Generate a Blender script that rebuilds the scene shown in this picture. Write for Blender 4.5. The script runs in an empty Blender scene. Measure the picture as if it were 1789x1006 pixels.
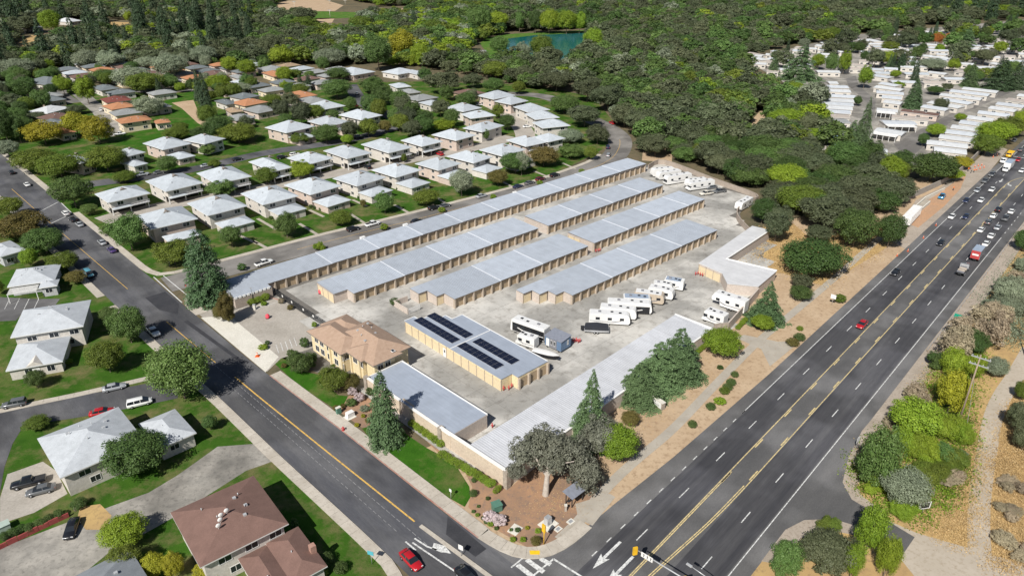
import bpy, math, random
import numpy as np
from mathutils import Matrix, Vector
R = math.radians
random.seed(11)
rng = np.random.default_rng(11)
sc = bpy.context.scene
col = sc.collection

# ---------------------------------------------------------------- camera, sky, sun, exposure
FPX, HOR, CAMH = 1240.0, -115.0, 90.0            # focal length in photo pixels, horizon row, flying height
PITCH = math.atan2(503 - HOR, FPX)
cam = bpy.data.cameras.new('camera'); camo = bpy.data.objects.new('camera', cam); col.objects.link(camo)
cam.sensor_width = 36; cam.lens = 36 * FPX / 1789; cam.clip_start = 1; cam.clip_end = 9000
camo.location = (0, 0, CAMH); camo.rotation_euler = (math.pi / 2 - PITCH, 0, 0)
sc.camera = camo
SUN_EL, SUN_AZ = 44.0, 64.0 + 180.0              # azimuth of the direction towards the sun, counter-clockwise from +x
wd = bpy.data.worlds.new('World'); sc.world = wd; wd.use_nodes = True
nt = wd.node_tree; nt.nodes.clear()
sky = nt.nodes.new('ShaderNodeTexSky'); sky.sky_type = 'NISHITA'; sky.sun_disc = False
sky.sun_elevation = R(SUN_EL); sky.sun_rotation = R(90 - SUN_AZ); sky.altitude = 100; sky.air_density = 1.0; sky.dust_density = 1.0; sky.ozone_density = 1.2
bg = nt.nodes.new('ShaderNodeBackground'); bg.inputs[1].default_value = 0.05
wo = nt.nodes.new('ShaderNodeOutputWorld')
nt.links.new(sky.outputs[0], bg.inputs[0]); nt.links.new(bg.outputs[0], wo.inputs[0])
sl = bpy.data.lights.new('sun', 'SUN'); sl.energy = 5.0; sl.angle = R(0.53); sl.color = (1.0, 0.965, 0.90)
so = bpy.data.objects.new('sun', sl); col.objects.link(so)
sd = Vector((math.cos(R(SUN_EL)) * math.cos(R(SUN_AZ)), math.cos(R(SUN_EL)) * math.sin(R(SUN_AZ)), math.sin(R(SUN_EL))))
so.rotation_euler = sd.to_track_quat('Z', 'Y').to_euler(); so.location = (0, 0, 300)
sc.view_settings.view_transform = 'Standard'; sc.view_settings.look = 'None'
sc.view_settings.gamma = 1; sc.view_settings.use_curve_mapping = False; sc.view_settings.exposure = 0.18
sc.cycles.max_bounces = 5; sc.cycles.diffuse_bounces = 2; sc.cycles.glossy_bounces = 2; sc.cycles.transparent_max_bounces = 4
sc.cycles.transmission_bounces = 2; sc.cycles.use_denoising = True

# ---------------------------------------------------------------- pixels -> places
SP, CP = math.sin(PITCH), math.cos(PITCH)
def G(x, y, z=0.0):
    """photo pixel -> (X, Y) on the level plane at height z"""
    u = (x - 894.5) / FPX; v = (503 - y) / FPX
    t = (z - CAMH) / (-SP + v * CP)
    return (u * t, (CP + v * SP) * t)
def P(X, Y, Z):
    zc = Y * CP - (Z - CAMH) * SP; yc = Y * SP + (Z - CAMH) * CP
    return 894.5 + FPX * X / zc, 503 - FPX * yc / zc, zc
KX = [0, 450, 900, 1340]; KY = [0, 250, 500, 753]
def K(c, x, y):
    """study crop c (1..16, four to a row, enlarged 3.976 times) -> photo pixel"""
    return KX[(c - 1) % 4] + x / 3.976, KY[(c - 1) // 4] + y / 3.976
A0 = R(44.0); CA, SA = math.cos(A0), math.sin(A0)
def UV(u, v): return (u * CA - v * SA, u * SA + v * CA)     # site grid: u along the storage rows, v up the side street
A1 = R(47.2)
def ST(s, t): return (s * math.cos(A1) - t * math.sin(A1), s * math.sin(A1) + t * math.cos(A1))   # highway grid

# ---------------------------------------------------------------- objects
def tag(o, label=None, cat=None, group=None, kind=None):
    if label: o['label'] = label
    if cat: o['category'] = cat
    if group: o['group'] = group
    if kind: o['kind'] = kind
    return o
def thing(name, label, cat, loc=(0, 0, 0), rz=0.0, group=None):
    o = bpy.data.objects.new(name, None); col.objects.link(o); o.empty_display_size = 0.5
    o.location = (loc[0], loc[1], loc[2] if len(loc) > 2 else 0); o.rotation_euler = (0, 0, rz)
    return tag(o, label, cat, group)
def place(name, me, parent=None, loc=(0, 0, 0), rz=0.0, scale=None, mat=None):
    o = bpy.data.objects.new(name, me); col.objects.link(o)
    if parent: o.parent = parent
    o.location = (loc[0], loc[1], loc[2] if len(loc) > 2 else 0)
    if rz: o.rotation_euler = (0, 0, rz)
    if scale: o.scale = scale
    if mat: setmat(o, mat)
    return o
def setmat(o, m, i=0):
    o.material_slots[i].link = 'OBJECT'; o.material_slots[i].material = m
def copy_tree(o, parent=None):
    c = o.copy(); col.objects.link(c)
    if parent: c.parent = parent
    for ch in list(o.children): copy_tree(ch, c)
    return c
class MB:
    def __init__(s): s.v = []; s.f = []; s.m = []; s.sm = []
    def add(s, vs, fs, m=0, smooth=False):
        n = len(s.v); s.v += [tuple(q) for q in vs]
        for f in fs: s.f.append([n + i for i in f]); s.m.append(m); s.sm.append(smooth)
        return s
    def quad(s, a, b, c, d, m=0): return s.add([a, b, c, d], [(0, 1, 2, 3)], m)
    def box(s, x0, x1, y0, y1, z0, z1, m=0):
        return s.add([(x0, y0, z0), (x1, y0, z0), (x1, y1, z0), (x0, y1, z0), (x0, y0, z1), (x1, y0, z1), (x1, y1, z1), (x0, y1, z1)],
                     [(0, 3, 2, 1), (4, 5, 6, 7), (0, 1, 5, 4), (1, 2, 6, 5), (2, 3, 7, 6), (3, 0, 4, 7)], m)
    def prism(s, poly, z0, z1, m=0, mt=None):
        n = len(poly)
        a = sum(poly[i][0] * poly[(i + 1) % n][1] - poly[(i + 1) % n][0] * poly[i][1] for i in range(n))
        if a < 0: poly = poly[::-1]
        vs = [(p[0], p[1], z0) for p in poly] + [(p[0], p[1], z1) for p in poly]
        s.add(vs, [(i, (i + 1) % n, n + (i + 1) % n, n + i) for i in range(n)], m)
        k = len(s.v) - 2 * n
        s.f.append([k + n + i for i in range(n)]); s.m.append(m if mt is None else mt); s.sm.append(False)
        s.f.append([k + n - 1 - i for i in range(n)]); s.m.append(m); s.sm.append(False)
        return s
    def flat(s, poly, z, m=0):
        n = len(poly)
        a = sum(poly[i][0] * poly[(i + 1) % n][1] - poly[(i + 1) % n][0] * poly[i][1] for i in range(n))
        if a < 0: poly = poly[::-1]
        return s.add([(p[0], p[1], z) for p in poly], [tuple(range(n))], m)
    def tube(s, a, b, r0, r1=None, n=8, m=0, cap=True):
        a = Vector(a); b = Vector(b); r1 = r0 if r1 is None else r1
        d = (b - a).normalized(); q = d.to_track_quat('Z', 'Y'); vs = []
        for c, r in ((a, r0), (b, r1)):
            for i in range(n):
                t = 2 * math.pi * i / n; vs.append(c + q @ Vector((r * math.cos(t), r * math.sin(t), 0)))
        fs = [(i, (i + 1) % n, n + (i + 1) % n, n + i) for i in range(n)]
        if cap: fs += [tuple(range(n))[::-1], tuple(range(n, 2 * n))]
        return s.add(vs, fs, m, n > 6)
    def ball(s, c, rx, ry, rz, n=10, k=6, m=0, half=False):
        vs = []; fs = []
        for j in range(k + 1):
            ph = (math.pi / 2 if half else math.pi) * j / k
            for i in range(n):
                t = 2 * math.pi * i / n
                vs.append((c[0] + rx * math.sin(ph) * math.cos(t), c[1] + ry * math.sin(ph) * math.sin(t), c[2] + rz * math.cos(ph)))
        for j in range(k):
            for i in range(n): fs.append((j * n + i, (j + 1) * n + i, (j + 1) * n + (i + 1) % n, j * n + (i + 1) % n))
        return s.add(vs, fs, m, True)
    def mesh(s, name, mats):
        me = bpy.data.meshes.new(name); me.from_pydata(s.v, [], s.f)
        for m in (mats if isinstance(mats, (list, tuple)) else [mats]): me.materials.append(m)
        me.polygons.foreach_set('material_index', s.m); me.polygons.foreach_set('use_smooth', s.sm)
        me.update(); return me
    def put(s, name, mats, parent=None, **k): return place(name, s.mesh(name, mats), parent, **k)
def struct(name, mb, mats, label=None):
    o = mb.put(name, mats); o['kind'] = 'structure'
    if label: o['label'] = label
    return o

# ---------------------------------------------------------------- materials
def newmat(name):
    m = bpy.data.materials.new(name); m.use_nodes = True
    n = m.node_tree; b = n.nodes['Principled BSDF']
    return m, n, b
def c4(c): return (c[0], c[1], c[2], 1)
def mixrgb(n, fac, a, b, mode='MIX'):
    x = n.nodes.new('ShaderNodeMix'); x.data_type = 'RGBA'; x.blend_type = mode
    for sk, v in ((0, fac), (6, a), (7, b)):
        if hasattr(v, 'is_linked'): n.links.new(v, x.inputs[sk])
        elif sk == 0: x.inputs[0].default_value = v
        else: x.inputs[sk].default_value = c4(v)
    return x.outputs[2]
def noise(n, scale, detail=4, rough=0.6, vec=None, dist=0):
    x = n.nodes.new('ShaderNodeTexNoise'); x.inputs['Scale'].default_value = scale; x.inputs['Detail'].default_value = detail
    x.inputs['Roughness'].default_value = rough; x.inputs['Distortion'].default_value = dist
    if vec is not None: n.links.new(vec, x.inputs['Vector'])
    return x.outputs['Fac']
def ramp(n, fac, *stops):
    x = n.nodes.new('ShaderNodeValToRGB'); e = x.color_ramp.elements
    while len(e) < len(stops): e.new(0.5)
    for k, (p, c) in enumerate(stops):
        e[k].position = p; e[k].color = c4(c) if isinstance(c, tuple) else (c, c, c, 1)
    n.links.new(fac, x.inputs[0]); return x.outputs[0]
def wpos(n, rot=0.0, scale=(1, 1, 1)):
    g = n.nodes.new('ShaderNodeNewGeometry'); mp = n.nodes.new('ShaderNodeMapping')
    mp.vector_type = 'POINT'; r = n.nodes.new('ShaderNodeVectorRotate'); r.rotation_type = 'Z_AXIS'; r.inputs['Angle'].default_value = rot
    n.links.new(g.outputs['Position'], r.inputs['Vector']); n.links.new(r.outputs[0], mp.inputs[0]); mp.inputs['Scale'].default_value = scale
    return mp.outputs[0]
def surf(name, c1, c2, scale=0.3, c3=None, scale2=3.0, rough=0.85, bump=0.0, spec=0.3, rot=0.0, stretch=(1, 1, 1), objvar=0.0, metal=0.0, lo=0.35, hi=0.65):
    """two-tone patchy surface with finer mottling; all coordinates are world metres"""
    m, n, b = newmat(name); p = wpos(n, rot, stretch)
    big = ramp(n, noise(n, scale, 5, 0.62, p), (lo, 0.0), (hi, 1.0))
    cc = mixrgb(n, big, c1, c2)
    fine = noise(n, scale2, 4, 0.7, p)
    if c3: cc = mixrgb(n, ramp(n, fine, (0.5, 0.0), (0.72, 1.0)), cc, c3)
    else: cc = mixrgb(n, 1.0, cc, ramp(n, fine, (0.25, 0.8), (0.75, 1.2)), 'MULTIPLY')
    if objvar:
        oi = n.nodes.new('ShaderNodeObjectInfo')
        cc = mixrgb(n, 1.0, cc, ramp(n, oi.outputs['Random'], (0.0, 1 - objvar), (1.0, 1 + objvar)), 'MULTIPLY')
    n.links.new(cc, b.inputs['Base Color']); b.inputs['Roughness'].default_value = rough; b.inputs['Metallic'].default_value = metal
    b.inputs['Specular IOR Level'].default_value = spec
    if bump:
        bp = n.nodes.new('ShaderNodeBump'); bp.inputs['Strength'].default_value = 0.6; bp.inputs['Distance'].default_value = bump
        n.links.new(fine, bp.inputs['Height']); n.links.new(bp.outputs[0], b.inputs['Normal'])
    return m
def plain(name, c, rough=0.5, spec=0.4, metal=0.0, coat=0.0, var=0.12, scale=1.5):
    m, n, b = newmat(name); tc = n.nodes.new('ShaderNodeTexCoord')
    f = noise(n, scale, 3, 0.6, tc.outputs['Object'])
    n.links.new(mixrgb(n, 1.0, c, ramp(n, f, (0.3, 1 - var), (0.7, 1 + var)), 'MULTIPLY'), b.inputs['Base Color'])
    b.inputs['Roughness'].default_value = rough; b.inputs['Specular IOR Level'].default_value = spec; b.inputs['Metallic'].default_value = metal
    b.inputs['Coat Weight'].default_value = coat; b.inputs['Coat Roughness'].default_value = 0.08
    return m
def paint(name, c, wear=0.35, rot=0.0):
    """road paint with worn gaps showing the asphalt"""
    m, n, b = newmat(name); p = wpos(n)
    f = ramp(n, noise(n, 2.2, 6, 0.75, p), (0.62 - wear * 0.35, 0.0), (0.74, 1.0))
    n.links.new(mixrgb(n, f, c, (0.07, 0.07, 0.072)), b.inputs['Base Color']); b.inputs['Roughness'].default_value = 0.7
    return m
def cracked(m, scale=0.28, width=0.012, dark=0.45):
    """thin sealed cracks wandering over an asphalt surface"""
    n = m.node_tree; b = n.nodes['Principled BSDF']; src = b.inputs['Base Color'].links[0].from_socket
    v = n.nodes.new('ShaderNodeTexVoronoi'); v.feature = 'DISTANCE_TO_EDGE'; v.inputs['Scale'].default_value = scale
    p = wpos(n); ns = n.nodes.new('ShaderNodeTexNoise'); ns.inputs['Scale'].default_value = .7; ns.inputs['Detail'].default_value = 4; n.links.new(p, ns.inputs['Vector'])
    ad = n.nodes.new('ShaderNodeVectorMath'); ad.operation = 'MULTIPLY_ADD'; ad.inputs[1].default_value = (2.2, 2.2, 0); n.links.new(ns.outputs['Color'], ad.inputs[0]); n.links.new(p, ad.inputs[2]); n.links.new(ad.outputs[0], v.inputs['Vector'])
    mk = mixrgb(n, 1.0, ramp(n, v.outputs['Distance'], (0.0, dark), (width, 1.0)), ramp(n, noise(n, .05, 3, .6, p), (.42, 1.6), (.55, 1.0)), 'LIGHTEN')
    n.links.new(mixrgb(n, 1.0, src, mk, 'MULTIPLY'), b.inputs['Base Color']); return m
M = {}
M['asphalt'] = surf('asphalt', (0.082, 0.081, 0.083), (0.115, 0.112, 0.111), 0.10, None, 5.0, 0.9, 0.004, stretch=(0.4, 1.6, 1), rot=-A1)
M['asphalt_lane'] = surf('asphalt_lane', (0.042, 0.042, 0.048), (0.076, 0.075, 0.079), 0.16, None, 4.0, 0.85, 0.003, rot=-A1, stretch=(0.10, 2.2, 1))
M['asphalt_street'] = surf('asphalt_street', (0.052, 0.053, 0.060), (0.092, 0.091, 0.094), 0.12, None, 4.0, 0.9, 0.003, rot=-A0, stretch=(1.8, 0.25, 1))
cracked(M['asphalt_street'], .2, .02, .55); cracked(M['asphalt'], .15, .015, .6); cracked(M['asphalt_lane'], .09, .009, .6)
M['asphalt_old'] = surf('asphalt_old', (0.12, 0.113, 0.105), (0.165, 0.155, 0.145), 0.12, None, 4.0, 0.95, 0.004, rot=-A0, stretch=(0.3, 1.6, 1))
M['asphalt_worn'] = surf('asphalt_worn', (0.165, 0.156, 0.14), (0.26, 0.242, 0.215), 0.25, (0.125, 0.118, 0.106), 1.2, 0.95, 0.006)
cracked(M['asphalt_old'], .2); cracked(M['asphalt_worn'], .5, .03, .6)
M['asphalt_patch'] = surf('asphalt_patch', (0.036, 0.037, 0.043), (0.05, 0.05, 0.056), 0.3, None, 5, 0.9)
M['yard'] = surf('yard_concrete', (0.265, 0.256, 0.238), (0.36, 0.347, 0.322), 0.08, (0.20, 0.188, 0.17), 0.45, 0.9, 0.002, objvar=0.05)
cracked(M['yard'], .07, .004, .7)
M['yard_joint'] = surf('yard_joint', (0.14, 0.13, 0.118), (0.17, 0.158, 0.142), 0.5)
M['drive'] = surf('driveway_concrete', (0.33, 0.30, 0.26), (0.42, 0.385, 0.34), 0.15, None, 2.0, 0.9, 0.002)
M['walk'] = surf('sidewalk_concrete', (0.42, 0.375, 0.315), (0.52, 0.475, 0.41), 0.25, (0.36, 0.32, 0.27), 1.8, 0.9, 0.002, objvar=0.06)
M['walk_new'] = surf('new_concrete', (0.6, 0.57, 0.5), (0.66, 0.63, 0.56), 0.3, None, 3, 0.9)
M['path'] = surf('path_concrete', (0.36, 0.325, 0.275), (0.43, 0.39, 0.33), 0.3, (0.33, 0.28, 0.22), 1.2, 0.95, 0.003)
M['white'] = paint('white_road_paint', (0.72, 0.72, 0.70), 0.5)
M['white_worn'] = paint('worn_white_road_paint', (0.42, 0.42, 0.42), 0.8)
M['yellow'] = paint('yellow_road_paint', (0.70, 0.43, 0.10), 0.4)
M['yellow_pale'] = paint('pale_yellow_road_paint', (0.70, 0.55, 0.26), 0.5)
M['red_kerb'] = surf('red_kerb_paint', (0.36, 0.17, 0.14), (0.42, 0.29, 0.24), 0.8, None, 3, 0.7)
M['yellow_pad'] = plain('yellow_tactile_pad', (0.80, 0.50, 0.02), 0.6)
M['ground'] = surf('ground_soil', (0.10, 0.088, 0.055), (0.17, 0.13, 0.075), 0.05, (0.06, 0.068, 0.03), 0.35, 1.0, 0.03)
M['dry'] = surf('dry_grass', (0.50, 0.345, 0.145), (0.40, 0.265, 0.125), 0.12, (0.28, 0.19, 0.10), 0.9, 1.0, 0.03)
M['dirt'] = surf('bare_dirt', (0.42, 0.30, 0.19), (0.50, 0.375, 0.25), 0.12, (0.29, 0.195, 0.12), 0.9, 1.0, 0.02)
M['mulch'] = surf('leaf_mulch', (0.25, 0.165, 0.115), (0.38, 0.225, 0.135), 0.14, (0.20, 0.15, 0.125), 0.9, 1.0, 0.03)
M['orange_dirt'] = surf('orange_construction_dirt', (0.48, 0.28, 0.16), (0.40, 0.26, 0.17), 0.15, None, 1.5, 1.0, 0.02)
M['gravel'] = surf('gravel_shoulder', (0.33, 0.28, 0.225), (0.42, 0.36, 0.30), 0.2, (0.24, 0.19, 0.15), 2.0, 1.0, 0.02)
M['lane_gravel'] = surf('gravel_lane', (0.40, 0.345, 0.275), (0.47, 0.41, 0.335), 0.12, (0.33, 0.27, 0.20), 1.2, 1.0, 0.02)
def lawn_mat(name, g1, g2, dry, amt):
    m, n, b = newmat(name); p = wpos(n)
    cc = mixrgb(n, ramp(n, noise(n, 0.25, 4, 0.6, p), (0.35, 0.0), (0.65, 1.0)), g1, g2)
    cc = mixrgb(n, ramp(n, noise(n, 0.12, 7, 0.72, p), (1 - amt - 0.10, 0.0), (1 - amt + 0.12, 1.0)), cc, dry)
    f = noise(n, 6.0, 4, 0.8, p)
    n.links.new(mixrgb(n, 1.0, cc, ramp(n, f, (0.3, 0.62), (0.7, 1.35)), 'MULTIPLY'), b.inputs['Base Color'])
    b.inputs['Roughness'].default_value = 1.0; b.inputs['Specular IOR Level'].default_value = 0.1
    bp = n.nodes.new('ShaderNodeBump'); bp.inputs['Distance'].default_value = 0.05; n.links.new(f, bp.inputs['Height']); n.links.new(bp.outputs[0], b.inputs['Normal'])
    return m
M['lawn'] = lawn_mat('lawn_grass', (0.030, 0.085, 0.008), (0.050, 0.118, 0.013), (0.19, 0.155, 0.075), 0.44)
M['lawn_rich'] = lawn_mat('watered_grass', (0.028, 0.095, 0.007), (0.044, 0.128, 0.011), (0.14, 0.14, 0.05), 0.42)
M['lawn_far'] = lawn_mat('park_grass', (0.06, 0.14, 0.02), (0.09, 0.18, 0.03), (0.24, 0.18, 0.08), 0.38)
M['beige'] = surf('beige_stucco', (0.54, 0.44, 0.34), (0.58, 0.48, 0.375), 0.3, None, 2.5, 0.9, 0.003)
M['pink_beige'] = surf('pinkish_stucco', (0.49, 0.42, 0.365), (0.53, 0.46, 0.405), 0.4, None, 2.5, 0.9, 0.003)
M['cream'] = surf('cream_stucco', (0.70, 0.58, 0.36), (0.73, 0.61, 0.40), 0.4, None, 2.5, 0.9, 0.003)
M['tan_door'] = plain('tan_roller_door', (0.40, 0.305, 0.20), 0.55, 0.4, var=0.05)
M['lit_door'] = plain('sunlit_roller_door', (0.66, 0.545, 0.36), 0.55, 0.4, var=0.04)  # sunlit copy of the tan roller door, sunlight painted into the colour
M['pier'] = surf('pier_block', (0.43, 0.355, 0.28), (0.48, 0.40, 0.32), 0.8, None, 3, 0.9)
M['fascia'] = plain('dark_fascia', (0.22, 0.19, 0.165), 0.6)
M['coping'] = plain('white_coping', (0.78, 0.77, 0.75), 0.5, var=0.04)
def roofmetal(name, c, var=0.06):
    m, n, b = newmat(name); p = wpos(n, -A0)
    oi = n.nodes.new('ShaderNodeObjectInfo')
    cc = mixrgb(n, 1.0, c, ramp(n, oi.outputs['Random'], (0.0, 1 - var), (1.0, 1 + var)), 'MULTIPLY')
    cc = mixrgb(n, 1.0, cc, ramp(n, noise(n, 0.35, 5, 0.65, p), (0.3, 0.9), (0.7, 1.07)), 'MULTIPLY')
    cc = mixrgb(n, 1.0, cc, ramp(n, noise(n, 0.9, 5, 0.7, wpos(n, -A0, (1.6, 0.10, 1))), (0.32, 0.92), (0.62, 1.04)), 'MULTIPLY')
    cc = mixrgb(n, ramp(n, noise(n, 0.5, 6, 0.75, wpos(n, -A0, (1.2, 0.35, 1))), (0.68, 0.0), (0.82, 0.28)), cc, (0.27, 0.235, 0.20))
    n.links.new(cc, b.inputs['Base Color']); b.inputs['Roughness'].default_value = 0.55; b.inputs['Metallic'].default_value = 0.0; b.inputs['Specular IOR Level'].default_value = 0.45
    return m
M['roof_metal'] = roofmetal('galvanised_roof', (0.38, 0.415, 0.47), 0.09)
M['roof_pale'] = roofmetal('pale_ribbed_roof', (0.50, 0.51, 0.54))
M['roof_flat'] = roofmetal('flat_grey_roof', (0.33, 0.37, 0.44), 0.03)
M['roof_foam'] = roofmetal('white_membrane_roof', (0.60, 0.60, 0.61), 0.02)
M['blockwall'] = surf('block_wall', (0.34, 0.285, 0.24), (0.40, 0.335, 0.28), 0.5, None, 3, 0.95, 0.004)
M['retaining'] = surf('retaining_wall', (0.30, 0.27, 0.24), (0.37, 0.335, 0.30), 0.5, None, 3, 0.95, 0.004)
M['stone'] = surf('stone_veneer', (0.40, 0.34, 0.28), (0.27, 0.23, 0.19), 1.2, (0.5, 0.45, 0.38), 3.5, 0.95, 0.02)
M['black_metal'] = plain('black_metal', (0.035, 0.037, 0.04), 0.45)
M['steel'] = plain('galvanised_steel', (0.55, 0.56, 0.57), 0.4, 0.5, 0.3)
M['red_paint'] = plain('red_paint', (0.45, 0.06, 0.06), 0.5)
M['pink_red'] = plain('bright_red_plastic', (0.70, 0.07, 0.10), 0.45)
M['orange'] = plain('orange_plastic', (0.85, 0.16, 0.03), 0.5)
M['glass'] = plain('dark_glass', (0.02, 0.024, 0.03), 0.08, 0.6, var=0.02)
M['trim_white'] = plain('white_trim', (0.75, 0.74, 0.72), 0.5, var=0.05)
# ================================================================ the setting
struct('ground', MB().flat([(-1900, -150), (1900, -150), (1900, 1900), (-1900, 1900)], 0), M['ground'])
def patch(name, poly, z, m): return struct(name, MB().flat(poly, z), M[m])
def gp(*pts): return [G(*p) for p in pts]
def strip(line, w0, w1):
    """polyline -> polygon between offsets w0 (left) and w1 (right)"""
    out = ([], [])
    for i, p in enumerate(line):
        a = line[max(0, i - 1)]; b = line[min(len(line) - 1, i + 1)]
        dx, dy = b[0] - a[0], b[1] - a[1]; l = math.hypot(dx, dy); nx, ny = -dy / l, dx / l
        out[0].append((p[0] + nx * w0, p[1] + ny * w0)); out[1].append((p[0] + nx * w1, p[1] + ny * w1))
    return out[0] + out[1][::-1]
def resample(line, step):
    out = []; 
    d = [0]
    for a, b in zip(line, line[1:]): d.append(d[-1] + math.dist(a, b))
    n = max(1, round(d[-1] / step))
    for k in range(n + 1):
        t = d[-1] * k / n; i = max(j for j in range(len(d)) if d[j] <= t + 1e-6); i = min(i, len(line) - 2)
        f = (t - d[i]) / (d[i + 1] - d[i]); out.append((line[i][0] + (line[i + 1][0] - line[i][0]) * f, line[i][1] + (line[i + 1][1] - line[i][1]) * f))
    return out
def smoothline(pts, n=6):
    out = []
    for i in range(len(pts) - 1):
        p0 = pts[max(0, i - 1)]; p1 = pts[i]; p2 = pts[i + 1]; p3 = pts[min(len(pts) - 1, i + 2)]
        for k in range(n):
            t = k / n
            out.append(tuple(0.5 * (2 * p1[j] + (p2[j] - p0[j]) * t + (2 * p0[j] - 5 * p1[j] + 4 * p2[j] - p3[j]) * t * t + (3 * p1[j] - p0[j] - 3 * p2[j] + p3[j]) * t ** 3) for j in (0, 1)))
    return out + [pts[-1]]
# ground cover of the neighbourhoods
patch('lawn', [UV(*p) for p in [(53.5, 205), (60, 204), (187, 193), (216, 195), (262, 206), (300, 232), (345, 285), (345, 340), (300, 400), (250, 440), (160, 480), (100, 560), (51, 640)]], 0.01, 'lawn')
patch('lawn.001', [UV(*p) for p in [(-60, 40), (42.3, 40), (42.3, 130), (41, 200), (39, 330), (35, 640), (-160, 640)]], 0.01, 'lawn')
patch('dirt', [UV(*p) for p in [(57, 62), (66, 54), (107, 53), (200, 58), (330, 65), (330, 84), (205, 105), (140, 78), (60, 92)]], 0.01, 'dirt')
patch('dry_grass', gp((1290, 470), (1370, 478), (1440, 500), (1585, 410), (1560, 385), (1420, 420), (1385, 390), (1325, 400)), 0.02, 'dry')
patch('dirt.001', [UV(*p) for p in [(262, 170), (300, 196), (300, 215), (275, 195), (255, 181)]], 0.015, 'dirt')
patch('dry_grass.001', [ST(*p) for p in [(20, -60), (330, -60), (330, 26.6), (20, 26.6)]], 0.012, 'dry')
patch('gravel_shoulder', [ST(*p) for p in [(112, 21.5), (260, 22.5), (420, 24.8), (420, 26.6), (112, 26.6)]], 0.02, 'gravel')
patch('mulch', gp((835, 780), (893, 850), (950, 800), (1010, 780), (1050, 840), (1060, 865), (1035, 900), (985, 945), (925, 958), (850, 915), (818, 885), (825, 850), (810, 820), (770, 795), (745, 770)), 0.02, 'mulch')
patch('dirt.002', gp((1050, 840), (1090, 790), (1190, 640), (1240, 600), (1320, 612), (1340, 640), (1230, 757), (1060, 868)), 0.025, 'dirt')
# lake and park
patch('lake', gp((868, 86), (884, 78), (888, 68), (935, 62), (1022, 58), (1030, 90), (1010, 105), (985, 112), (950, 108), (900, 100)), 0.03, 'ground')
lk, n_, b_ = newmat('lake_water'); b_.inputs['Base Color'].default_value = (0.008, 0.125, 0.125, 1); b_.inputs['Roughness'].default_value = 0.12
bp_ = n_.nodes.new('ShaderNodeBump'); bp_.inputs['Distance'].default_value = 0.08; n_.links.new(noise(n_, 0.4, 4, 0.6, wpos(n_)), bp_.inputs['Height']); n_.links.new(bp_.outputs[0], b_.inputs['Normal'])
M['lake'] = lk; bpy.data.objects['lake'].data.materials[0] = lk
patch('park_lawn', gp((782, 118), (800, 122), (830, 112), (858, 108), (900, 112), (950, 118), (985, 116), (1000, 108), (985, 113), (950, 109), (900, 101), (867, 87), (884, 78), (890, 67), (1022, 57), (1024, 53), (890, 60), (850, 66), (838, 76), (850, 92), (800, 108)), 0.02, 'lawn_far')
patch('park_lawn.001', gp((490, 22), (545, 20), (630, 22), (650, 30), (560, 34), (500, 30)), 0.02, 'lawn_far')
patch('dry_grass.002', gp((470, 12), (500, 2), (560, -2), (600, 10), (585, 20), (540, 20), (480, 24)), 0.02, 'dirt')
patch('dry_grass.003', gp((655, 17), (720, 15), (725, 22), (665, 24)), 0.02, 'dirt')
patch('car_park', gp((553, 44), (585, 42), (600, 52), (565, 62), (540, 58)), 0.02, 'asphalt_worn')
patch('dry_grass.004', gp((545, 32), (585, 32), (580, 40), (552, 42)), 0.02, 'dirt')
patch('dirt_clearing', gp((1300, 225), (1330, 192), (1340, 200), (1330, 235), (1305, 240)), 0.02, 'dirt')
patch('dirt_clearing.001', gp((55, 62), (110, 66), (108, 76), (60, 84), (30, 100), (25, 80)), 0.02, 'dry')
patch('dirt_clearing.002', gp((185, 38), (235, 40), (232, 60), (190, 60)), 0.02, 'dry')
patch('dirt_clearing.003', gp((368, 22), (412, 22), (410, 28), (370, 30)), 0.02, 'dirt')
patch('lawn.002', gp((440, 128), (520, 122), (570, 132), (575, 138), (520, 146), (470, 140)), 0.02, 'lawn_rich')
patch('lawn.003', gp((288, 165), (340, 160), (345, 200), (372, 215), (360, 228), (330, 235), (290, 245), (230, 260), (200, 245), (290, 215)), 0.02, 'lawn_rich')
patch('dirt_clearing.004', gp((300, 180), (338, 175), (350, 205), (368, 213), (364, 226), (345, 215), (318, 190)), 0.03, 'dirt')
# mobile home park ground
patch('mobile_home_park', gp((1300, 105), (1480, 62), (1789, 35), (1950, 60), (1900, 130), (1760, 205), (1640, 300), (1520, 270), (1440, 235), (1415, 170)), 0.02, 'asphalt_worn')
patch('park_road', gp((1478, 138), (1495, 132), (1500, 150), (1530, 175), (1528, 200), (1516, 222), (1500, 222), (1515, 180), (1482, 150)), 0.03, 'asphalt_old')
patch('park_road.001', gp((1560, 250), (1630, 215), (1740, 158), (1770, 160), (1670, 205), (1600, 268), (1570, 262)), 0.03, 'asphalt_old')
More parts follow.
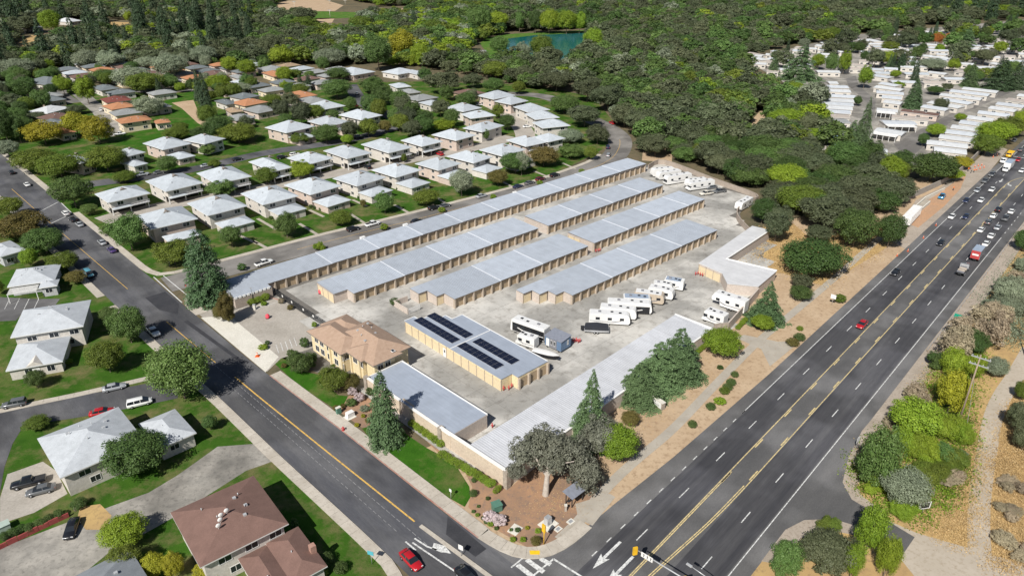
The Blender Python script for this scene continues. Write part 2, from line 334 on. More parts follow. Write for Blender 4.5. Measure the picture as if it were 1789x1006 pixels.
# ---------------------------------------------------------------- highway
hw = patch('highway', [ST(*p) for p in [(-20, 26.5), (900, 26.8), (900, 49.4), (420, 49.4), (140, 49.6), (100, 50.4), (82, 51.4), (66, 51.9), (-20, 51.9)]], 0.03, 'asphalt')
hw['label'] = 'wide dark asphalt highway with yellow centre lines'
def hpart(name, poly, z, m): o = MB().flat([ST(*p) for p in poly], z).put(name, M[m], hw); return o
hpart('lane_surface', [(62, 40.7), (420, 40.7), (420, 47.0), (62, 47.0)], 0.04, 'asphalt_lane')
hpart('lane_surface', [(62, 29.4), (900, 29.4), (900, 36.2), (62, 36.2)], 0.04, 'asphalt_lane')
hpart('lane_surface', [(420, 36.2), (900, 36.2), (900, 47.0), (420, 47.0)], 0.04, 'asphalt_lane')
def hline(t0, t1, s0, s1, m='white', nm='lane_line', w=0.16): return hpart(nm, [(s0, t0 - w / 2), (s1, t1 - w / 2), (s1, t1 + w / 2), (s0, t0 + w / 2)], 0.05, m)
hline(47.2, 47.2, 122, 372); hline(47.2, 47.2, 384, 900); hline(29.1, 29.1, 60, 270); hline(29.1, 29.1, 372, 900)
for k in range(60):
    s = 64.2 + 13.5 * k
    if 366 < s < 386: continue
    hpart('lane_dash', [(s, 43.72), (s + 3.4, 43.72), (s + 3.4, 43.9), (s, 43.9)], 0.05, 'white')
    hpart('lane_dash', [(s + 2, 32.8), (s + 5.4, 32.8), (s + 5.4, 32.98), (s + 2, 32.98)], 0.05, 'white')
for k in range(14):
    s = 70 + 4.0 * k; hpart('lane_dash', [(s, 47.12), (s + 1.4, 47.12), (s + 1.4, 47.3), (s, 47.3)], 0.05, 'white')
for s in range(275, 305, 5): hpart('lane_dash', [(s, 29.0), (s + 1.6, 29.0), (s + 1.6, 29.2), (s, 29.2)], 0.05, 'white')
# yellow lines: solid with doubled bars at each break, curving together towards the junction
def hpoly(line, w0, w1, m, nm): return MB().flat(strip([ST(*p) for p in line], w0, w1), 0.05).put(nm, M[m], hw)
hpoly([(60, 40.5), (330, 40.5)], 0.09, -0.09, 'yellow_pale', 'yellow_line'); hpoly(smoothline([(60, 38.3), (70, 38.1), (80, 37.4), (90, 36.7), (102, 36.4), (130, 36.4)]) + [(352, 36.4)], 0.09, -0.09, 'yellow_pale', 'yellow_line')
hpoly([(60, 40.2), (104, 40.2)], 0.09, -0.09, 'yellow_pale', 'yellow_line'); hpoly(smoothline([(60, 38.65), (70, 38.45), (80, 37.75), (90, 37.05), (102, 36.75)]), 0.09, -0.09, 'yellow_pale', 'yellow_line')
hpoly(smoothline([(330, 40.5), (340, 40.0), (347, 38.6), (352, 36.4)]), 0.09, -0.09, 'yellow_pale', 'yellow_line')
hpoly([(386, 36.4), (900, 36.4)], 0.1, -0.1, 'yellow_pale', 'yellow_line'); hpoly([(386, 40.2), (430, 40.2)], 0.08, -0.08, 'white', 'lane_line')
for k in range(18):
    s = 100 + 13.5 * k
    hpart('yellow_bar', [(s, 40.05), (s + 3.4, 40.05), (s + 3.4, 40.3), (s, 40.3)], 0.05, 'yellow_pale'); hpart('yellow_bar', [(s + 4, 36.6), (s + 7.4, 36.6), (s + 7.4, 36.85), (s + 4, 36.85)], 0.05, 'yellow_pale')
hpart('stop_line', [(384, 36.4), (384.6, 36.4), (384.6, 50.5), (384, 50.5)], 0.05, 'white'); hpart('stop_line', [(354, 26.8), (354.5, 26.8), (354.5, 36.4), (354, 36.4)], 0.05, 'white')
for t in (29.1, 30.6, 27.4): hline(t - 1.2, t - 1.2, 315, 353)
def arrow(parent, at, ang, L, w, z, m, left=False):
    c, s = math.cos(ang), math.sin(ang)
    T = lambda x, y: (at[0] + x * c - y * s, at[1] + x * s + y * c)
    pts = [(0, w * .14), (L * .62, w * .14), (L * .55, w * .5), (L, 0), (L * .55, -w * .5), (L * .62, -w * .14), (0, -w * .14)]
    if left: pts = [(0, w * .12), (L * .45, w * .12), (L * .55, w * .3), (L * .5, w * .9), (L * .5, w * .6 + .4), (L * .9, w * .95), (L * .75, w * .5), (L * .72, w * .2), (L * .5, -w * .12), (0, -w * .12)]
    MB().flat([T(*p) for p in pts], z).put('lane_arrow', M[m], parent)
arrow(hw, G(1084, 946), A1 + math.pi, 7.6, 1.7, 0.055, 'white'); arrow(hw, G(1106, 972), A1 + math.pi, 7.6, 1.7, 0.055, 'white')
arrow(hw, G(1752, 313), A1 + math.pi, 6, 1.6, 0.055, 'white'); arrow(hw, G(1763, 320), A1 + math.pi, 5, 1.6, 0.055, 'white', True)
# crossing at the bottom corner
for a_, b_, w_ in (((904, 986), (932, 1008), .42), ((920, 977), (950, 999), .42), ((944, 975), (962, 986), .42)): MB().flat(strip([G(*a_), G(*b_)], w_, -w_), 0.05).put('crossing_bar', M['white'], hw)
for a_, b_, w_ in (((967, 976), (1024, 1012), .17), ((893, 991), (913, 975), .13), ((928, 1008), (967, 976), .15)): MB().flat(strip([G(*a_), G(*b_)], w_, -w_), 0.055).put('stop_line', M['white'], hw)
# ---------------------------------------------------------------- side street on the left
LC = [UV(*p) for p in [(37.5, 420), (39, 330), (40.8, 197), (42.7, 134), (42.9, 108), (43.5, 82), (43.6, 72), (42, 66), (38, 60), (30, 56.5), (20, 55)]]
RC = [UV(*p) for p in [(52.5, 420), (53.4, 304), (54.0, 212), (54.4, 142), (55.6, 107), (56.2, 74)]]
ss = patch('side_street', [UV(33.5, 680), UV(37.5, 420), UV(39, 330), UV(40.8, 197), UV(42.7, 134), UV(42.9, 108), UV(43.6, 75), UV(43.6, 50), UV(57.4, 50), UV(56.2, 74), UV(55.6, 107), UV(54.4, 142), UV(54, 212), UV(53.4, 304), UV(52.5, 420), UV(49, 680)], 0.034, 'asphalt_street')
def spart(nm, poly, z, m): return MB().flat([UV(*p) for p in poly], z).put(nm, M[m], ss)
def sline(nm, line, w, z, m): return MB().flat(strip([UV(*p) for p in line], w / 2, -w / 2), z).put(nm, M[m], ss)
CL = [(44.2, 330), (45.0, 278), (46.6, 205)]
sline('yellow_line', CL, 0.16, 0.045, 'yellow'); sline('yellow_line', [(47.3, 178), (48.1, 150)], 0.2, 0.045, 'yellow'); sline('yellow_line', [(48.7, 141), (49.0, 130.6), (50.0, 105), (51.2, 77)], 0.3, 0.045, 'yellow')
for k in range(60):
    v = 158 - 1.45 * k
    if v > 72: sline('lane_dash', [(47.3 + (158 - v) * .026, v), (47.3 + (158 - v) * .026, v - 1.0)], 0.09, 0.046, 'white_worn'); 
    if 78 < v < 140: sline('lane_dash', [(45.9 + (158 - v) * .022, v), (45.9 + (158 - v) * .022, v - 0.9)], 0.08, 0.046, 'white_worn')
spart('asphalt_patch', [(48.2, 196), (53.6, 196), (53.6, 186), (51, 180), (48.4, 186)], 0.04, 'asphalt_patch'); spart('asphalt_patch', [(53.2, 71), (56, 74), (56, 64), (53.6, 64)], 0.04, 'asphalt_patch')
spart('asphalt_patch', [(50.5, 175), (51.6, 175), (53.2, 145), (52.4, 145)], 0.04, 'asphalt_patch')
sline('stop_line', [(54.8, 208), (54.4, 186)], 0.3, 0.046, 'white'); sline('stop_line', [(57.2, 207), (57.2, 187)], 0.25, 0.046, 'white')
sline('crosswalk_line', [(39.5, 288), (53, 300)], 0.3, 0.046, 'white'); sline('crosswalk_line', [(39.5, 273), (53, 283)], 0.3, 0.046, 'white'); sline('crosswalk_line', [(53.2, 283), (53.6, 298)], 0.3, 0.046, 'white')
sline('lane_line', [(48.1, 73.5), (49.9, 60)], 0.28, 0.047, 'white'); sline('lane_line', [(47.4, 74.5), (47.5, 71.8)], 0.28, 0.047, 'white'); sline('lane_line', [(48.9, 74), (49.3, 71.2), (50.0, 69.5)], 0.3, 0.047, 'white')
spart('turn_arrow', [(49.6, 70.2), (50.6, 71.0), (51.5, 69.2), (51.2, 67.2), (50.7, 68.0), (50.2, 68.6)], 0.047, 'white')
med = MB().prism(strip([UV(51.3, 75.5), UV(51.9, 68), UV(52.7, 58)], 0.33, -0.33), 0, 0.2); o = med.put('traffic_island', M['walk']); tag(o, kind='structure')
# storage street (upper) with its curve
TE = smoothline([UV(*p) for p in [(56, 206), (75.1, 204.5), (106.3, 202), (133.3, 198.6), (187.2, 193.2), (216, 193.6), (240, 196), (258, 204), (275, 217), (287, 235), (296, 257), (312, 285), (318, 310), (305, 330)]])
su = patch('storage_street', strip(TE, 0, -11.5), 0.036, 'asphalt_old')
MB().flat(strip(TE[10:48], -5.6, -5.75), 0.046).put('centre_line', M['yellow'], su)
# inner residential streets
IS = smoothline([G(*p) for p in [(75, 336), (120, 330), (156, 322), (250, 310), (347, 294), (450, 270), (525, 258), (580, 250), (626, 241), (680, 226), (700, 214), (675, 200), (641, 184), (622, 165), (612, 148)]])
patch('residential_street', strip(IS, 4.4, -4.4), 0.032, 'asphalt_street')
IS2 = smoothline([G(*p) for p in [(130, 180), (105, 160), (140, 152), (250, 160), (340, 158), (400, 160)]])
patch('residential_street.001', strip(IS2, 3.5, -3.5), 0.032, 'asphalt_old')
patch('concrete_alley', strip(smoothline([G(*p) for p in [(180, 388), (235, 373), (320, 356), (425, 337), (500, 322), (575, 307), (640, 295), (720, 280), (790, 268), (860, 252), (900, 240)]]), 6.5, -3.5), 0.02, 'drive')
patch('concrete_alley.001', strip(smoothline([G(*p) for p in [(845, 178), (880, 195), (905, 215), (918, 240), (900, 262)]]), 5, -5), 0.024, 'drive')
patch('concrete_alley.002', gp((125, 165), (150, 160), (205, 205), (215, 235), (190, 240), (160, 195)), 0.022, 'asphalt_worn')
patch('concrete_alley.003', gp((480, 150), (500, 190), (545, 215), (560, 210), (515, 170), (505, 150)), 0.022, 'drive')
# lower left courts
cs = smoothline([G(*p) for p in [(310, 676), (262, 686), (220, 694), (140, 708), (60, 720), (0, 735), (-60, 750)]])
patch('court_road', strip(cs, 4.6, -4.2), 0.037, 'asphalt_street')
patch('court_road.001', gp((-40, 735), (32, 735), (36, 752), (22, 775), (8, 815), (0, 860), (-60, 860)), 0.033, 'asphalt_street')
patch('parking_court', gp((-20, 518), (60, 522), (105, 522), (95, 535), (40, 545), (28, 560), (-20, 562)), 0.03, 'asphalt')
patch('driveway', gp((13, 828), (75, 806), (98, 822), (118, 862), (60, 895), (0, 915), (0, 870)), 0.026, 'drive')
patch('driveway.001', gp((380, 780), (445, 775), (475, 806), (430, 822), (300, 905), (265, 925), (190, 965), (140, 1006), (-20, 1006), (-20, 965), (110, 915), (150, 900), (260, 860), (310, 830)), 0.026, 'asphalt_worn')
patch('bare_patch', gp((140, 885), (175, 880), (195, 900), (185, 925), (150, 925), (135, 905)), 0.03, 'dry')
for k in range(4): MB().flat(strip([G(8 + 17 * k, 540), G(17 + 17 * k, 522)], .07, -.07), 0.04).put('bay_line', M['white'], bpy.data.objects['parking_court'])
# right of the highway: gravel lanes
patch('gravel_lane', gp((1365, 935), (1468, 845), (1478, 800), (1490, 850), (1520, 895), (1600, 930), (1789, 985), (1789, 1060), (1640, 1060), (1565, 965), (1510, 920), (1440, 905)), 0.03, 'lane_gravel')
patch('asphalt_apron', gp((1506, 752), (1482, 800), (1472, 842), (1488, 872), (1540, 903), (1598, 938), (1572, 976), (1515, 924), (1455, 906), (1405, 908), (1372, 925)), 0.036, 'asphalt')
patch('gravel_verge', gp((1372, 925), (1405, 908), (1455, 906), (1515, 924), (1500, 935), (1440, 925), (1400, 940), (1360, 985), (1330, 980)), 0.034, 'gravel')
patch('gravel_verge.001', gp((1506, 752), (1560, 690), (1600, 640), (1640, 600), (1690, 520), (1705, 525), (1660, 600), (1600, 690), (1540, 760), (1500, 790), (1490, 830), (1505, 865), (1545, 895), (1540, 903), (1488, 872), (1472, 842), (1482, 800)), 0.035, 'gravel')
patch('gravel_lane.001', strip(smoothline([G(*p) for p in [(1715, 1010), (1710, 930), (1712, 870), (1722, 800), (1735, 730), (1752, 690), (1775, 655), (1800, 610)]]), 1.7, -1.7), 0.033, 'lane_gravel')
patch('works_shoulder', gp((1555, 420), (1600, 350), (1640, 330), (1665, 310), (1700, 285), (1740, 250), (1760, 262), (1700, 335), (1640, 395), (1590, 440)), 0.024, 'gravel')
patch('construction_ground', gp((1590, 392), (1606, 360), (1640, 338), (1668, 318), (1688, 306), (1678, 330), (1650, 360), (1622, 383), (1604, 398)), 0.028, 'orange_dirt')
# ---------------------------------------------------------------- sidewalks built panel by panel, kerb on the road side
def sidewalk(name, kerb, w, step=3.0, kerbmat='walk', flip=1, zt=0.13):
    root = bpy.data.objects.new(name, None); col.objects.link(root); root['kind'] = 'structure'
    ln = resample(kerb, step); nrm = {}
    for i, p in enumerate(ln):
        a, b = ln[max(0, i - 1)], ln[min(len(ln) - 1, i + 1)]; d = math.dist(a, b); nrm[id(p)] = (-(b[1] - a[1]) / d, (b[0] - a[0]) / d)
    for a, b in zip(ln, ln[1:]):
        l = math.dist(a, b); g = 0.02 / l; na, nb = nrm[id(a)], nrm[id(b)]
        def q(s, t): return (a[0] + (b[0] - a[0]) * s + (na[0] + (nb[0] - na[0]) * s) * t * flip, a[1] + (b[1] - a[1]) * s + (na[1] + (nb[1] - na[1]) * s) * t * flip)
        MB().prism([q(g, 0.2), q(1 - g, 0.2), q(1 - g, w), q(g, w)], 0, zt).put('sidewalk_panel', M['walk'], root)
        MB().prism([q(0, 0), q(1, 0), q(1, 0.18), q(0, 0.18)], 0, zt + 0.015).put('kerb_stone', M[kerbmat], root)
    return root
sidewalk('sidewalk', [p for p in LC[2:11]], 2.0, 3.0, flip=-1)
CK = [G(*p) for p in [(835, 940), (851, 950), (872, 962), (900, 973), (930, 977), (962, 971), (993, 956), (1020, 935), (1034, 922)]]
sidewalk('sidewalk', [UV(54.6, 136), UV(55.6, 107), G(835, 940)], 2.7, 3.2, 'red_kerb', flip=1)
sidewalk('sidewalk', smoothline(CK, 4), 2.5, 2.2, flip=1)
patch('junction', CK + [ST(88, 45), ST(60, 45), UV(52, 52), UV(52, 66)], 0.033, 'asphalt')
sidewalk('sidewalk', [UV(*p) for p in [(54.2, 176), (54.1, 182), (55.2, 187), (58, 189.5)]][::-1], 3.0, 3.0, flip=1)
sidewalk('sidewalk', [UV(*p) for p in [(52.5, 400), (53.4, 304)]][::-1], 2.2, 6, flip=-1)
sidewalk('sidewalk', [UV(*p) for p in [(53.5, 283), (54.0, 215), (55, 209), (58, 206.2)]] + TE[3:40], 2.0, 5.0, flip=1)
sidewalk('sidewalk', [G(*p) for p in [(279, 655), (268, 662), (226, 672), (140, 692), (63, 708), (-10, 724)]], 1.7, 3.0, flip=-1)
sidewalk('sidewalk', [UV(*p) for p in [(38, 420), (39, 330), (40.6, 205)]], 2.0, 6, flip=-1)
MB().prism(gp((925, 962), (943, 962), (943, 969), (926, 969)), 0.1, 0.15).put('tactile_pad', M['yellow_pad'], bpy.data.objects['sidewalk.002'])
# path along the highway
pt = bpy.data.objects.new('path', None); col.objects.link(pt); pt['kind'] = 'structure'
PL = resample(smoothline([UV(*p) for p in [(66, 57), (72, 57.6), (80.2, 59.3), (90, 60.3), (104.5, 61), (125, 63.6), (147.9, 66.3), (165, 67.2), (191.3, 68.6), (225, 71), (248, 72.5), (290, 74)]]), 4.0)
for a, b in zip(PL, PL[1:]): MB().prism(strip([(a[0] + (b[0] - a[0]) * .006, a[1] + (b[1] - a[1]) * .006), b], 1.0, -1.0), 0, 0.06).put('path_panel', M['path'], pt)
patch('bus_pad', gp((1005, 880), (1065, 862), (1075, 868), (1035, 918), (1010, 905)), 0.05, 'path')
patch('driveway_apron', gp((1285, 590), (1330, 610), (1345, 640), (1400, 595), (1360, 597), (1300, 585)), 0.05, 'path')
# grass verge beside the wing building and in front of the office
patch('verge_lawn', gp((632, 748), (672, 800), (740, 845), (812, 885), (822, 868), (820, 850), (800, 818), (770, 795), (745, 782), (715, 762), (690, 740), (655, 742)), 0.04, 'lawn_rich')
patch('verge_lawn.001', gp((472, 628), (500, 622), (510, 645), (560, 655), (590, 690), (608, 692), (600, 708), (585, 714), (520, 672)), 0.04, 'lawn_rich')
patch('planting_bed', gp((585, 714), (608, 692), (640, 680), (680, 720), (690, 742), (640, 752)), 0.035, 'mulch')
# ---------------------------------------------------------------- storage yard: joints below, slabs above
yard = patch('storage_yard', [UV(*p) for p in [(60, 185), (75, 183), (245, 178), (258, 172), (246, 122), (226, 116), (214, 108), (210, 97), (172, 80), (148, 76), (140, 74), (66, 78), (66, 118), (58, 150)]], 0.04, 'yard_joint')
def inpoly(p, poly):
    c = False; n = len(poly)
    for i in range(n):
        a, b = poly[i], poly[(i + 1) % n]
        if (a[1] > p[1]) != (b[1] > p[1]) and p[0] < (b[0] - a[0]) * (p[1] - a[1]) / (b[1] - a[1]) + a[0]: c = not c
    return c
YP = [(76, 183), (245, 178), (258, 172), (246, 122), (226, 116), (214, 108), (210, 97), (172, 80), (148, 76), (140, 74), (66, 78), (66, 118), (75, 140)]
SL = 6.2
slab = MB().box(0.03, SL - 0.03, 0.03, SL - 0.03, 0, 0.055).mesh('slab', M['yard'])
COVER = [(70, 172, 240, 183), (92, 154, 156, 164), (166, 152, 222, 160), (110, 133, 155, 142), (166, 131, 218, 138), (134, 112, 194, 120), (70, 75, 138, 82), (70, 90, 76, 112), (91, 96, 98, 120)]
for i in range(32):
    for j in range(18):
        u, v = 66 + SL * i, 74 + SL * j
        if not inpoly((u + SL / 2, v + SL / 2), YP): continue
        if any(a < u and u + SL < c and b < v and v + SL < d for a, b, c, d in COVER): continue
        place('slab', slab, yard, loc=(*UV(u, v), 0), rz=A0)
patch('entrance_drive', [UV(*p) for p in [(55, 138), (55, 176), (57, 178), (62, 172), (75, 171), (75, 145), (68, 140), (60, 141)]], 0.045, 'drive')
patch('entrance_apron', [UV(*p) for p in [(54.6, 138), (54.6, 174), (60.5, 170), (60, 142)]], 0.055, 'walk_new')
for k in range(5):
    MB().flat(strip([UV(66.5 + 1.1 * k, 168.6), UV(67.8 + 1.1 * k, 172.2)], .07, -.07), 0.06).put('bay_line', M['white'], bpy.data.objects['entrance_drive'])
    MB().flat(strip([UV(60.8 + 1.2 * k, 143.6), UV(62.2 + 1.2 * k, 147.6)], .07, -.07), 0.06).put('bay_line', M['white'], bpy.data.objects['entrance_drive'])
MB().flat(strip([UV(65.5, 168.4), UV(73.5, 168.2)], .07, -.07), 0.06).put('bay_line', M['white'], bpy.data.objects['entrance_drive'])
MB().prism(strip([UV(66.8, 172.6), UV(73, 172.4), UV(74.6, 168)], .2, -.2), 0.0, .16).put('red_kerb', M['red_kerb'], bpy.data.objects['entrance_drive'])
# ================================================================ storage buildings
PITCHR = 0.55
M['flash'] = plain('galvanised_flashing', (.58, .60, .64), .5)
def ribroof(x0, x1, y0, y1, zf, zb, th=0.14, rib=True):
    """ribbed metal sheet, ribs running from front eave (y0, height zf) to back (y1, zb)"""
    mb = MB(); pr = []
    if rib:
        n = max(1, round((x1 - x0) / PITCHR)); p = (x1 - x0) / n
        for k in range(n): pr += [(x0 + p * k, 0), (x0 + p * (k + .74), 0), (x0 + p * (k + .80), .038), (x0 + p * (k + .93), .038), (x0 + p * (k + .99), 0)]
        pr.append((x1, 0))
    else: pr = [(x0, 0), (x1, 0)]
    n = len(pr); vs = [(x, y0, zf + h) for x, h in pr] + [(x, y1, zb + h) for x, h in pr]
    mb.add(vs, [(i, i + 1, n + i + 1, n + i) for i in range(n - 1)])
    mb.add([(x0, y0, zf - th), (x1, y0, zf - th), (x1, y1, zb - th), (x0, y1, zb - th), (x0, y0, zf - .004), (x1, y0, zf - .004), (x1, y1, zb - .004), (x0, y1, zb - .004)],
           [(0, 3, 2, 1), (0, 1, 5, 4), (1, 2, 6, 5), (2, 3, 7, 6), (3, 0, 4, 7)], 1)
    return mb
def doormesh(m):
    mb = MB(); n = 7; h = 2.45 / n
    for k in range(n):
        z = h * k
        mb.quad((0, -.03, z), (1, -.03, z), (1, 0, z + h * .12), (0, 0, z + h * .12)); mb.quad((0, 0, z + h * .12), (1, 0, z + h * .12), (1, -.03, z + h), (0, -.03, z + h))
    return mb.mesh('roll_up_door', m)
DOOR = doormesh(M['tan_door']); DOOR_LIT = doormesh(M['lit_door'])
PIER = MB().box(-.24, .24, -.55, 0.0, 0, 1).mesh('pier', M['pier'])
THINP = MB().box(-.09, .09, -.12, 0.0, 0, 1).mesh('pier', M['pier'])
GUARD = MB().box(-.26, .26, -.57, 0.02, 0, .5).mesh('corner_guard', plain('red_brown_guard', (0.30, 0.07, 0.05)))
def doors(T, a, b, n, h, mesh=DOOR, pier=True, ends=True):
    """n roller doors along the wall line a->b (outside on the right-hand side) with piers between"""
    L = math.dist(a, b); an = math.atan2(b[1] - a[1], b[0] - a[0]); p = L / n; c, s = math.cos(an), math.sin(an)
    for k in range(n + 1):
        x, y = a[0] + c * p * k, a[1] + s * p * k
        if k in (0, n) and not ends: pass
        else: place('pier', PIER if pier else THINP, T, (x, y, 0), an, (1, 1, h))
        if k < n:
            q = .3 if pier else .12
            place('roll_up_door', mesh, T, (x + c * q + s * .03, y + s * q - c * .03, .06), an, (p - 2 * q, 1, 1))
def storage(label, ang, org, front, segs, extra=(), h=3.0, dz=0.10, rise=0.25, wall='pink_beige', roofm='roof_metal', over=0.62, wing=None):
    """front = (x0, x1, depth) main body; segs = roof section boundaries; extra = [(x0,x1,y0,y1)] stepped bays at the ends"""
    T = thing('storage_building', label, 'storage building', org, ang, 'storage unit buildings in the yard')
    x0, x1, D = front; ns = len(segs) - 1
    for k in range(ns):
        a, b = segs[k], segs[k + 1]; z = h + dz * k
        MB().box(a, b, over, D - .02, 0, z - .15).put('wall', M[wall], T)
        r = ribroof(a, b, 0, D, z, z + rise).put('roof_section', [M[roofm], M['fascia']], T)
        if k:
            mb = MB(); mb.add([(a - .07, -.02, z + .03), (a + .12, -.02, z + .065), (a + .12, D, z + rise + .065), (a - .07, D, z + rise + .03), (a - .07, -.02, z - .12), (a + .12, -.02, z - .1), (a + .12, D, z + rise - .1), (a - .07, D, z + rise - .1)],
                              [(0, 1, 2, 3), (4, 5, 1, 0), (5, 6, 2, 1), (6, 7, 3, 2), (7, 4, 0, 3)]).put('flashing', M['flash'], T)
    for (a, b, c, d) in extra:
        z = h if a < x0 + 1 else h + dz * (ns - 1)
        zz0 = z + rise * max(0, c) / D; zz1 = z + rise * d / D
        MB().box(a + .1, b, c + (.35), d - .02, 0, zz0 - .16).put('wall', M[wall], T)
        ribroof(a, b, c, d, zz0 - .005, zz1 - .005).put('roof_section', [M[roofm], M['fascia']], T)
    return T
AR = R(42.2)
def rowseg(L, n, per): 
    p = L / n; s = [0]; 
    while s[-1] + p * per < L - p * 1.5: s.append(s[-1] + p * per)
    return s + [L]
o1 = G(467, 496, 3.0); L1 = 168.0
T = storage('longest storage row with pale ribbed roof along the upper street', AR, o1, (0, L1, 10.2), [0, 20.2] + [20.2 + 16.4 * k for k in range(1, 9)] + [L1], extra=[(-10.5, 0, -2.6, 10.0)], dz=.08)
doors(T, (2.2, .62), (L1 - .3, .62), 50, 2.85)
for k in range(9): MB().box(-10.4 + 1.15 * k, -9.7 + 1.15 * k, -2.75, -2.45, 2.7, 3.25).put('parapet_block', M['coping'], T)
MB().box(-10.5, .05, -2.68, -2.3, 0, 2.72).put('street_wall', M['blockwall'], T)
for k in (1, 2, 5): MB().box(20.2 + 16.4 * k - .6, 20.2 + 16.4 * k + 1.0, 9.6, 10.6, 2.6, 3.9).put('roof_upstand', M['coping'], T)
o = G(617.6, 512.7, 3.0)
T = storage('ribbed storage row nearest the gate, second from the upper street', AR, o, (0, 69.8, 12.6), rowseg(69.8, 21, 5), extra=[(-4.2, 0, 3.2, 12.6)])
doors(T, (.3, .62), (69.5, .62), 21, 2.85); doors(T, (-4.1, 12.4), (-4.1, 3.6), 3, 2.8, DOOR_LIT, False)
o = G(957.8, 394.6, 3.2)
T = storage('storage row end to end with the gate row, its far end by the white trailers', AR, o, (0, 62.5, 11.6), rowseg(62.5, 19, 5), h=3.2)
doors(T, (.3, .62), (62.2, .62), 19, 3.05); MB().box(62.6, 63.4, .5, 4, 0, 1.0).put('end_wall', M['blockwall'], T)
o = G(794, 522.6, 3.0)
T = storage('storage row with stepped end beside the round hedge and bin enclosure', AR, o, (0, 52.8, 13.0), rowseg(52.8, 16, 5), extra=[(-2.6, 0, 4.4, 8.8), (-5.4, 0, 8.8, 13.0)])
doors(T, (.3, .62), (52.5, .62), 16, 2.85); doors(T, (-2.4, 4.75), (-.1, 4.75), 1, 2.7, DOOR_LIT, False); doors(T, (-5.2, 9.15), (-2.7, 9.15), 1, 2.7, DOOR_LIT, False)
o = G(1038.3, 424.8, 3.2)
T = storage('storage row with red bollards at its near corner and pickups beyond its far end', AR, o, (0, 60.2, 11.6), rowseg(60.2, 18, 5), h=3.2)
doors(T, (.3, .62), (60.0, .62), 18, 3.05); doors(T, (-.02, 11.2), (-.02, 6.0), 2, 2.8, DOOR_LIT, False)
o = G(1000, 516, 3.0)
T = storage('storage row facing the parked trailers, sawtooth near end', AR, o, (0, 69.0, 12.4), rowseg(69.0, 21, 5), extra=[(-3.1, 0, 3.1, 6.2), (-6.2, 0, 6.2, 9.3), (-9.3, 0, 9.3, 12.4)])
doors(T, (.3, .62), (68.7, .62), 21, 2.85)
for k in range(3): doors(T, (-3.0 - 3.1 * k, 3.45 + 3.1 * k), (-.1 - 3.1 * k, 3.45 + 3.1 * k), 1, 2.7, DOOR_LIT, False)
# pale ribbed building along the highway
T = thing('storage_building', 'long white ribbed roof building along the highway planting', 'storage building', UV(68.6, 72.0), R(46.0), 'storage unit buildings in the yard')
sg = [0, 17.5, 35, 52, 62, 71.6]
for k in range(5):
    D = 10.6 if k < 4 else 10.6
    MB().box(sg[k], sg[k + 1], .25, D - .3, 0, 3.0).put('wall', M['beige'], T)
    ribroof(sg[k], sg[k + 1], 0.2, D, 3.25 + .03 * k, 3.45 + .03 * k).put('roof_section', [M['roof_pale'], M['fascia']], T)
MB().box(0, 71.6, 0, .2, 0, 3.42).put('parapet_wall', M['pink_beige'], T); MB().box(-.1, 71.7, -.1, .32, 3.425, 3.6).put('coping', M['coping'], T)
MB().box(71.5, 71.9, 0.33, 10.7, 0, 3.75).put('end_parapet', M['coping'], T)
MB().box(-.42, -.02, .1, 18.2, 0, 3.7).put('street_wall', M['beige'], T); MB().box(-.55, .1, 0.33, 18.3, 3.705, 3.95).put('coping', M['coping'], T)
for y in (-.35, 17.7): MB().box(-.75, .35, y, y + 1.0, 0, 3.9).put('stone_pillar', M['stone'], T)
for x in (18, 36, 54): MB().box(x, x + .9, -.25, 0.0, 0, 3.4).put('stone_pillar', M['stone'], T)
# street wing
T = thing('storage_building', 'flat grey roofed wing beside the tall spruce on the side street', 'storage building', UV(67.6, 87.2), R(45.0), 'storage unit buildings in the yard')
MB().box(.4, 9.8, 0.02, 28.0, 0, 3.3).put('wall', M['pink_beige'], T)
MB().box(.3, 9.75, .1, 27.9, 3.305, 3.4).put('roof', M['roof_flat'], T)
MB().box(9.76, 10.0, 0, 28.2, 3.1, 3.55).put('coping', M['coping'], T); MB().box(0, 10, 28.0, 28.25, 0, 3.6).put('end_wall', M['coping'], T)
for (a, b) in ((0, 12.6), (16.2, 28.2)):
    MB().box(-.02, .38, a, b, 0, 3.55).put('street_wall', M['beige'], T); MB().box(-.12, .48, a - .05, b + .05, 3.555, 3.8).put('coping', M['coping'], T)
MB().box(.9, 1.2, 12.6, 16.2, 0, 3.6).put('recess_wall', M['beige'], T)
for y in (27.6,): MB().box(-.35, .6, y, y + 1.0, 0, 3.95).put('stone_pillar', M['stone'], T)
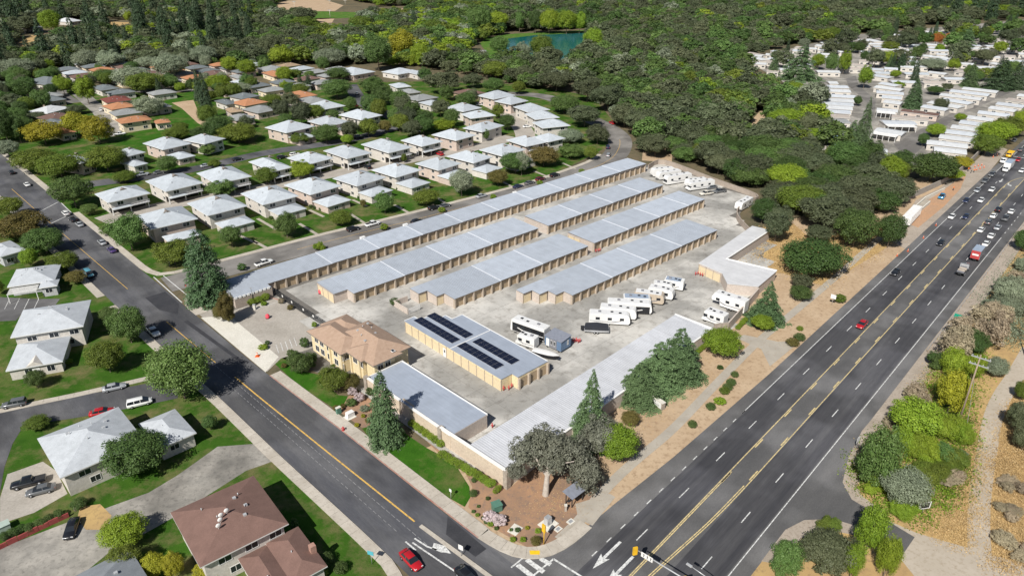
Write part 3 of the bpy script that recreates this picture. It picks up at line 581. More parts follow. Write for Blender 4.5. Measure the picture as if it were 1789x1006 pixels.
# solar building
AS = R(44.0 - .6)
T = thing('storage_building', 'storage block with black solar panels on its grey roof', 'storage building', UV(88.3, 94.8), AS + R(0.0), 'storage unit buildings in the yard')
def solbay(x0, x1, y0, y1, n='roof_section'):
    MB().box(x0 + .06, x1 - .06, y0 + .06, y1 - .06, 0, 3.1).put('wall', M['cream'], T); MB().box(x0, x1, y0, y1, 3.105, 3.28).put(n, M['roof_flat'], T)
solbay(0, 3.2, 0, 17.5); solbay(3.2, 12.6, -1.9, 17.5); solbay(0, 3.1, 17.5, 35.9); solbay(3.1, 6.2, 17.5, 33.6); solbay(6.2, 9.3, 17.5, 31.0); solbay(9.3, 12.6, 17.5, 28.4)
MB().box(-.05, 12.65, 17.4, 17.62, 3.29, 3.36).put('roof_seam', M['coping'], T)
for (x0, x1, y0, y1) in ((12.5, 12.72, -1.9, 28.4), (9.3, 12.7, 28.3, 28.5), (6.2, 9.3, 30.9, 31.1), (3.1, 6.2, 33.5, 33.7), (0, 3.1, 35.8, 36.0), (9.2, 9.4, 28.5, 31), (6.1, 6.3, 31, 33.5), (3.0, 3.2, 33.7, 35.8)): MB().box(x0, x1, y0, y1, 3.285, 3.35).put('roof_edge', M['coping'], T)
doors(T, (0.05, 35.6), (0.05, .1), 13, 3.0, DOOR_LIT, False); doors(T, (3.4, -1.86), (12.4, -1.86), 3, 2.9, DOOR, True)
MB().box(-.06, .05, 19.2, 20.4, 0, 2.3).put('office_door', M['trim_white'], T); MB().box(-.09, -.05, 19.6, 20.0, 1.2, 1.9).put('door_window', M['glass'], T)
M['chrome_grey'] = plain('aluminium', (.6, .61, .63), .35, .5, .5)
pv, n_, b_ = newmat('solar_cell'); b_.inputs['Base Color'].default_value = (0.011, 0.014, 0.030, 1); b_.inputs['Roughness'].default_value = 0.18
M['pv'] = pv
PV = MB().box(0.01, 1.265, 0.02, 1.635, 0, .04).mesh('solar_panel', pv); PV.materials.append(M['steel'])
def array(x, y, n):
    A = MB().box(x, x + 2.6, y, y + n * 1.7, 3.36, 3.425).put('solar_array', M['chrome_grey'], T)
    for i in range(2):
        for k in range(n): place('solar_panel', PV, A, (x + i * 1.31, y + k * 1.7 + .02, 3.43))
array(1.6, 19.0, 9); array(5.4, 18.6, 9); array(1.6, 3.6, 8); array(5.5, 2.6, 8)
# L-shaped building by the highway
c0 = [uvp for uvp in [(172.1, 98.9), (210.6, 103.1), (211.6, 97.0), (180.6, 94.7), (183.6, 80.2), (170.5, 78.8), (166.0, 85.8), (171.0, 90.5)]]
T = thing('storage_building', 'white roofed L-shaped building behind the golden grass', 'storage building', UV(172, 90), A0, 'storage unit buildings in the yard')
loc = [(u - 172, v - 90) for u, v in c0]
MB().prism([(x * .985, y * .985) for x, y in loc], 0, 3.0).put('wall', M['pink_beige'], T)
MB().prism(loc, 3.005, 3.2).put('roof', M['roof_foam'], T)
MB().prism(strip([loc[2], loc[3], loc[4]], .25, -.25), 3.205, 3.4).put('coping', M['coping'], T)
doors(T, (0.0, 8.6), (-1.1, .7), 3, 2.9, DOOR_LIT, False)
# yard walls
def wallrun(label, line, h, th=.25, m='blockwall', name='boundary_wall', cat='wall', cap=True):
    a = line[0]; W = thing(name, label, cat, a)
    l = [(p[0] - a[0], p[1] - a[1]) for p in line]
    for p, q in zip(l, l[1:]):
        MB().prism(strip([p, q], th / 2, -th / 2), 0, h).put('wall_panel', M[m], W)
        if cap: MB().prism(strip([p, q], th / 2 + .05, -th / 2 - .05), h + .003, h + .12).put('wall_cap', M[m], W)
    return W
wallrun('block wall curving round the far yard corner below the oaks', smoothline([UV(*p) for p in [(246, 171), (257, 170.5), (250, 142), (244.5, 120), (236, 118.8), (226, 117), (219, 113), (213, 106.5), (210.5, 103.5)]], 4), 2.0)
wallrun('beige wall between parked motorhomes and highway planting', [UV(*p) for p in [(170.6, 78.7), (158, 76.2), (147.2, 74.2)]], 2.6, m='pink_beige')
wallrun('short stone-ended wall beside the smaller motorhome', [UV(*p) for p in [(147.2, 74.2), (144, 76.3)]], 2.6, m='stone')
# sliding gate of steel pickets
W = thing('sliding_gate', 'black steel picket gate across the storage entrance', 'gate', UV(75, 172.6), R(-45.2))
for z in (.2, 1.0, 1.75): MB().box(0, 27, -.03, .03, z, z + .06).put('gate_rail', M['black_metal'], W)
pk = MB().box(-.025, .025, -.02, .02, .1, 1.85).mesh('picket', M['black_metal'])
for k in range(135): place('picket', pk, W, (0.1 + .2 * k, 0, 0))
for k in range(6): MB().box(5.0 * k - .05, 5.0 * k + .07, -.06, .06, 0, 2.1).put('gate_post', M['black_metal'], W)
for k, x in enumerate((4, 9, 15, 20)): MB().box(x, x + .6, -.07, -.035, .9, 1.5).put('gate_sign', M['trim_white'], W)
# bin enclosure
W = thing('bin_enclosure', 'open block bin enclosure with white gates at the stepped row', 'enclosure', UV(99.2, 137.5), AR)
for (x0, x1, y0, y1) in ((-4.6, -4.3, 0, 6.5), (-4.3, -.2, 6.2, 6.5)): MB().box(x0, x1, y0, y1, 0, 1.7).put('enclosure_wall', M['pink_beige'], W)
for k in range(14): MB().box(-4.2 + .27 * k, -4.1 + .27 * k, -.04, .04, .15, 1.6).put('gate_slat', M['trim_white'], W)
for z in (.3, 1.4): MB().box(-4.2, -.5, .045, .08, z, z + .1).put('gate_rail', M['trim_white'], W)
# ================================================================ houses
ORD = 'first second third fourth fifth sixth seventh eighth ninth tenth eleventh twelfth thirteenth fourteenth fifteenth sixteenth seventeenth eighteenth nineteenth twentieth'.split() + ['twenty-' + w for w in 'first second third fourth fifth sixth seventh eighth ninth'.split()]
def shingle(name, c, rough=0.9, var=0.10):
    m, n, b = newmat(name); p = wpos(n, -A0); oi = n.nodes.new('ShaderNodeObjectInfo')
    cc = mixrgb(n, 1.0, c, ramp(n, oi.outputs['Random'], (0.0, 1 - var), (1.0, 1 + var)), 'MULTIPLY')
    cc = mixrgb(n, 1.0, cc, ramp(n, noise(n, 0.5, 6, 0.7, p), (0.3, 0.85), (0.7, 1.12)), 'MULTIPLY')
    f = noise(n, 7.0, 3, 0.7, p)
    cc = mixrgb(n, 1.0, cc, ramp(n, f, (0.3, 0.86), (0.7, 1.14)), 'MULTIPLY')
    n.links.new(cc, b.inputs['Base Color']); b.inputs['Roughness'].default_value = rough; b.inputs['Specular IOR Level'].default_value = 0.25
    return m
ROOF = dict(p=shingle('pale_grey_shingle', (0.43, 0.465, 0.50), var=.09), g=shingle('grey_shingle', (0.26, 0.27, 0.27)), k=shingle('slate_shingle', (0.15, 0.17, 0.18)), b=shingle('brown_shingle', (0.155, 0.095, 0.08)),
            r=shingle('dark_red_shingle', (0.17, 0.055, 0.045)), t=shingle('terracotta_shingle', (0.40, 0.19, 0.10)), n=shingle('tan_shingle', (0.33, 0.24, 0.16)), w=shingle('white_roof_coating', (0.55, 0.565, 0.58), var=.05),
            B=shingle('red_brown_shingle', (0.19, 0.115, 0.095), var=.02), G=shingle('blue_grey_shingle', (0.25, 0.27, 0.29), var=.02), h=shingle('pale_grey_laminate', (0.45, 0.475, 0.505), var=.03), m=shingle('taupe_mobile_roof', (0.42, 0.37, 0.33)), q=shingle('blue_white_roof', (0.50, 0.53, 0.57), var=.08))
WALL = dict(w=surf('white_siding', (0.54, 0.50, 0.45), (0.60, 0.56, 0.51), 0.3, None, 2.0, 0.9, objvar=.06), p=surf('pink_siding', (0.52, 0.42, 0.36), (0.57, 0.47, 0.41), 0.3, None, 2.0, 0.9, objvar=.06),
            c=surf('cream_siding', (0.66, 0.56, 0.40), (0.70, 0.61, 0.46), 0.3, None, 2.0, 0.9, objvar=.05), t=surf('tan_siding', (0.45, 0.33, 0.22), (0.5, 0.37, 0.26), 0.3, None, 2.0, 0.9), g=surf('grey_siding', (0.40, 0.40, 0.41), (0.46, 0.46, 0.47), 0.3, None, 2, 0.9), b=surf('light_blue_siding', (0.30, 0.46, 0.60), (0.36, 0.52, 0.66), 0.3, None, 2, 0.9))
M['open'] = plain('carport_shade', (0.045, 0.042, 0.04), 0.9)  # near-black colour painting the shade inside the carport bays
PANE = MB().box(0, 1, -.02, .0, 0, 1).mesh('pane', M['glass'])
def _frame():
    mb = MB()
    for (x0, x1, z0, z1) in ((-.06, 1.06, -.07, 0), (-.06, 1.06, 1, 1.07), (-.06, 0, 0, 1), (1, 1.06, 0, 1), (.48, .52, 0, 1)): mb.box(x0, x1, -.06, 0, z0, z1)
    return mb.mesh('window_frame', M['trim_white'])
FRAME = _frame()
PIPE = MB().tube((0, 0, 0), (0, 0, .55), .09, n=8).mesh('roof_vent', M['steel'])
BOXV = MB().box(-.25, .25, -.25, .25, 0, .3).mesh('roof_vent', M['steel'])
def window(T, x, y, z, w, h, rz):
    p = place('window', PANE, T, (x, y, z), rz, (w, 1, h)); f = place('window_frame', FRAME, p)
    return p
def hiproof(w, d, z, pitch, fascia=0.22):
    mb = MB(); h = min(w, d) / 2 * pitch; e = min(w, d) / 2 * .985
    if w >= d: r = [(e, d / 2, z + h), (w - e, d / 2, z + h)]; fs = [(0, 1, 5, 4), (1, 2, 5), (2, 3, 4, 5), (3, 0, 4)]
    else: r = [(w / 2, e, z + h), (w / 2, d - e, z + h)]; fs = [(0, 1, 4), (1, 2, 5, 4), (2, 3, 5), (3, 0, 4, 5)]
    b = [(0, 0, z), (w, 0, z), (w, d, z), (0, d, z)]
    mb.add(b + r, fs, 0)
    mb.add([(x, y, z - fascia) for x, y, _ in b] + [(x, y, z - .003) for x, y, _ in b], [(3, 2, 1, 0), (0, 1, 5, 4), (1, 2, 6, 5), (2, 3, 7, 6), (3, 0, 4, 7)], 1)
    return mb, h
def gableroof(w, d, z, h, th=.15):
    mb = MB(); mb.add([(0, 0, z), (w, 0, z), (w, d, z), (0, d, z), (0, d / 2, z + h), (w, d / 2, z + h)], [(0, 1, 5, 4), (2, 3, 4, 5)], 0)
    mb.add([(0, 0, z - th), (w, 0, z - th), (w, d, z - th), (0, d, z - th), (0, 0, z), (w, 0, z), (w, d, z), (0, d, z), (0, d / 2, z + h), (w, d / 2, z + h)], [(3, 2, 1, 0), (0, 1, 5, 4), (2, 3, 7, 6), (1, 2, 6, 9, 5), (3, 0, 4, 8, 7)], 1)
    return mb
def rect3(L, B, Rr, z, ang=None):
    a, b, c = G(*L, z), G(*B, z), G(*Rr, z)
    if ang is None:
        t1 = math.atan2(c[1] - b[1], c[0] - b[0]); t2 = math.atan2(a[1] - b[1], a[0] - b[0]) - math.pi / 2
        d = (t2 - t1 + math.pi) % (2 * math.pi) - math.pi; ang = t1 + d / 2
    cx, sx = math.cos(ang), math.sin(ang)
    w = max(4.0, (c[0] - b[0]) * cx + (c[1] - b[1]) * sx); d = max(4.0, -(a[0] - b[0]) * sx + (a[1] - b[1]) * cx)
    return b, ang, w, d
def house(zone, cat, L, B, Rr, ze=5.4, roof='p', wall='w', front=None, style='', pitch=.39, label=None, group=None, ang=None):
    b, an, w, d = rect3(L, B, Rr, ze, ang)
    w = min(max(w, 7), 19) * 1.04; d = min(max(d, 6.5), 19) * (1.12 if ze > 4.5 else 1.25)
    T = thing('house', label, cat, b, an, group)
    o = 1.0 if ze > 4.5 else .7
    if 'G' in style:                                   # carport bays below, storey above
        MB().box(o, w - o, o + 3.2, d - o, 0, ze - .2).put('wall', WALL[wall], T); MB().box(o, w - o, o, o + 3.195, 2.6, ze - .2).put('upper_wall', WALL[wall], T)
        for x in (o, w / 2 - .2, w - o - .3): MB().box(x, x + .3, o + .05, o + .4, 0, 2.595).put('post', M['trim_white'], T)
        MB().box(o + .3, w - o - .3, o + 3.1, o + 3.19, .05, 2.5).put('carport_shade_panel', M['open'], T)  # dark sheet on the back wall, standing in for carport shade
        bl = MB().box(w * .5, w - o, -.6, o - .01, 2.45, 2.6).put('balcony', WALL['g'], T)
        MB().box(w * .5, w - o, -.6, -.52, 3.45, 3.53).put('railing', M['trim_white'], bl)
        for k in range(7): MB().box(w * .5 + (w * .5 - o) * k / 6.2, w * .5 + (w * .5 - o) * k / 6.2 + .06, -.58, -.54, 2.6, 3.45).put('baluster', M['trim_white'], bl)
        mb, h = hiproof(w * .44, 2.0, 2.75, .3); mb.put('garage_awning', [ROOF[roof], M['trim_white']], T, loc=(o, -.9, 0))
    else: MB().box(o, w - o, o, d - o, 0, ze - .2).put('wall', WALL[wall], T)
    mb, h = hiproof(w, d, ze, pitch); rf = mb.put('roof', [ROOF[roof], M['trim_white'] if roof in 'phwq' else M['fascia']], T)
    two = ze > 4.5
    zz = [3.4, 0.9] if two else [0.9]
    for z in zz:
        for x in (w * .22, w * .68):
            if z > 3 or not (front or 'G' in style): window(T, x, o - .002, z, 2.0, 1.25, 0)
        for y in (d * .25, d * .7): window(T, o - .002, y + 1.4, z, 1.4, 1.1, -math.pi / 2)
    if not two and not front: MB().box(w * .44, w * .44 + 1.0, o - .05, o - .003, 0.05, 2.1).put('door', M['fascia'], T)
    if 'v' not in style and two: # small gablet near the ridge
        gy = d * .5 - min(w, d) * .12; gz = ze + gy * pitch
        MB().add([(w / 2 - 1.3, gy - .5, gz - .16), (w / 2 + 1.3, gy - .5, gz - .16), (w / 2, gy - .5, gz + .5), (w / 2, d / 2, gz + .5)], [(0, 1, 2), (0, 2, 3), (1, 3, 2)], 0).put('gablet', M['fascia'], rf)
    for k in range(3):
        x, y = w * random.uniform(.25, .75), d * random.uniform(.2, .5)
        zz_ = ze + min(x, y, w - x, d - y) * pitch
        place('roof_vent', PIPE if k else BOXV, rf, (x, y, zz_ - .06))
    if front:
        b2, a2, w2, d2 = rect3(*front, 2.9, an)
        w2 = min(w2, 14); d2 = min(d2, 13)
        dx, dy = b2[0] - b[0], b2[1] - b[1]; lx, ly = dx * math.cos(an) + dy * math.sin(an), -dx * math.sin(an) + dy * math.cos(an)
        if ly + d2 > o and ly < 0: d2 = min(d2, -ly + o + .6)
        ax = MB().box(.45, w2 - .45, .45, max(d2 - .3, 1.2), 0, 2.75).put('front_room', WALL[wall], T, loc=(lx, ly, 0))
        mb, _ = hiproof(w2, max(d2, 4), 2.9, .34, .18); ar = mb.put('porch_roof', [ROOF[roof], M['trim_white']], T, loc=(lx, ly, 0))
        window(T, lx + w2 * .3, ly + .448, .9, 1.6, 1.1, 0); MB().box(w2 * .62, w2 * .62 + 1.0, .40, .447, .05, 2.1).put('door', M['fascia'], T, loc=(lx, ly, 0))
    return T
def KK(c, *q): return [K(c, q[i], q[i + 1]) for i in range(0, len(q), 2)]
# front row: (crop, main L B R, front L B R)
FR = [(5, 975, 510, 1045, 600, 1355, 520, 1115, 650, 1170, 690, 1400, 635), (5, 1300, 430, 1440, 505, 1715, 440, 1455, 565, 1560, 600, 1775, 545),
      (6, -110, 360, 35, 430, 280, 370, 70, 465, 150, 505, 345, 455), (6, 195, 300, 365, 360, 580, 300, 380, 405, 485, 445, 655, 395), (6, 540, 250, 690, 300, 885, 240, 690, 345, 790, 375, 955, 330),
      (6, 800, 195, 960, 240, 1140, 190, 965, 275, 1070, 315, 1210, 275), (6, 1100, 150, 1255, 190, 1420, 145, 1260, 222, 1340, 255, 1500, 215), (6, 1320, 100, 1500, 140, 1640, 100, 1485, 180, 1590, 210, 1700, 170),
      (6, 1545, 55, 1700, 92, 1870, 50, 1720, 130, 1800, 155, 1930, 110), (7, -30, -20, 75, 25, 200, -10, 60, 40, 130, 65, 240, 40)]
for i, q in enumerate(FR):
    house('front', 'house', *KK(q[0], *q[1:7]), wall='w' if i % 3 else 'p', front=KK(q[0], *q[7:]), label=f'pale-roofed two-storey house, {ORD[i]} from the corner facing the storage street', group='houses facing the storage street')
# second row with carports towards the alley
SR = [(5, 665, 360, 750, 415, 1035, 350), (5, 1010, 275, 1150, 338, 1410, 280), (5, 1365, 220, 1500, 285, 1745, 235), (6, -60, 140, 100, 200, 240, 170), (6, 190, 115, 350, 150, 540, 110), (6, 470, 60, 620, 110, 790, 70), (6, 740, 15, 910, 70, 1070, 30), (6, 1000, -12, 1140, 25, 1290, -8)]
for i, q in enumerate(SR):
    house('second', 'house', *KK(q[0], *q[1:]), wall='w', style='G', label=f'pale-roofed house with open carports, {ORD[i]} from the side street in second row', group='houses with carports on the alley')
TR = [(5, 820, 62, 890, 92, 1000, 62, 850, 140, 930, 165, 1030, 140), (5, 1000, 8, 1130, 48, 1330, 5, 1175, 80, 1240, 115, 1370, 90), (5, 440, 110, 560, 142, 620, 120, 0), (1, 1310, 970, 1420, 1003, 1545, 960, 0), (2, 90, 885, 200, 925, 375, 875, 210, 950, 290, 975, 395, 940), (2, 370, 845, 480, 880, 630, 845, 545, 890, 600, 910, 680, 900),
      (2, 590, 800, 720, 835, 855, 800, 0), (2, 355, 735, 440, 765, 600, 735, 0), (2, 1230, 940, 1380, 978, 1510, 940, 0), (2, 1450, 890, 1560, 918, 1690, 870, 0), (2, 1430, 795, 1480, 825, 1640, 800, 0), (2, 1340, 745, 1430, 778, 1530, 745, 0)]
for i, q in enumerate(sorted(TR, key=lambda t: K(t[0], t[1], t[2])[0])):
    house('third', 'house', *KK(q[0], *q[1:7]), wall='w' if i % 2 else 'p', front=KK(q[0], *q[7:]) if len(q) > 9 else None, label=f'pale-roofed house in the third row behind the dark street, {ORD[i]} from left', group='houses behind the dark inner street')
ER = [(2, 1550, 665, 1640, 692, 1770, 660), (2, 1660, 705, 1760, 728, 1870, 700), (3, 10, 745, 90, 782, 230, 760), (3, 80, 795, 140, 832, 300, 815), (3, 130, 855, 190, 892, 375, 872), (3, 140, 955, 230, 988, 335, 958)]
for i, q in enumerate(ER):
    house('east', 'house', *KK(q[0], *q[1:]), wall='p' if i < 2 else 'w', style='v', label=f'pale-roofed house in the diagonal row by the curved road, {ORD[i]} from far end', group='houses beside the curved road')
# mixed older houses, each by its roof
OH = [(1, 240, 560, 320, 592, 475, 545, 'k', 'w', 'slate and brown roofed house at the far left beside a gravel drive'), (1, 210, 680, 300, 715, 455, 690, 'k', 'p', 'low slate roofed house left of the dark red roofed one'),
      (1, 235, 775, 330, 790, 465, 745, 'w', 'w', 'bright white flat-looking roof between slate and brown roofs'), (1, 300, 815, 360, 838, 508, 800, 'b', 'p', 'brown roofed house above the left golden tree'), (1, 295, 850, 360, 875, 480, 850, 'k', 'p', 'slate roofed house between the two golden trees'),
      (1, 385, 905, 420, 935, 520, 915, 't', 'c', 'small terracotta roof half hidden by golden trees'), (1, 695, 695, 740, 718, 915, 697, 'r', 'c', 'long dark red roofed house above the terracotta ones'), (1, 720, 742, 775, 765, 945, 738, 't', 'c', 'terracotta roof between dark red and pale roofs'),
      (1, 765, 785, 800, 808, 990, 780, 'g', 'c', 'pale grey roof above the cream two-storey house'), (1, 800, 835, 840, 862, 1052, 832, 't', 'c', 'cream two-storey house with terracotta roof beside the bright lawn'), (1, 1055, 845, 1082, 862, 1182, 852, 't', 'c', 'small terracotta garage at the end of the cream house'),
      (1, 640, 612, 700, 632, 830, 615, 'k', 'w', 'slate roof behind the dark red roofed house'), (1, 1405, 510, 1450, 540, 1580, 530, 'b', 'p', 'brown roofed house at the wood edge with dark conifer in front'), (1, 1615, 530, 1650, 550, 1720, 540, 'g', 'w', 'small grey roof at the wood edge'),
      (1, 1520, 705, 1570, 730, 1650, 715, 'k', 'w', 'dark slate roof right of the tall dark conifers'), (1, 1610, 672, 1680, 690, 1800, 665, 'k', 'w', 'far slate roof above the terracotta pair'), (1, 1640, 715, 1700, 740, 1840, 705, 't', 'c', 'wide terracotta roof of the grouped houses'),
      (1, 1550, 765, 1600, 785, 1690, 775, 'n', 'p', 'tan roof below the dark slate one'), (1, 1600, 815, 1640, 842, 1755, 810, 'g', 'p', 'grey roofed house at the lower lawn edge'), (1, 1700, 765, 1790, 790, 1940, 760, 'g', 'p', 'grey roofed two-storey house with pink walls beside parked cars'),
      (2, 10, 480, 60, 498, 200, 480, 'g', 'p', 'grey roofed house at the wood edge above the lawn'), (2, 60, 510, 110, 535, 215, 520, 't', 'c', 'terracotta roofed house at the wood edge'), (2, 215, 655, 270, 682, 410, 662, 't', 'c', 'terracotta roofed house beside the concrete drive'),
      (2, 285, 698, 360, 722, 490, 700, 'g', 'c', 'grey roofed house beside the terracotta one'), (2, 610, 490, 665, 525, 772, 485, 'p', 'p', 'far pale roofed house at the head of the dark street'), (2, 905, 500, 975, 520, 1082, 492, 'p', 'w', 'far pale roofed house with dark porch below the tall willow'),
      (2, 930, 592, 965, 612, 1062, 600, 'p', 'w', 'pale roof below the far willow house'), (2, 1015, 630, 1050, 652, 1130, 640, 'g', 'w', 'grey roof right of the street trees'), (2, 1045, 683, 1110, 705, 1240, 675, 'g', 'w', 'wide grey roof right of the tall street tree'),
      (2, 1145, 715, 1200, 735, 1290, 715, 'p', 'w', 'pale roof under the big dark oak'), (2, 1390, 642, 1450, 667, 1562, 642, 'b', 't', 'brown roofed tan house beside the big dark oak'), (2, 1080, 495, 1110, 520, 1160, 505, 'p', 'w', 'small pale wing right of the far willow house'),
      (5, -110, 745, 0, 792, 165, 748, 'h', 'g', 'grey house at the left edge across the side street'), (1, 0, 0, 0, 0, 0, 0, 0, 0, 0)]
for q in OH[:-1]:
    house('old', 'house', *KK(q[0], *q[1:7]), ze=4.9 if q[0] == 1 and q[9].startswith('cream') else 3.6, roof=q[7], wall=q[8], style='v', label=q[9], group='older houses beyond the pale-roofed rows', pitch=.3)
# further roofs packed between the trees of the older streets
OZ = [(40, 160), (130, 122), (420, 120), (600, 132), (620, 150), (520, 172), (440, 205), (370, 190), (345, 158), (285, 160), (280, 212), (120, 215), (60, 200)]
HC0 = [(o.location.x + 7 * math.cos(o.rotation_euler.z) - 6 * math.sin(o.rotation_euler.z), o.location.y + 7 * math.sin(o.rotation_euler.z) + 6 * math.cos(o.rotation_euler.z)) for o in col.objects if o.get('category') == 'house']
names_ = dict(k='slate', b='brown', g='grey', t='terracotta', n='tan', p='pale grey'); new_ = []
for i in range(30):
    for j in range(30):
        x, y = UV(40 + 17.5 * i, 250 + 19 * j); pp = P(x, y, 0); cx_, cy_ = x - 1, y + 9
        if not inpoly(pp[:2], OZ) or any(math.dist((cx_, cy_), h) < 15.5 for h in HC0) or any(math.dist((cx_, cy_), q) < 11 for q in IS + IS2): continue
        new_.append((pp[0], x, y)); HC0.append((cx_, cy_))
new_.sort(); cnt_ = {}
for (px_, x, y) in new_:
    rc_ = random.choice('kbgtnkgp'); cnt_[rc_] = cnt_.get(rc_, 0) + 1
    a_, b_, c_ = P(*[v + d for v, d in zip((x, y), (-9.2 * SA, 9.2 * CA))], 3.6), P(x, y, 3.6), P(*[v + d for v, d in zip((x, y), (14.0 * CA, 14.0 * SA))], 3.6)
    if cnt_[rc_] <= len(ORD): house('old', 'house', a_[:2], b_[:2], c_[:2], 3.6, rc_, random.choice('wpc'), style='v', label=f'{names_[rc_]} roofed house among the far left garden trees, {ORD[cnt_[rc_] - 1]} from left', group='houses among the far left trees', pitch=.3)
print('extra houses', len(new_))
# near houses across the side street, on the site grid
def gridhouse(label, u0, u1, v0, v1, ze, roof, wall, ang=0.0, pitch=.34, extra=(), name='house'):
    an = A0 + R(ang); o = .7; w, d = u1 - u0, v1 - v0
    T = thing(name, label, 'house', UV(u0, v0), an)
    MB().box(o, w - o, o, d - o, 0, ze - .2).put('wall', WALL[wall], T)
    mb, h = hiproof(w, d, ze, pitch); rf = mb.put('roof', [ROOF[roof], M['trim_white']], T)
    for k in range(7):
        x, y = w * random.uniform(.25, .75), d * random.uniform(.25, .75)
        place('roof_vent', PIPE if k % 3 else BOXV, rf, (x, y, ze + min(x, y, w - x, d - y) * pitch - .05))
    for x in (w * .2, w * .5, w * .78): window(T, x, o - .002, ze - 2.0, 1.9, 1.1, 0)
    if ze > 4.5:
        for x in (w * .3, w * .7): window(T, x, o - .002, .9, 1.6, 1.2, 0)
    for y in (d * .3, d * .75): window(T, o - .002, y, ze - 2.0, 1.5, 1.1, -math.pi / 2)
    for (x0, x1, y0, y1, z, rl, ry) in extra:
        MB().box(x0 + .5, x1 - .5, y0 + .5, y1 - .5, 0, z - .2).put('side_wing', WALL[wall], T)
        mb, _ = hiproof(x1 - x0, y1 - y0, z, .34); r2 = mb.put('side_wing_roof', [ROOF[rl], M['trim_white']], T, loc=(x0, y0, 0))
        place('roof_vent', PIPE, r2, ((x1 - x0) * .4, (y1 - y0) * .5, z + .6))
        window(T, x0 + (x1 - x0) * .3, y0 + .498, z - 1.9, 1.6, 1.1, 0)
        if ry:
            gx = (x1 - x0) * .35; MB().add([(x0 + gx, y0 + .05, z + .05), (x0 + gx + 3.4, y0 + .05, z + .05), (x0 + gx + 1.7, y0 + .05, z + 1.1), (x0 + gx + 1.7, y0 + 3.3, z + 1.15)], [(0, 1, 2), (0, 2, 3), (1, 3, 2)]).put('porch_gable', WALL[wall], T)
            window(T, x0 + gx + 3.8, y0 + .498, .8, 1.5, 1.3, 0)
            MB().box(x0 + gx + .9, x0 + gx + 2.4, y0 + .44, y0 + .495, .05, 2.2).put('door', M['trim_white'], T)
    return T
T = gridhouse('large pale grey hip-roofed house on the lawn corner, small satellite dish', 15.4, 30.6, 184.2, 199.0, 5.4, 'h', 'w', ang=-22.5, extra=[(.6, 11.8, -11.4, 1.2, 2.9, 'h', True)])
T.location = (*UV(15.2, 185.0), 0)
gridhouse('pale grey roofed house with lower wing beside the court', 10.0, 24.4, 124.0, 139.2, 5.0, 'h', 'w', extra=[(15.8, 23.0, -1.4, 9.4, 3.2, 'h', False)])
T = gridhouse('red-brown roofed apartment house with satellite dishes beside the cracked drive', 19.4, 33.3, 87.0, 101.6, 5.6, 'B', 'w', ang=-4.5, pitch=.30, extra=[(10.0, 15.6, -9.6, 1.0, 3.2, 'B', False), (5.5, 10.6, -13.5, .8, 3.0, 'B', False)])
for (x, y) in ((6.6, 6.2), (5.2, 5.2), (4.6, 4.4), (5.6, 6.0)):
    mb = MB().tube((0, 0, 0), (0, 0, .7), .05); mb.ball((0, -.1, .9), .42, .14, .42, 10, 6); mb.put('satellite_dish', M['trim_white'], T, loc=(x, y, 5.6 + min(x, y) * .30 - .05))
MB().box(14.6, 15.5, -6.2, -5.3, 3.1, 4.8).put('chimney', surf('chimney_brick', (.36, .2, .16), (.42, .26, .2), 2), T)
gridhouse('grey shingle hip roof cut off by the bottom edge', 2.2, 13.5, 86.0, 100.6, 3.6, 'G', 'g', ang=0)
# house with white framed patio roof across the street
T = gridhouse('pale house with slatted white patio roof beside the parking court', 21.5, 33.0, 222.0, 234.5, 3.2, 'h', 'g', ang=-22, extra=[(8.0, 12.5, -3.5, 1.0, 3.0, 'h', False)])
for k in range(9): MB().box(.5, 7.5, -4.2 + .5 * k, -4.1 + .5 * k, 2.6, 2.72).put('patio_slat', M['trim_white'], T)
for x in (.6, 7.3): MB().box(x, x + .15, -4.2, -4.05, 0, 2.6).put('patio_post', M['trim_white'], T)
# ---------------------------------------------------------------- office
T = thing('office_building', 'two-storey cream office with tan tiled hip roofs beside the entrance', 'office', UV(66.6, 116.0), A0 + R(.3))
def tile_roof(w, d, z, pitch, nm, loc, along=None):
    mb, h = hiproof(w, d, z, pitch, .25); return mb.put(nm, [TILE, M['fascia']], T, loc=loc)
m_, n_, b_ = newmat('tan_roof_tile'); p_ = wpos(n_, -A0); w_ = n_.nodes.new('ShaderNodeTexWave'); w_.inputs['Scale'].default_value = 1.6; w_.inputs['Distortion'].default_value = .6; w_.wave_profile = 'SAW'; w_.bands_direction = 'DIAGONAL'
n_.links.new(p_, w_.inputs['Vector']); cc_ = mixrgb(n_, ramp(n_, noise(n_, 1.2, 5, .7, p_), (.35, 0.0), (.65, 1.0)), (0.36, 0.245, 0.175), (0.43, 0.305, 0.225))
n_.links.new(mixrgb(n_, 1.0, cc_, ramp(n_, w_.outputs['Fac'], (0.0, .86), (1.0, 1.06)), 'MULTIPLY'), b_.inputs['Base Color']); b_.inputs['Roughness'].default_value = .85
TILE = m_
cw = M['cream']
MB().box(4.0, 13.0, .8, 16.4, 0, 5.4).put('wall', cw, T); tile_roof(10.4, 17.2, 5.6, .42, 'roof', (3.2, .2, 0))
MB().box(1.0, 7.5, 9.2, 23.0, 0, 5.2).put('entrance_wing', cw, T); tile_roof(8.4, 15.0, 5.4, .40, 'wing_roof', (.2, 8.6, 0))
MB().box(2.6, 8.0, 3.6, 9.0, 0, 5.3).put('street_bay', cw, T); tile_roof(7.4, 7.0, 5.5, .42, 'bay_roof', (1.8, 2.8, 0))
MB().box(3.5, 9.0, 0.3, 3.4, 0, 5.2).put('corner_bay', cw, T); tile_roof(8.0, 5.2, 5.45, .42, 'corner_roof', (2.7, -.5, 0))
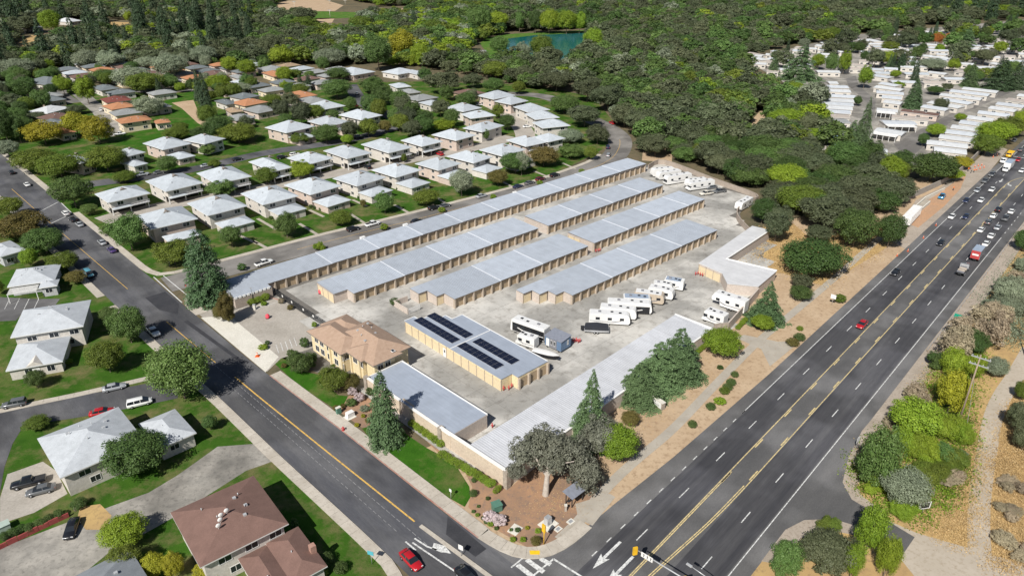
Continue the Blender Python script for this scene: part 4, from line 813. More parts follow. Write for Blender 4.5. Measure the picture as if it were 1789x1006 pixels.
MB().box(5.0, 11.5, 16.0, 24.0, 0, 4.8).put('rear_wing', cw, T); tile_roof(7.6, 9.6, 4.95, .4, 'rear_roof', (4.6, 15.4, 0))
for y in (10.6, 13.0, 16.0, 19.0, 21.4):
    window(T, .998, y, 3.2, 1.5, 1.4, -math.pi / 2); window(T, .998, y, .8, 1.5, 1.5, -math.pi / 2)
for y in (5.2, 7.4): window(T, 2.598, y, 3.2, 1.6, 1.4, -math.pi / 2)
for x in (4.4, 6.4): window(T, x, .298, 3.3, 1.3, 1.2, 0)
for x in (2.3,): window(T, x - .9, 9.198, 3.2, 1.2, 1.2, 0)
MB().box(2.2, 2.6, 4.4, 4.9, 0, 5.3).put('pilaster', cw, T); MB().box(2.2, 2.6, 7.9, 8.4, 0, 5.3).put('pilaster', cw, T); MB().box(.6, 1.0, 9.3, 9.9, 0, 5.2).put('pilaster', cw, T); MB().box(.6, 1.0, 14.2, 14.7, 0, 5.2).put('pilaster', cw, T)
sk = MB().box(0, .9, 0, 1.1, 0, .12).put('skylight', M['trim_white'], T, loc=(8.6, .4, 6.05)); MB().box(.12, .78, .12, .98, .12, .15).put('skylight_pane', M['glass'], sk)
for k in range(9): place('roof_vent', PIPE if k % 2 else BOXV, T, (6.2 + .6 * k, 7.5 + (k * 37 % 11) * .6, 7.0 + .1 * (k % 3)))
# ---------------------------------------------------------------- mobile homes
def Q(x, y): return 1400 + x / 4.573, 130 + y / 4.573
MH = []
def mobile(label, fl, fr, roof='w', wall='w', depth=8.0, ze=3.0, carport=False):
    a, b = G(*fl, ze), G(*fr, ze); an = math.atan2(b[1] - a[1], b[0] - a[0]); w = math.dist(a, b)
    T = thing('mobile_home', label, 'mobile home', a, an, 'mobile homes in the park')
    depth *= 1.15; MH.append((a[0] + math.cos(an) * w / 2 - math.sin(an) * depth / 2, a[1] + math.sin(an) * w / 2 + math.cos(an) * depth / 2, w))
    MB().box(.3, w - .3, .3, depth - .3, 0, ze - .14).put('wall', WALL[wall], T)
    gableroof(w, depth, ze, depth * .07).put('roof', [ROOF[roof], M['trim_white']], T)
    n = max(2, int(w / 5))
    for k in range(n): window(T, w * (k + .35) / n, .298, 1.0, min(1.8, w / n * .4), 1.0, 0)
    for k in range(2): place('roof_vent', BOXV, T, (w * (.3 + .35 * k), depth * .4, ze + depth * .05))
    if carport:
        MB().box(.2, w * .9, -4.2, .25, ze - .35, ze - .2).put('carport_roof', M['coping'], T)
        for k in range(5): MB().box(.3 + w * .85 * k / 4, .5 + w * .85 * k / 4, -4.1, -3.9, 0, ze - .355).put('carport_post', M['trim_white'], T)
    return T
C1 = [(225, 75, 300, 77), (220, 108, 385, 112), (215, 138, 400, 146), (210, 180, 440, 192), (175, 212, 425, 226), (165, 240, 420, 256), (130, 268, 412, 286), (105, 300, 398, 318), (58, 335, 392, 352), (130, 392, 400, 392), (160, 455, 380, 492), (200, 562, 345, 580)]
rc = 'wqwqwqwqmgqp'
for i, q in enumerate(C1): mobile(f'mobile home in the left stacked column, {ORD[i]} from the top', Q(*q[:2]), Q(*q[2:]), rc[i], 'w' if i != 10 else 'b', 9 if i > 8 else 8.2)
C2 = [(575, 105, 790, 134), (600, 150, 820, 166), (640, 188, 800, 202), (650, 225, 790, 242)]
for i, q in enumerate(C2): mobile(f'mobile home right of the curving park road, {ORD[i]} from the top', Q(*q[:2]), Q(*q[2:]), 'wqqw'[i], 'w')
mobile('white mobile home with carport at the bend of the park road', Q(600, 290), Q(770, 305), 'w', 'w', 7, carport=True)
mobile('brown roofed mobile home left of the red drive', Q(790, 296), Q(1090, 335), 'b', 'p', 7)
mobile('beige roofed mobile home below the brown roofed one', Q(720, 345), Q(1020, 372), 'm', 'w', 7)
mobile('grey roofed mobile home with white posts and glazed porch', Q(668, 398), Q(930, 405), 'q', 'w', 8, carport=True)
mobile('white flat-roofed clubhouse on posts beside the turning area', Q(575, 455), Q(800, 490), 'w', 'w', 9, carport=True)
mobile('light blue walled house with white roof above the green hedge', Q(545, 640), Q(690, 655), 'w', 'b', 11)
C3 = [(1280, 118, 1560, 150), (1180, 138, 1490, 175), (1100, 168, 1430, 208), (1110, 205, 1330, 242), (1000, 228, 1250, 272), (950, 262, 1150, 292)]
for i, q in enumerate(C3): mobile(f'white mobile home above the straight park road, {ORD[i]} from the far end', Q(*q[:2]), Q(*q[2:]), 'wqwqwq'[i], 'w', 8)
C4 = [(1720, 172, 1830, 186), (1630, 205, 1789, 228), (1550, 240, 1770, 268), (1490, 272, 1700, 302), (1405, 312, 1660, 342), (1320, 352, 1530, 378), (1255, 390, 1480, 420), (1190, 428, 1440, 460), (1145, 468, 1400, 498), (1095, 508, 1390, 546), (1000, 555, 1330, 592), (1060, 612, 1325, 640)]
for i, q in enumerate(C4): mobile(f'white mobile home in the row nearest the highway, {ORD[i]} from the far end', Q(*q[:2]), Q(*q[2:]), 'wmqwqwqwqwww'[i], 'w', 8)
C5 = [(1110, 505, 1235, 520), (1300, 495, 1400, 512), (1450, 485, 1520, 500), (1130, 398, 1300, 412), (960, 425, 1040, 438), (710, 525, 840, 545), (770, 582, 890, 602), (540, 445, 700, 465), (330, 318, 500, 335), (20, 355, 130, 378), (500, 296, 640, 312), (680, 275, 745, 292), (0, 410, 180, 432), (1160, 222, 1320, 236), (1230, 190, 1400, 206), (1275, 335, 1325, 346), (1380, 355, 1455, 368), (1060, 540, 1130, 556), (1540, 440, 1600, 452), (190, 330, 300, 342), (-120, 400, -40, 420), (-150, 370, -60, 388), (-240, 395, -180, 412), (350, 350, 520, 366)]
nm = ['beside the palm-like screen', 'left of the dark conifers', 'touching the dark conifers', 'long white roof in the middle', 'by the tall cypresses', 'left of the road trees', 'with grey ridge by the road trees', 'at the head of the park road', 'at the wood edge', 'at the far left wood edge', 'with pinkish roof at the wood edge', 'small roof at the wood edge', 'behind the big left conifer', 'far back below the hill oaks', 'farthest back below the hill oaks', 'small one below the orange trees', 'between orange trees and conifer', 'behind the dark round tree', 'far right among trees', 'between wood edge and conifer', 'left edge in oak shade', 'left edge below the wood', 'hidden left among oaks', 'below the pinkish roof']
for q, s in zip(C5, nm): mobile(f'white mobile home {s}', K(4, *q[:2]), K(4, *q[2:]), random.choice('wwqm'), 'w', 7.5)
def mrow(n, x0, y0, x1, y1, w, phrase):
    for i in range(n):
        t = i / max(1, n - 1); x, y = x0 + (x1 - x0) * t + random.uniform(-2, 2), y0 + (y1 - y0) * t + random.uniform(-1, 1)
        mobile(f'white mobile home {phrase}, {ORD[i]} from left', (x, y), (x + w, y + w * .06), random.choice('wwqm'), 'w', 8.5)
mrow(9, 1312, 99, 1500, 72, 20, 'in the back row at the wood edge'); mrow(6, 1318, 112, 1425, 96, 22, 'in the second row below the wood edge'); mrow(5, 1338, 124, 1410, 114, 22, 'below the big left conifer'); mrow(8, 1500, 108, 1690, 92, 20, 'in the middle band of the park'); mrow(7, 1520, 122, 1680, 112, 24, 'below the middle band of the park'); mrow(7, 1560, 62, 1730, 46, 16, 'in the farthest band below the oaks'); mrow(6, 1590, 80, 1740, 70, 18, 'beside the orange trees')
mrow(4, 1700, 104, 1780, 96, 20, 'at the right above the dark conifers'); mrow(4, 1420, 258, 1500, 268, 26, 'beside the lower lime trees')
rown = 'first second third fourth fifth sixth seventh eighth ninth tenth eleventh twelfth thirteenth fourteenth fifteenth sixteenth seventeenth'.split()
PARKP = [(1325, 100), (1480, 70), (1700, 48), (1800, 60), (1800, 130), (1690, 150), (1560, 165), (1535, 150), (1495, 120), (1400, 150), (1350, 130)]
for r_ in range(17):
    base = G(1310, 170); ang_ = R(-8); k_ = 0
    for i in range(40):
        lx, ly = 19.5 * i - 20, 17.0 * r_ - 40; x = base[0] + lx * math.cos(ang_) - ly * math.sin(ang_); y = base[1] + lx * math.sin(ang_) + ly * math.cos(ang_); pp = P(x, y, 0)
        if not inpoly(pp[:2], PARKP) or any(math.hypot(x + 7.5 - a, y + 3 - b) < 11.5 + w_ * .12 for a, b, w_ in MH) or random.random() < .16: continue
        q0 = P(x, y, 3.0); q1 = P(x + 15.5 * math.cos(ang_), y + 15.5 * math.sin(ang_), 3.0)
        if k_ < len(ORD): mobile(f'mobile home in the {rown[r_]} row of the packed upper park, {ORD[k_]} from left', q0[:2], q1[:2], random.choice('wwqqmp'), 'w', 8.2); k_ += 1
# far scattered houses above the wood
for i, (x, y, r, s) in enumerate([(25, 52, 'w', 'white house in the far left clearing'), (122, 36, 'w', 'white house beside the far lime-green tree'), (55, 47, 'k', 'grey house in the far left trees'), (432, 88, 'w', 'white roof at the right of the far conifers'), (742, 36, 'w', 'small white block in the far trees'), (893, 10, 'g', 'grey house at the top behind tall poplars'),
                                  (1012, 4, 't', 'pink-roofed building at the top edge'), (1040, 24, 'w', 'white building beyond the lake'), (1065, 6, 't', 'second pink-roofed building at the top edge'), (1195, 98, 'w', 'white house in the woodland gap')]):
    b = (x, y); house('far', 'house', (x - 9, y), (x, y + 3), (x + 12, y), 3.6, r, 'w', style='v', label=s, group='far houses in the woods')
# ================================================================ vehicles
def carpaint(name, c, metal=0.0): return plain('paint_' + name, c, 0.3, 0.5, metal, 1.0, var=0.02)
PAINT = dict(white=carpaint('white', (.78, .78, .77)), black=carpaint('black', (.012, .012, .014)), grey=carpaint('grey', (.12, .125, .13)), silver=carpaint('silver', (.48, .5, .52), .3), red=carpaint('red', (.42, .012, .018)), maroon=carpaint('maroon', (.12, .015, .02)), navy=carpaint('navy', (.02, .028, .07)), purple=carpaint('purple', (.07, .045, .16)), blue=carpaint('blue', (.05, .28, .52)), teal=carpaint('teal', (.10, .30, .38)), tan=carpaint('tan', (.48, .42, .33)), cream=carpaint('cream', (.66, .62, .54)), yellow=carpaint('yellow', (.75, .42, .03)))
M['tyre'] = plain('tyre_rubber', (.015, .015, .016), .9); M['rim'] = plain('wheel_rim', (.45, .46, .48), .3, .5, .6); M['lamp'] = plain('headlamp_lens', (.75, .76, .78), .1, .6); M['tail'] = plain('tail_lamp_lens', (.5, .02, .02), .15); M['bumper'] = plain('black_plastic', (.03, .03, .032), .7)
M['chrome_grey'] = plain('aluminium', (.6, .61, .63), .35, .5, .5)
def loft(st, m=0):
    """stations (x, half width, z low, z top) -> smooth rounded body"""
    mb = MB(); vs = []; fs = []
    for (x, w, a, b) in st:
        h = b - a
        for (fy, fz) in ((-.86, 0), (-1, .18), (-1, .62), (-.95, .86), (-.82, 1), (0, 1.03), (.82, 1), (.95, .86), (1, .62), (1, .18), (.86, 0)): vs.append((x, w * fy, a + h * fz))
    n = 11
    for i in range(len(st) - 1):
        for j in range(n): fs.append((i * n + j, i * n + (j + 1) % n, (i + 1) * n + (j + 1) % n, (i + 1) * n + j))
    fs.append(tuple(range(n))[::-1]); fs.append(tuple(range((len(st) - 1) * n, len(st) * n)))
    return mb.add(vs, [f[::-1] for f in fs], m, True)
def frustum(x0, x1, x2, x3, wb, wt, z0, z1):
    """glasshouse from base (x0..x3) up to roof (x1..x2)"""
    return MB().add([(x0, -wb, z0), (x3, -wb, z0), (x3, wb, z0), (x0, wb, z0), (x1, -wt, z1), (x2, -wt, z1), (x2, wt, z1), (x1, wt, z1)], [(0, 1, 5, 4), (1, 2, 6, 5), (2, 3, 7, 6), (3, 0, 4, 7), (4, 5, 6, 7)])
def roofcap(x1, x2, wt, z):
    return MB().add([(x1 - .08, -wt - .03, z - .03), (x2 + .08, -wt - .03, z - .03), (x2 + .08, wt + .03, z - .03), (x1 - .08, wt + .03, z - .03), (x1 + .08, -wt + .08, z + .05), (x2 - .08, -wt + .08, z + .05), (x2 - .08, wt - .08, z + .05), (x1 + .08, wt - .08, z + .05)], [(0, 1, 5, 4), (1, 2, 6, 5), (2, 3, 7, 6), (3, 0, 4, 7), (4, 5, 6, 7)], 0, True)
CARS = {}
def defcar(k, st, gh, roof, wheels, pil, zl, L, extra=None):
    CARS[k] = dict(body=loft(st).mesh('body', PAINT['white']), glass=frustum(*gh).mesh('windows', M['glass']), roof=roofcap(*roof).mesh('roof', PAINT['white']), wheels=wheels, L=L, zl=zl, pil=pil, extra=extra, gh=gh)
defcar('sedan', [(-2.4, .68, .45, .86), (-2.28, .84, .27, .98), (-1.7, .91, .22, 1.0), (-.6, .92, .2, .98), (.9, .92, .2, .95), (1.6, .9, .22, .86), (2.2, .82, .26, .74), (2.4, .62, .36, .62)], (-1.85, -1.15, .30, 1.15, .80, .60, .93, 1.42), (-1.15, .30, .60, 1.42), (1.45, -1.4, .32), (-.45,), .66, 4.8)
defcar('suv', [(-2.35, .76, .5, 1.05), (-2.25, .9, .32, 1.14), (-.8, .94, .28, 1.12), (1.0, .94, .28, 1.06), (1.7, .92, .3, 1.0), (2.2, .84, .34, .9), (2.36, .66, .45, .74)], (-2.24, -2.0, .35, 1.12, .83, .68, 1.05, 1.66), (-2.0, .35, .68, 1.66), (1.42, -1.42, .37), (-.9, .0), .78, 4.75)
defcar('pickup', [(-2.8, .86, .5, 1.06), (-2.7, .95, .36, 1.1), (-.4, .96, .34, 1.1), (1.3, .96, .34, 1.1), (2.2, .94, .36, 1.06), (2.7, .86, .4, .98), (2.82, .7, .5, .82)], (-.85, -.6, .75, 1.35, .85, .68, 1.05, 1.72), (-.6, .75, .68, 1.72), (1.75, -1.75, .40), (.1,), .86, 5.6, 'bed')
defcar('van', [(-2.5, .8, .5, 1.05), (-2.4, .93, .3, 1.12), (0, .96, .25, 1.08), (1.4, .94, .26, 1.0), (2.1, .86, .3, .88), (2.45, .66, .42, .7)], (-2.4, -2.2, .65, 1.75, .86, .70, 1.02, 1.7), (-2.2, .65, .70, 1.7), (1.55, -1.5, .34), (-1.0, .2), .72, 4.95)
WHEEL = MB().tube((0, -.11, 0), (0, .11, 0), 1.0, 1.0, 16).mesh('wheel', M['tyre']); RIM = MB().tube((0, -.125, 0), (0, .125, 0), .62, .62, 12).mesh('rim', M['rim'])
LAMP = MB().box(-.06, .04, -.17, .17, -.07, .07).mesh('lamp', M['lamp'])
def wheel(T, x, y, r, wd=1.0):
    w = place('wheel', WHEEL, T, (x, y, r), 0, (r, wd, r)); place('rim', RIM, w)
def car(kind, colr, px, py, hd, label, group=None, s=1.0, z=0.04):
    X, Y = G(px, py, z + .6); c = CARS[kind]
    T = thing({'pickup': 'pickup_truck', 'suv': 'sport_utility_car', 'van': 'minivan', 'sedan': 'sedan_car'}[kind], label, 'pickup' if kind == 'pickup' else 'van' if kind == 'van' else 'car', (X, Y, z), R(hd), group); T.scale = (s, s, s)
    b = place('body', c['body'], T, mat=PAINT[colr]); place('windows', c['glass'], T); place('roof', c['roof'], T, mat=PAINT[colr])
    xf, xr, r = c['wheels']; wy = .84 if kind == 'sedan' else .86
    for x in (xf, xr):
        for y in (-wy, wy): wheel(T, x, y, r)
    L = c['L'] / 2
    for y in (-.6, .6): place('headlight', LAMP, T, (L - .12, y, c['zl'])); t = place('tail_light', LAMP, T, (-L + .08, y, c['zl'] + .12)); setmat(t, M['tail'])
    g = c['gh']
    for x in c['pil']:
        for sd_ in (-1, 1): MB().add([(x - .05, sd_ * (g[4] + .006), g[6]), (x + .05, sd_ * (g[4] + .006), g[6]), (x + .05, sd_ * (g[5] + .006), g[7]), (x - .05, sd_ * (g[5] + .006), g[7])], [(0, 1, 2, 3)]).put('pillar', PAINT[colr], T)
    if c['extra']: MB().box(-2.66, -.95, -.74, .74, 1.09, 1.135).put('cargo_bed', M['bumper'], T)
    MB().box(L - .12, L + .03, -.6, .6, .34, .5).put('bumper', M['bumper'], T)
    return T
U, D_, NW, SE = 47.2, 227.2, 134.3, 314.3
HC = [('black', 'suv', 1744.7, 366, U, 'black car first at the left stop line'), ('white', 'sedan', 1736, 376.5, U, 'white car second in the left queue lane'), ('grey', 'suv', 1727, 388, U, 'dark grey car third in the left queue lane'), ('white', 'sedan', 1714, 401, U, 'white car last in the left queue lane'), ('white', 'sedan', 1767, 369, U, 'white car first at the right stop line'), ('grey', 'pickup', 1757, 381, U, 'dark grey pickup in the right queue lane'), ('silver', 'sedan', 1743, 397, U, 'silver car in the right queue lane'), ('white', 'sedan', 1732, 411.5, U, 'white car above the last one in right queue lane'), ('white', 'sedan', 1723, 425, U, 'white car just ahead of the red and blue truck'),
      ('white', 'sedan', 1663, 378, D_, 'white car in the kerb lane beside the construction'), ('navy', 'sedan', 1687.6, 378, D_, 'dark blue car beside the merging yellow line'), ('navy', 'sedan', 1688, 350, D_, 'dark blue car in the kerb lane near the junction'), ('white', 'sedan', 1714, 349.5, D_, 'white car leaving the junction in the inner lane'), ('black', 'sedan', 1644, 424, D_, 'black car in the inner lane below the construction'), ('silver', 'sedan', 1707.5, 332, D_, 'silver car crossing the junction at the kerb'), ('white', 'sedan', 1733, 331, D_, 'black and white car crossing the junction'), ('grey', 'pickup', 1721, 316, D_, 'dark pickup at the far stop line'), ('grey', 'suv', 1733, 305, D_, 'dark car behind the pickup at the far stop line'), ('red', 'sedan', 1779, 279, D_, 'red car in the far turning lane'), ('white', 'sedan', 1785, 298, D_, 'white car at the right edge near the junction'), ('black', 'sedan', 1564.5, 475, D_, 'lone black car in the kerb lane'), ('red', 'sedan', 1506, 566, D_, 'lone red car with black roof on the highway'), ('grey', 'sedan', 1772, 245, D_, 'grey car far up the highway'), ('grey', 'suv', 1783, 262, U, 'dark car far up the highway right side')]
for (cl, kd, x, y, h, lb) in HC: car(kd, cl, x, y, h, lb, 'cars on the highway')
SC = [('red', 'sedan', 718, 977, SE - 3, 'red car waiting at the bottom of the side street'), ('black', 'sedan', 816, 1006, SE - 3, 'black car cut off by the bottom edge'), ('white', 'pickup', 268, 579, SE, 'white pickup in tree shade on the side street'), ('teal', 'van', 155, 478, SE, 'teal van under the left street trees'), ('white', 'suv', 114.6, 372.5, NW, 'white car parked below the crosswalk'), ('black', 'sedan', 127, 383, NW, 'black car parked behind the white one'), ('silver', 'sedan', 138.5, 391.5, NW, 'silver car parked behind the black one'), ('silver', 'sedan', 178, 423, NW, 'silver car parked alone on the side street'), ('purple', 'sedan', 195, 436, NW, 'purple car parked on the side street'), ('white', 'sedan', 47, 322, NW, 'white car at the far crosswalk'), ('black', 'sedan', 20, 301, NW, 'dark car far up the side street'),
      ('silver', 'sedan', 199.5, 675.6, 27, 'silver sedan parked in the court'), ('white', 'van', 244, 703, 27, 'white van parked in the court'), ('grey', 'suv', 25, 705, 200, 'dark grey car at the left of the court'), ('red', 'sedan', 178, 719, 22, 'red car behind the pale roof in the court'), ('black', 'pickup', 50, 842, 205, 'black pickup on the left driveway'), ('grey', 'sedan', 71, 855, 205, 'dark grey sedan on the left driveway'), ('black', 'sedan', 125, 922, 285, 'black sedan beside the red wall')]
for (cl, kd, x, y, h, lb) in SC: car(kd, cl, x, y, h, lb, 'cars on the side street and courts')
SS = [('white', 'pickup', 461, 459, 44, 'white pickup on the storage street near the corner'), ('black', 'suv', 617, 400, 41, 'black car on the storage street below the bronze tree'), ('white', 'pickup', 651, 391, 41, 'white covered pickup ahead of the black car'), ('black', 'suv', 758, 363, 41, 'black car parked on the middle of the storage street'), ('grey', 'sedan', 777, 359, 41, 'dark grey car parked in front of the black one'), ('silver', 'sedan', 841, 342, 41, 'silver car parked alone on the storage street'), ('black', 'sedan', 728, 386, 41, 'dark car half hidden by the long roof'), ('navy', 'sedan', 905, 325.5, 42, 'navy car parked towards the bend'), ('grey', 'sedan', 925, 319, 42, 'grey car parked behind the maroon one'), ('maroon', 'suv', 944, 313, 42, 'maroon car parked towards the bend'), ('black', 'suv', 969, 306, 43, 'black car parked nearest the bend'), ('silver', 'suv', 1063, 271, 75, 'silver car parked in the bend'), ('navy', 'suv', 1062, 257, 85, 'navy car parked in the bend'), ('red', 'suv', 1069, 215, 110, 'red car on the curved road below the oaks'),
      ('silver', 'pickup', 248, 305, 40, 'silver pickup on the inner street'), ('grey', 'sedan', 278, 301, 40, 'dark car behind the silver pickup'), ('silver', 'sedan', 360, 289, 40, 'silver car on the inner street'), ('black', 'sedan', 415, 278, 40, 'black car on the inner street'), ('black', 'suv', 493, 275, 40, 'black car on the inner street by the oval tree'), ('white', 'suv', 515, 270, 40, 'white car on the inner street by the oval tree'), ('grey', 'suv', 626, 239, 30, 'grey car at the inner street bend'), ('white', 'suv', 727, 230, 30, 'white car below the lime tree at the bend'), ('black', 'sedan', 605, 177, 110, 'black car at the far inner street'), ('silver', 'sedan', 623.5, 163, 110, 'silver car at the end of the dark street'), ('maroon', 'sedan', 622, 184, 110, 'maroon car at the far inner street'), ('white', 'suv', 176, 192, 120, 'white car on the gravel court at far left'), ('white', 'pickup', 209, 234, 30, 'white pickup beside the cream house'), ('white', 'sedan', 294, 156, 30, 'white car at the far lawn'), ('black', 'suv', 642, 292, 130, 'black car in the concrete alley'), ('red', 'suv', 768, 269, 130, 'red car in the concrete alley'), ('white', 'sedan', 921, 221, 20, 'white car before the diagonal house row'), ('white', 'sedan', 838, 183, 30, 'white car before the far pale houses'), ('grey', 'sedan', 490, 200, 130, 'dark car beside the grey two-storey house'), ('navy', 'suv', 500, 205, 130, 'navy car beside the grey two-storey house'), ('blue', 'pickup', 1646, 343, 50, 'bright blue pickup on the orange construction ground'), ('white', 'pickup', 1618, 207, 30, 'white pickup on the mobile home park road')]
for (cl, kd, x, y, h, lb) in SS: car(kd, cl, x, y, h, lb, 'cars in the neighbourhood streets')
car('pickup', 'cream', 1234, 338, 200, 'old cream pickup in the far yard corner'); car('pickup', 'grey', 1257, 334, 200, 'dark grey pickup in the far yard corner'); car('sedan', 'grey', 1243, 327, 200, 'dark covered car in the far yard corner')
# ---------------------------------------------------------------- trailers and motorhomes
M['rv_white'] = plain('gelcoat_white', (.76, .75, .73), .35, .5, var=.03); M['rv_roof'] = plain('rubber_roof', (.66, .66, .66), .6, var=.08); M['rv_dark'] = plain('dark_graphic', (.02, .02, .023), .35); M['rv_grey'] = plain('grey_graphic', (.22, .22, .24), .4); M['rv_tan'] = plain('tan_gelcoat', (.50, .42, .33), .4); M['rv_blue'] = plain('blue_grey_roof', (.30, .36, .45), .6); M['cover_black'] = plain('black_canvas', (.028, .03, .038), .9); M['hull'] = plain('boat_hull', (.7, .7, .7), .25); M['shedblue'] = plain('slate_blue_paint', (.13, .20, .31), .6); M['shedroof'] = plain('grey_metal_roof', (.22, .235, .28), .5)
def extrude(poly, y0, y1, m=0):
    n = len(poly); a = sum(poly[i][0] * poly[(i + 1) % n][1] - poly[(i + 1) % n][0] * poly[i][1] for i in range(n))
    if a < 0: poly = poly[::-1]
    vs = [(x, y0, z) for x, z in poly] + [(x, y1, z) for x, z in poly]
    return MB().add(vs, [(i, (i + 1) % n, n + (i + 1) % n, n + i) for i in range(n)] + [tuple(range(n))[::-1], tuple(range(n, 2 * n))])
def rv(kind, rear, front, z, label, body='rv_white', roof='rv_roof', lower=None, W=2.7, wins=3):
    a, b = G(*rear, z), G(*front, z); z += .15; L = min(max(math.dist(a, b), 5.0), 13.5) * 1.07; an = math.atan2(b[1] - a[1], b[0] - a[0])
    c = ((a[0] + b[0]) / 2, (a[1] + b[1]) / 2); H = z; h = L / 2
    nm = {'A': 'motorhome', 'C': 'motorhome', 'T': 'travel_trailer', 'F': 'fifth_wheel_trailer', 'X': 'cargo_trailer'}[kind]
    T = thing(nm, label, 'motorhome' if kind in 'AC' else 'trailer', (*c, .095), an, 'trailers and motorhomes in the yard')
    w = W / 2
    if kind == 'T': pr = [(-h, .55), (h - .35, .55), (h, 1.1), (h - .05, 1.9), (h - .35, H - .25), (h - .8, H), (-h + .25, H), (-h, H - .25)]
    elif kind == 'X': pr = [(-h, .5), (h - .1, .5), (h, .7), (h, H - .15), (h - .15, H), (-h, H)]
    elif kind == 'F': pr = [(-h, .6), (h - 2.6, .6), (h - 2.4, 1.7), (h - .3, 1.7), (h, 2.1), (h - .1, 2.8), (h - .7, H), (-h + .1, H), (-h, H - .2)]
    elif kind == 'A': pr = [(-h, .45), (h - .1, .45), (h, .9), (h - .1, 2.2), (h - .35, H - .1), (h - .7, H), (-h + .1, H), (-h, H - .2)]
    else: pr = [(-h, .5), (h - .2, .5), (h, .65), (h - .05, 1.15), (h - .85, 1.3), (h - 1.35, 1.95), (h - .55, 2.1), (h - .45, H - .3), (h - .8, H), (-h + .1, H), (-h, H - .2)]
    extrude(pr, -w, w).put('body', M[body], T)
    x1 = h - (.9 if kind != 'C' else .9)
    MB().box(-h + .3, x1, -w + .12, w - .12, H, H + .05).put('roof', M[roof], T)
    for k, (fx, sy) in enumerate(((-.25, .0), (.05, .25), (.25, -.2))):
        MB().box(L * fx - .35, L * fx + .35, sy - .3, sy + .3, H + .05, H + (.32 if k == 0 else .16)).put('air_conditioner' if k == 0 else 'roof_vent', M['rv_dark'] if k else M['rv_grey'], T)
    for sd_ in (-1, 1):
        yy = sd_ * (w + .012)
        for k in range(wins):
            x = -h + L * (k + .55) / (wins + .4); MB().box(x, x + 1.05, min(yy + sd_ * .02, yy - sd_ * .03), max(yy + sd_ * .02, yy - sd_ * .03), H * .50, H * .50 + .72).put('window', M['glass'], T)
        gx = [(-h + .2, H * .36), (h * .2, H * .30), (h * .6, H * .45), (h * .55, H * .50), (h * .1, H * .36), (-h + .2, H * .41)]
        extrude(gx, yy - .004 * sd_, yy + .004 * sd_).put('side_stripe', M['rv_grey'] if not lower else M['rv_white'], T)
        if lower: MB().box(-h + .02, h - (.6 if kind != 'F' else 2.7), min(yy, yy - sd_ * .02), max(yy, yy - sd_ * .02) - .0, .56, H * (.78 if kind == 'A' else .74)).put('lower_panel', M[lower], T)
    if kind in 'AC':
        if kind == 'A': extrude([(h - .02, 1.25), (h + .01, 1.25), (h - .085, 2.25), (h - .115, 2.25)], -w + .15, w - .15).put('windscreen', M['glass'], T)
        else: extrude([(h - .88, 1.32), (h - .84, 1.32), (h - 1.32, 1.97), (h - 1.36, 1.97)], -w + .2, w - .2).put('windscreen', M['glass'], T)
        for x in (h - 1.5 if kind == 'A' else h - .9, -h + 2.0):
            for y in (-w + .14, w - .14): wheel(T, x, y, .42, 1.1)
        for y in (-.8, .8): place('headlight', LAMP, T, (h - .02, y, .85))
    else:
        for x in (-.5, .4):
            for y in (-w + .12, w - .12): wheel(T, x - L * .06, y, .34, 1.0)
        if kind != 'F': MB().add([(h - .2, -.5, .5), (h - .2, .5, .5), (h + 1.1, 0, .5), (h - .2, -.5, .6), (h - .2, .5, .6), (h + 1.1, 0, .6)], [(0, 2, 1), (3, 4, 5), (0, 1, 4, 3), (1, 2, 5, 4), (2, 0, 3, 5)]).put('tow_frame', M['black_metal'], T)
    return T
rv('A', (954, 573), (899, 554), 3.6, 'black fronted large motorhome beside the solar block', lower='rv_dark', wins=4)
rv('C', (936, 590.5), (906, 581), 2.9, 'small white motorhome with cab beside the solar block', wins=2, W=2.3)
rv('T', (1032, 545), (1099, 549), 3.0, 'white trailer next to the black covered pontoon'); rv('T', (1051, 534), (1111, 540), 3.0, 'rounded white trailer second from the pontoon', wins=2); rv('T', (1064, 525), (1137, 529), 3.2, 'white roofed trailer with black sides', lower='rv_dark'); rv('T', (1091, 517.6), (1137, 519.5), 3.1, 'grey roofed trailer behind the black sided one', roof='rv_blue'); rv('T', (1111, 508), (1160, 514.5), 3.0, 'tan trailer in the middle of the row', body='rv_tan')
rv('T', (1136, 500), (1177, 507.5), 2.9, 'white trailer beside the tan one', wins=2); rv('T', (1143, 493.5), (1175, 496.5), 2.8, 'small white trailer near the far row end', wins=2); rv('X', (1167, 487), (1191, 491), 2.8, 'white cargo box trailer with blue-grey roof', roof='rv_blue', wins=1)
rv('F', (1304, 526), (1250, 509), 3.7, 'big white fifth-wheel trailer beside the beige wall'); rv('C', (1268, 551), (1233, 539), 3.1, 'white cab-over motorhome nearest the ribbed roof', wins=3)
rv('T', (1175, 293), (1140, 296), 3.3, 'farthest white trailer by the yard wall', wins=2); rv('T', (1186, 297), (1150, 302), 3.2, 'second farthest white trailer by the yard wall'); rv('A', (1204, 302.7), (1164, 309), 3.4, 'white motorhome with dark windscreen in the far yard'); rv('T', (1232, 311.5), (1200, 315), 3.2, 'white trailer behind the striped motorhome'); rv('C', (1244, 314), (1203, 320), 3.2, 'white motorhome with black cab in the far yard'); rv('T', (1310, 344.5), (1291, 356), 2.9, 'white trailer parked along the curved yard wall', wins=2)
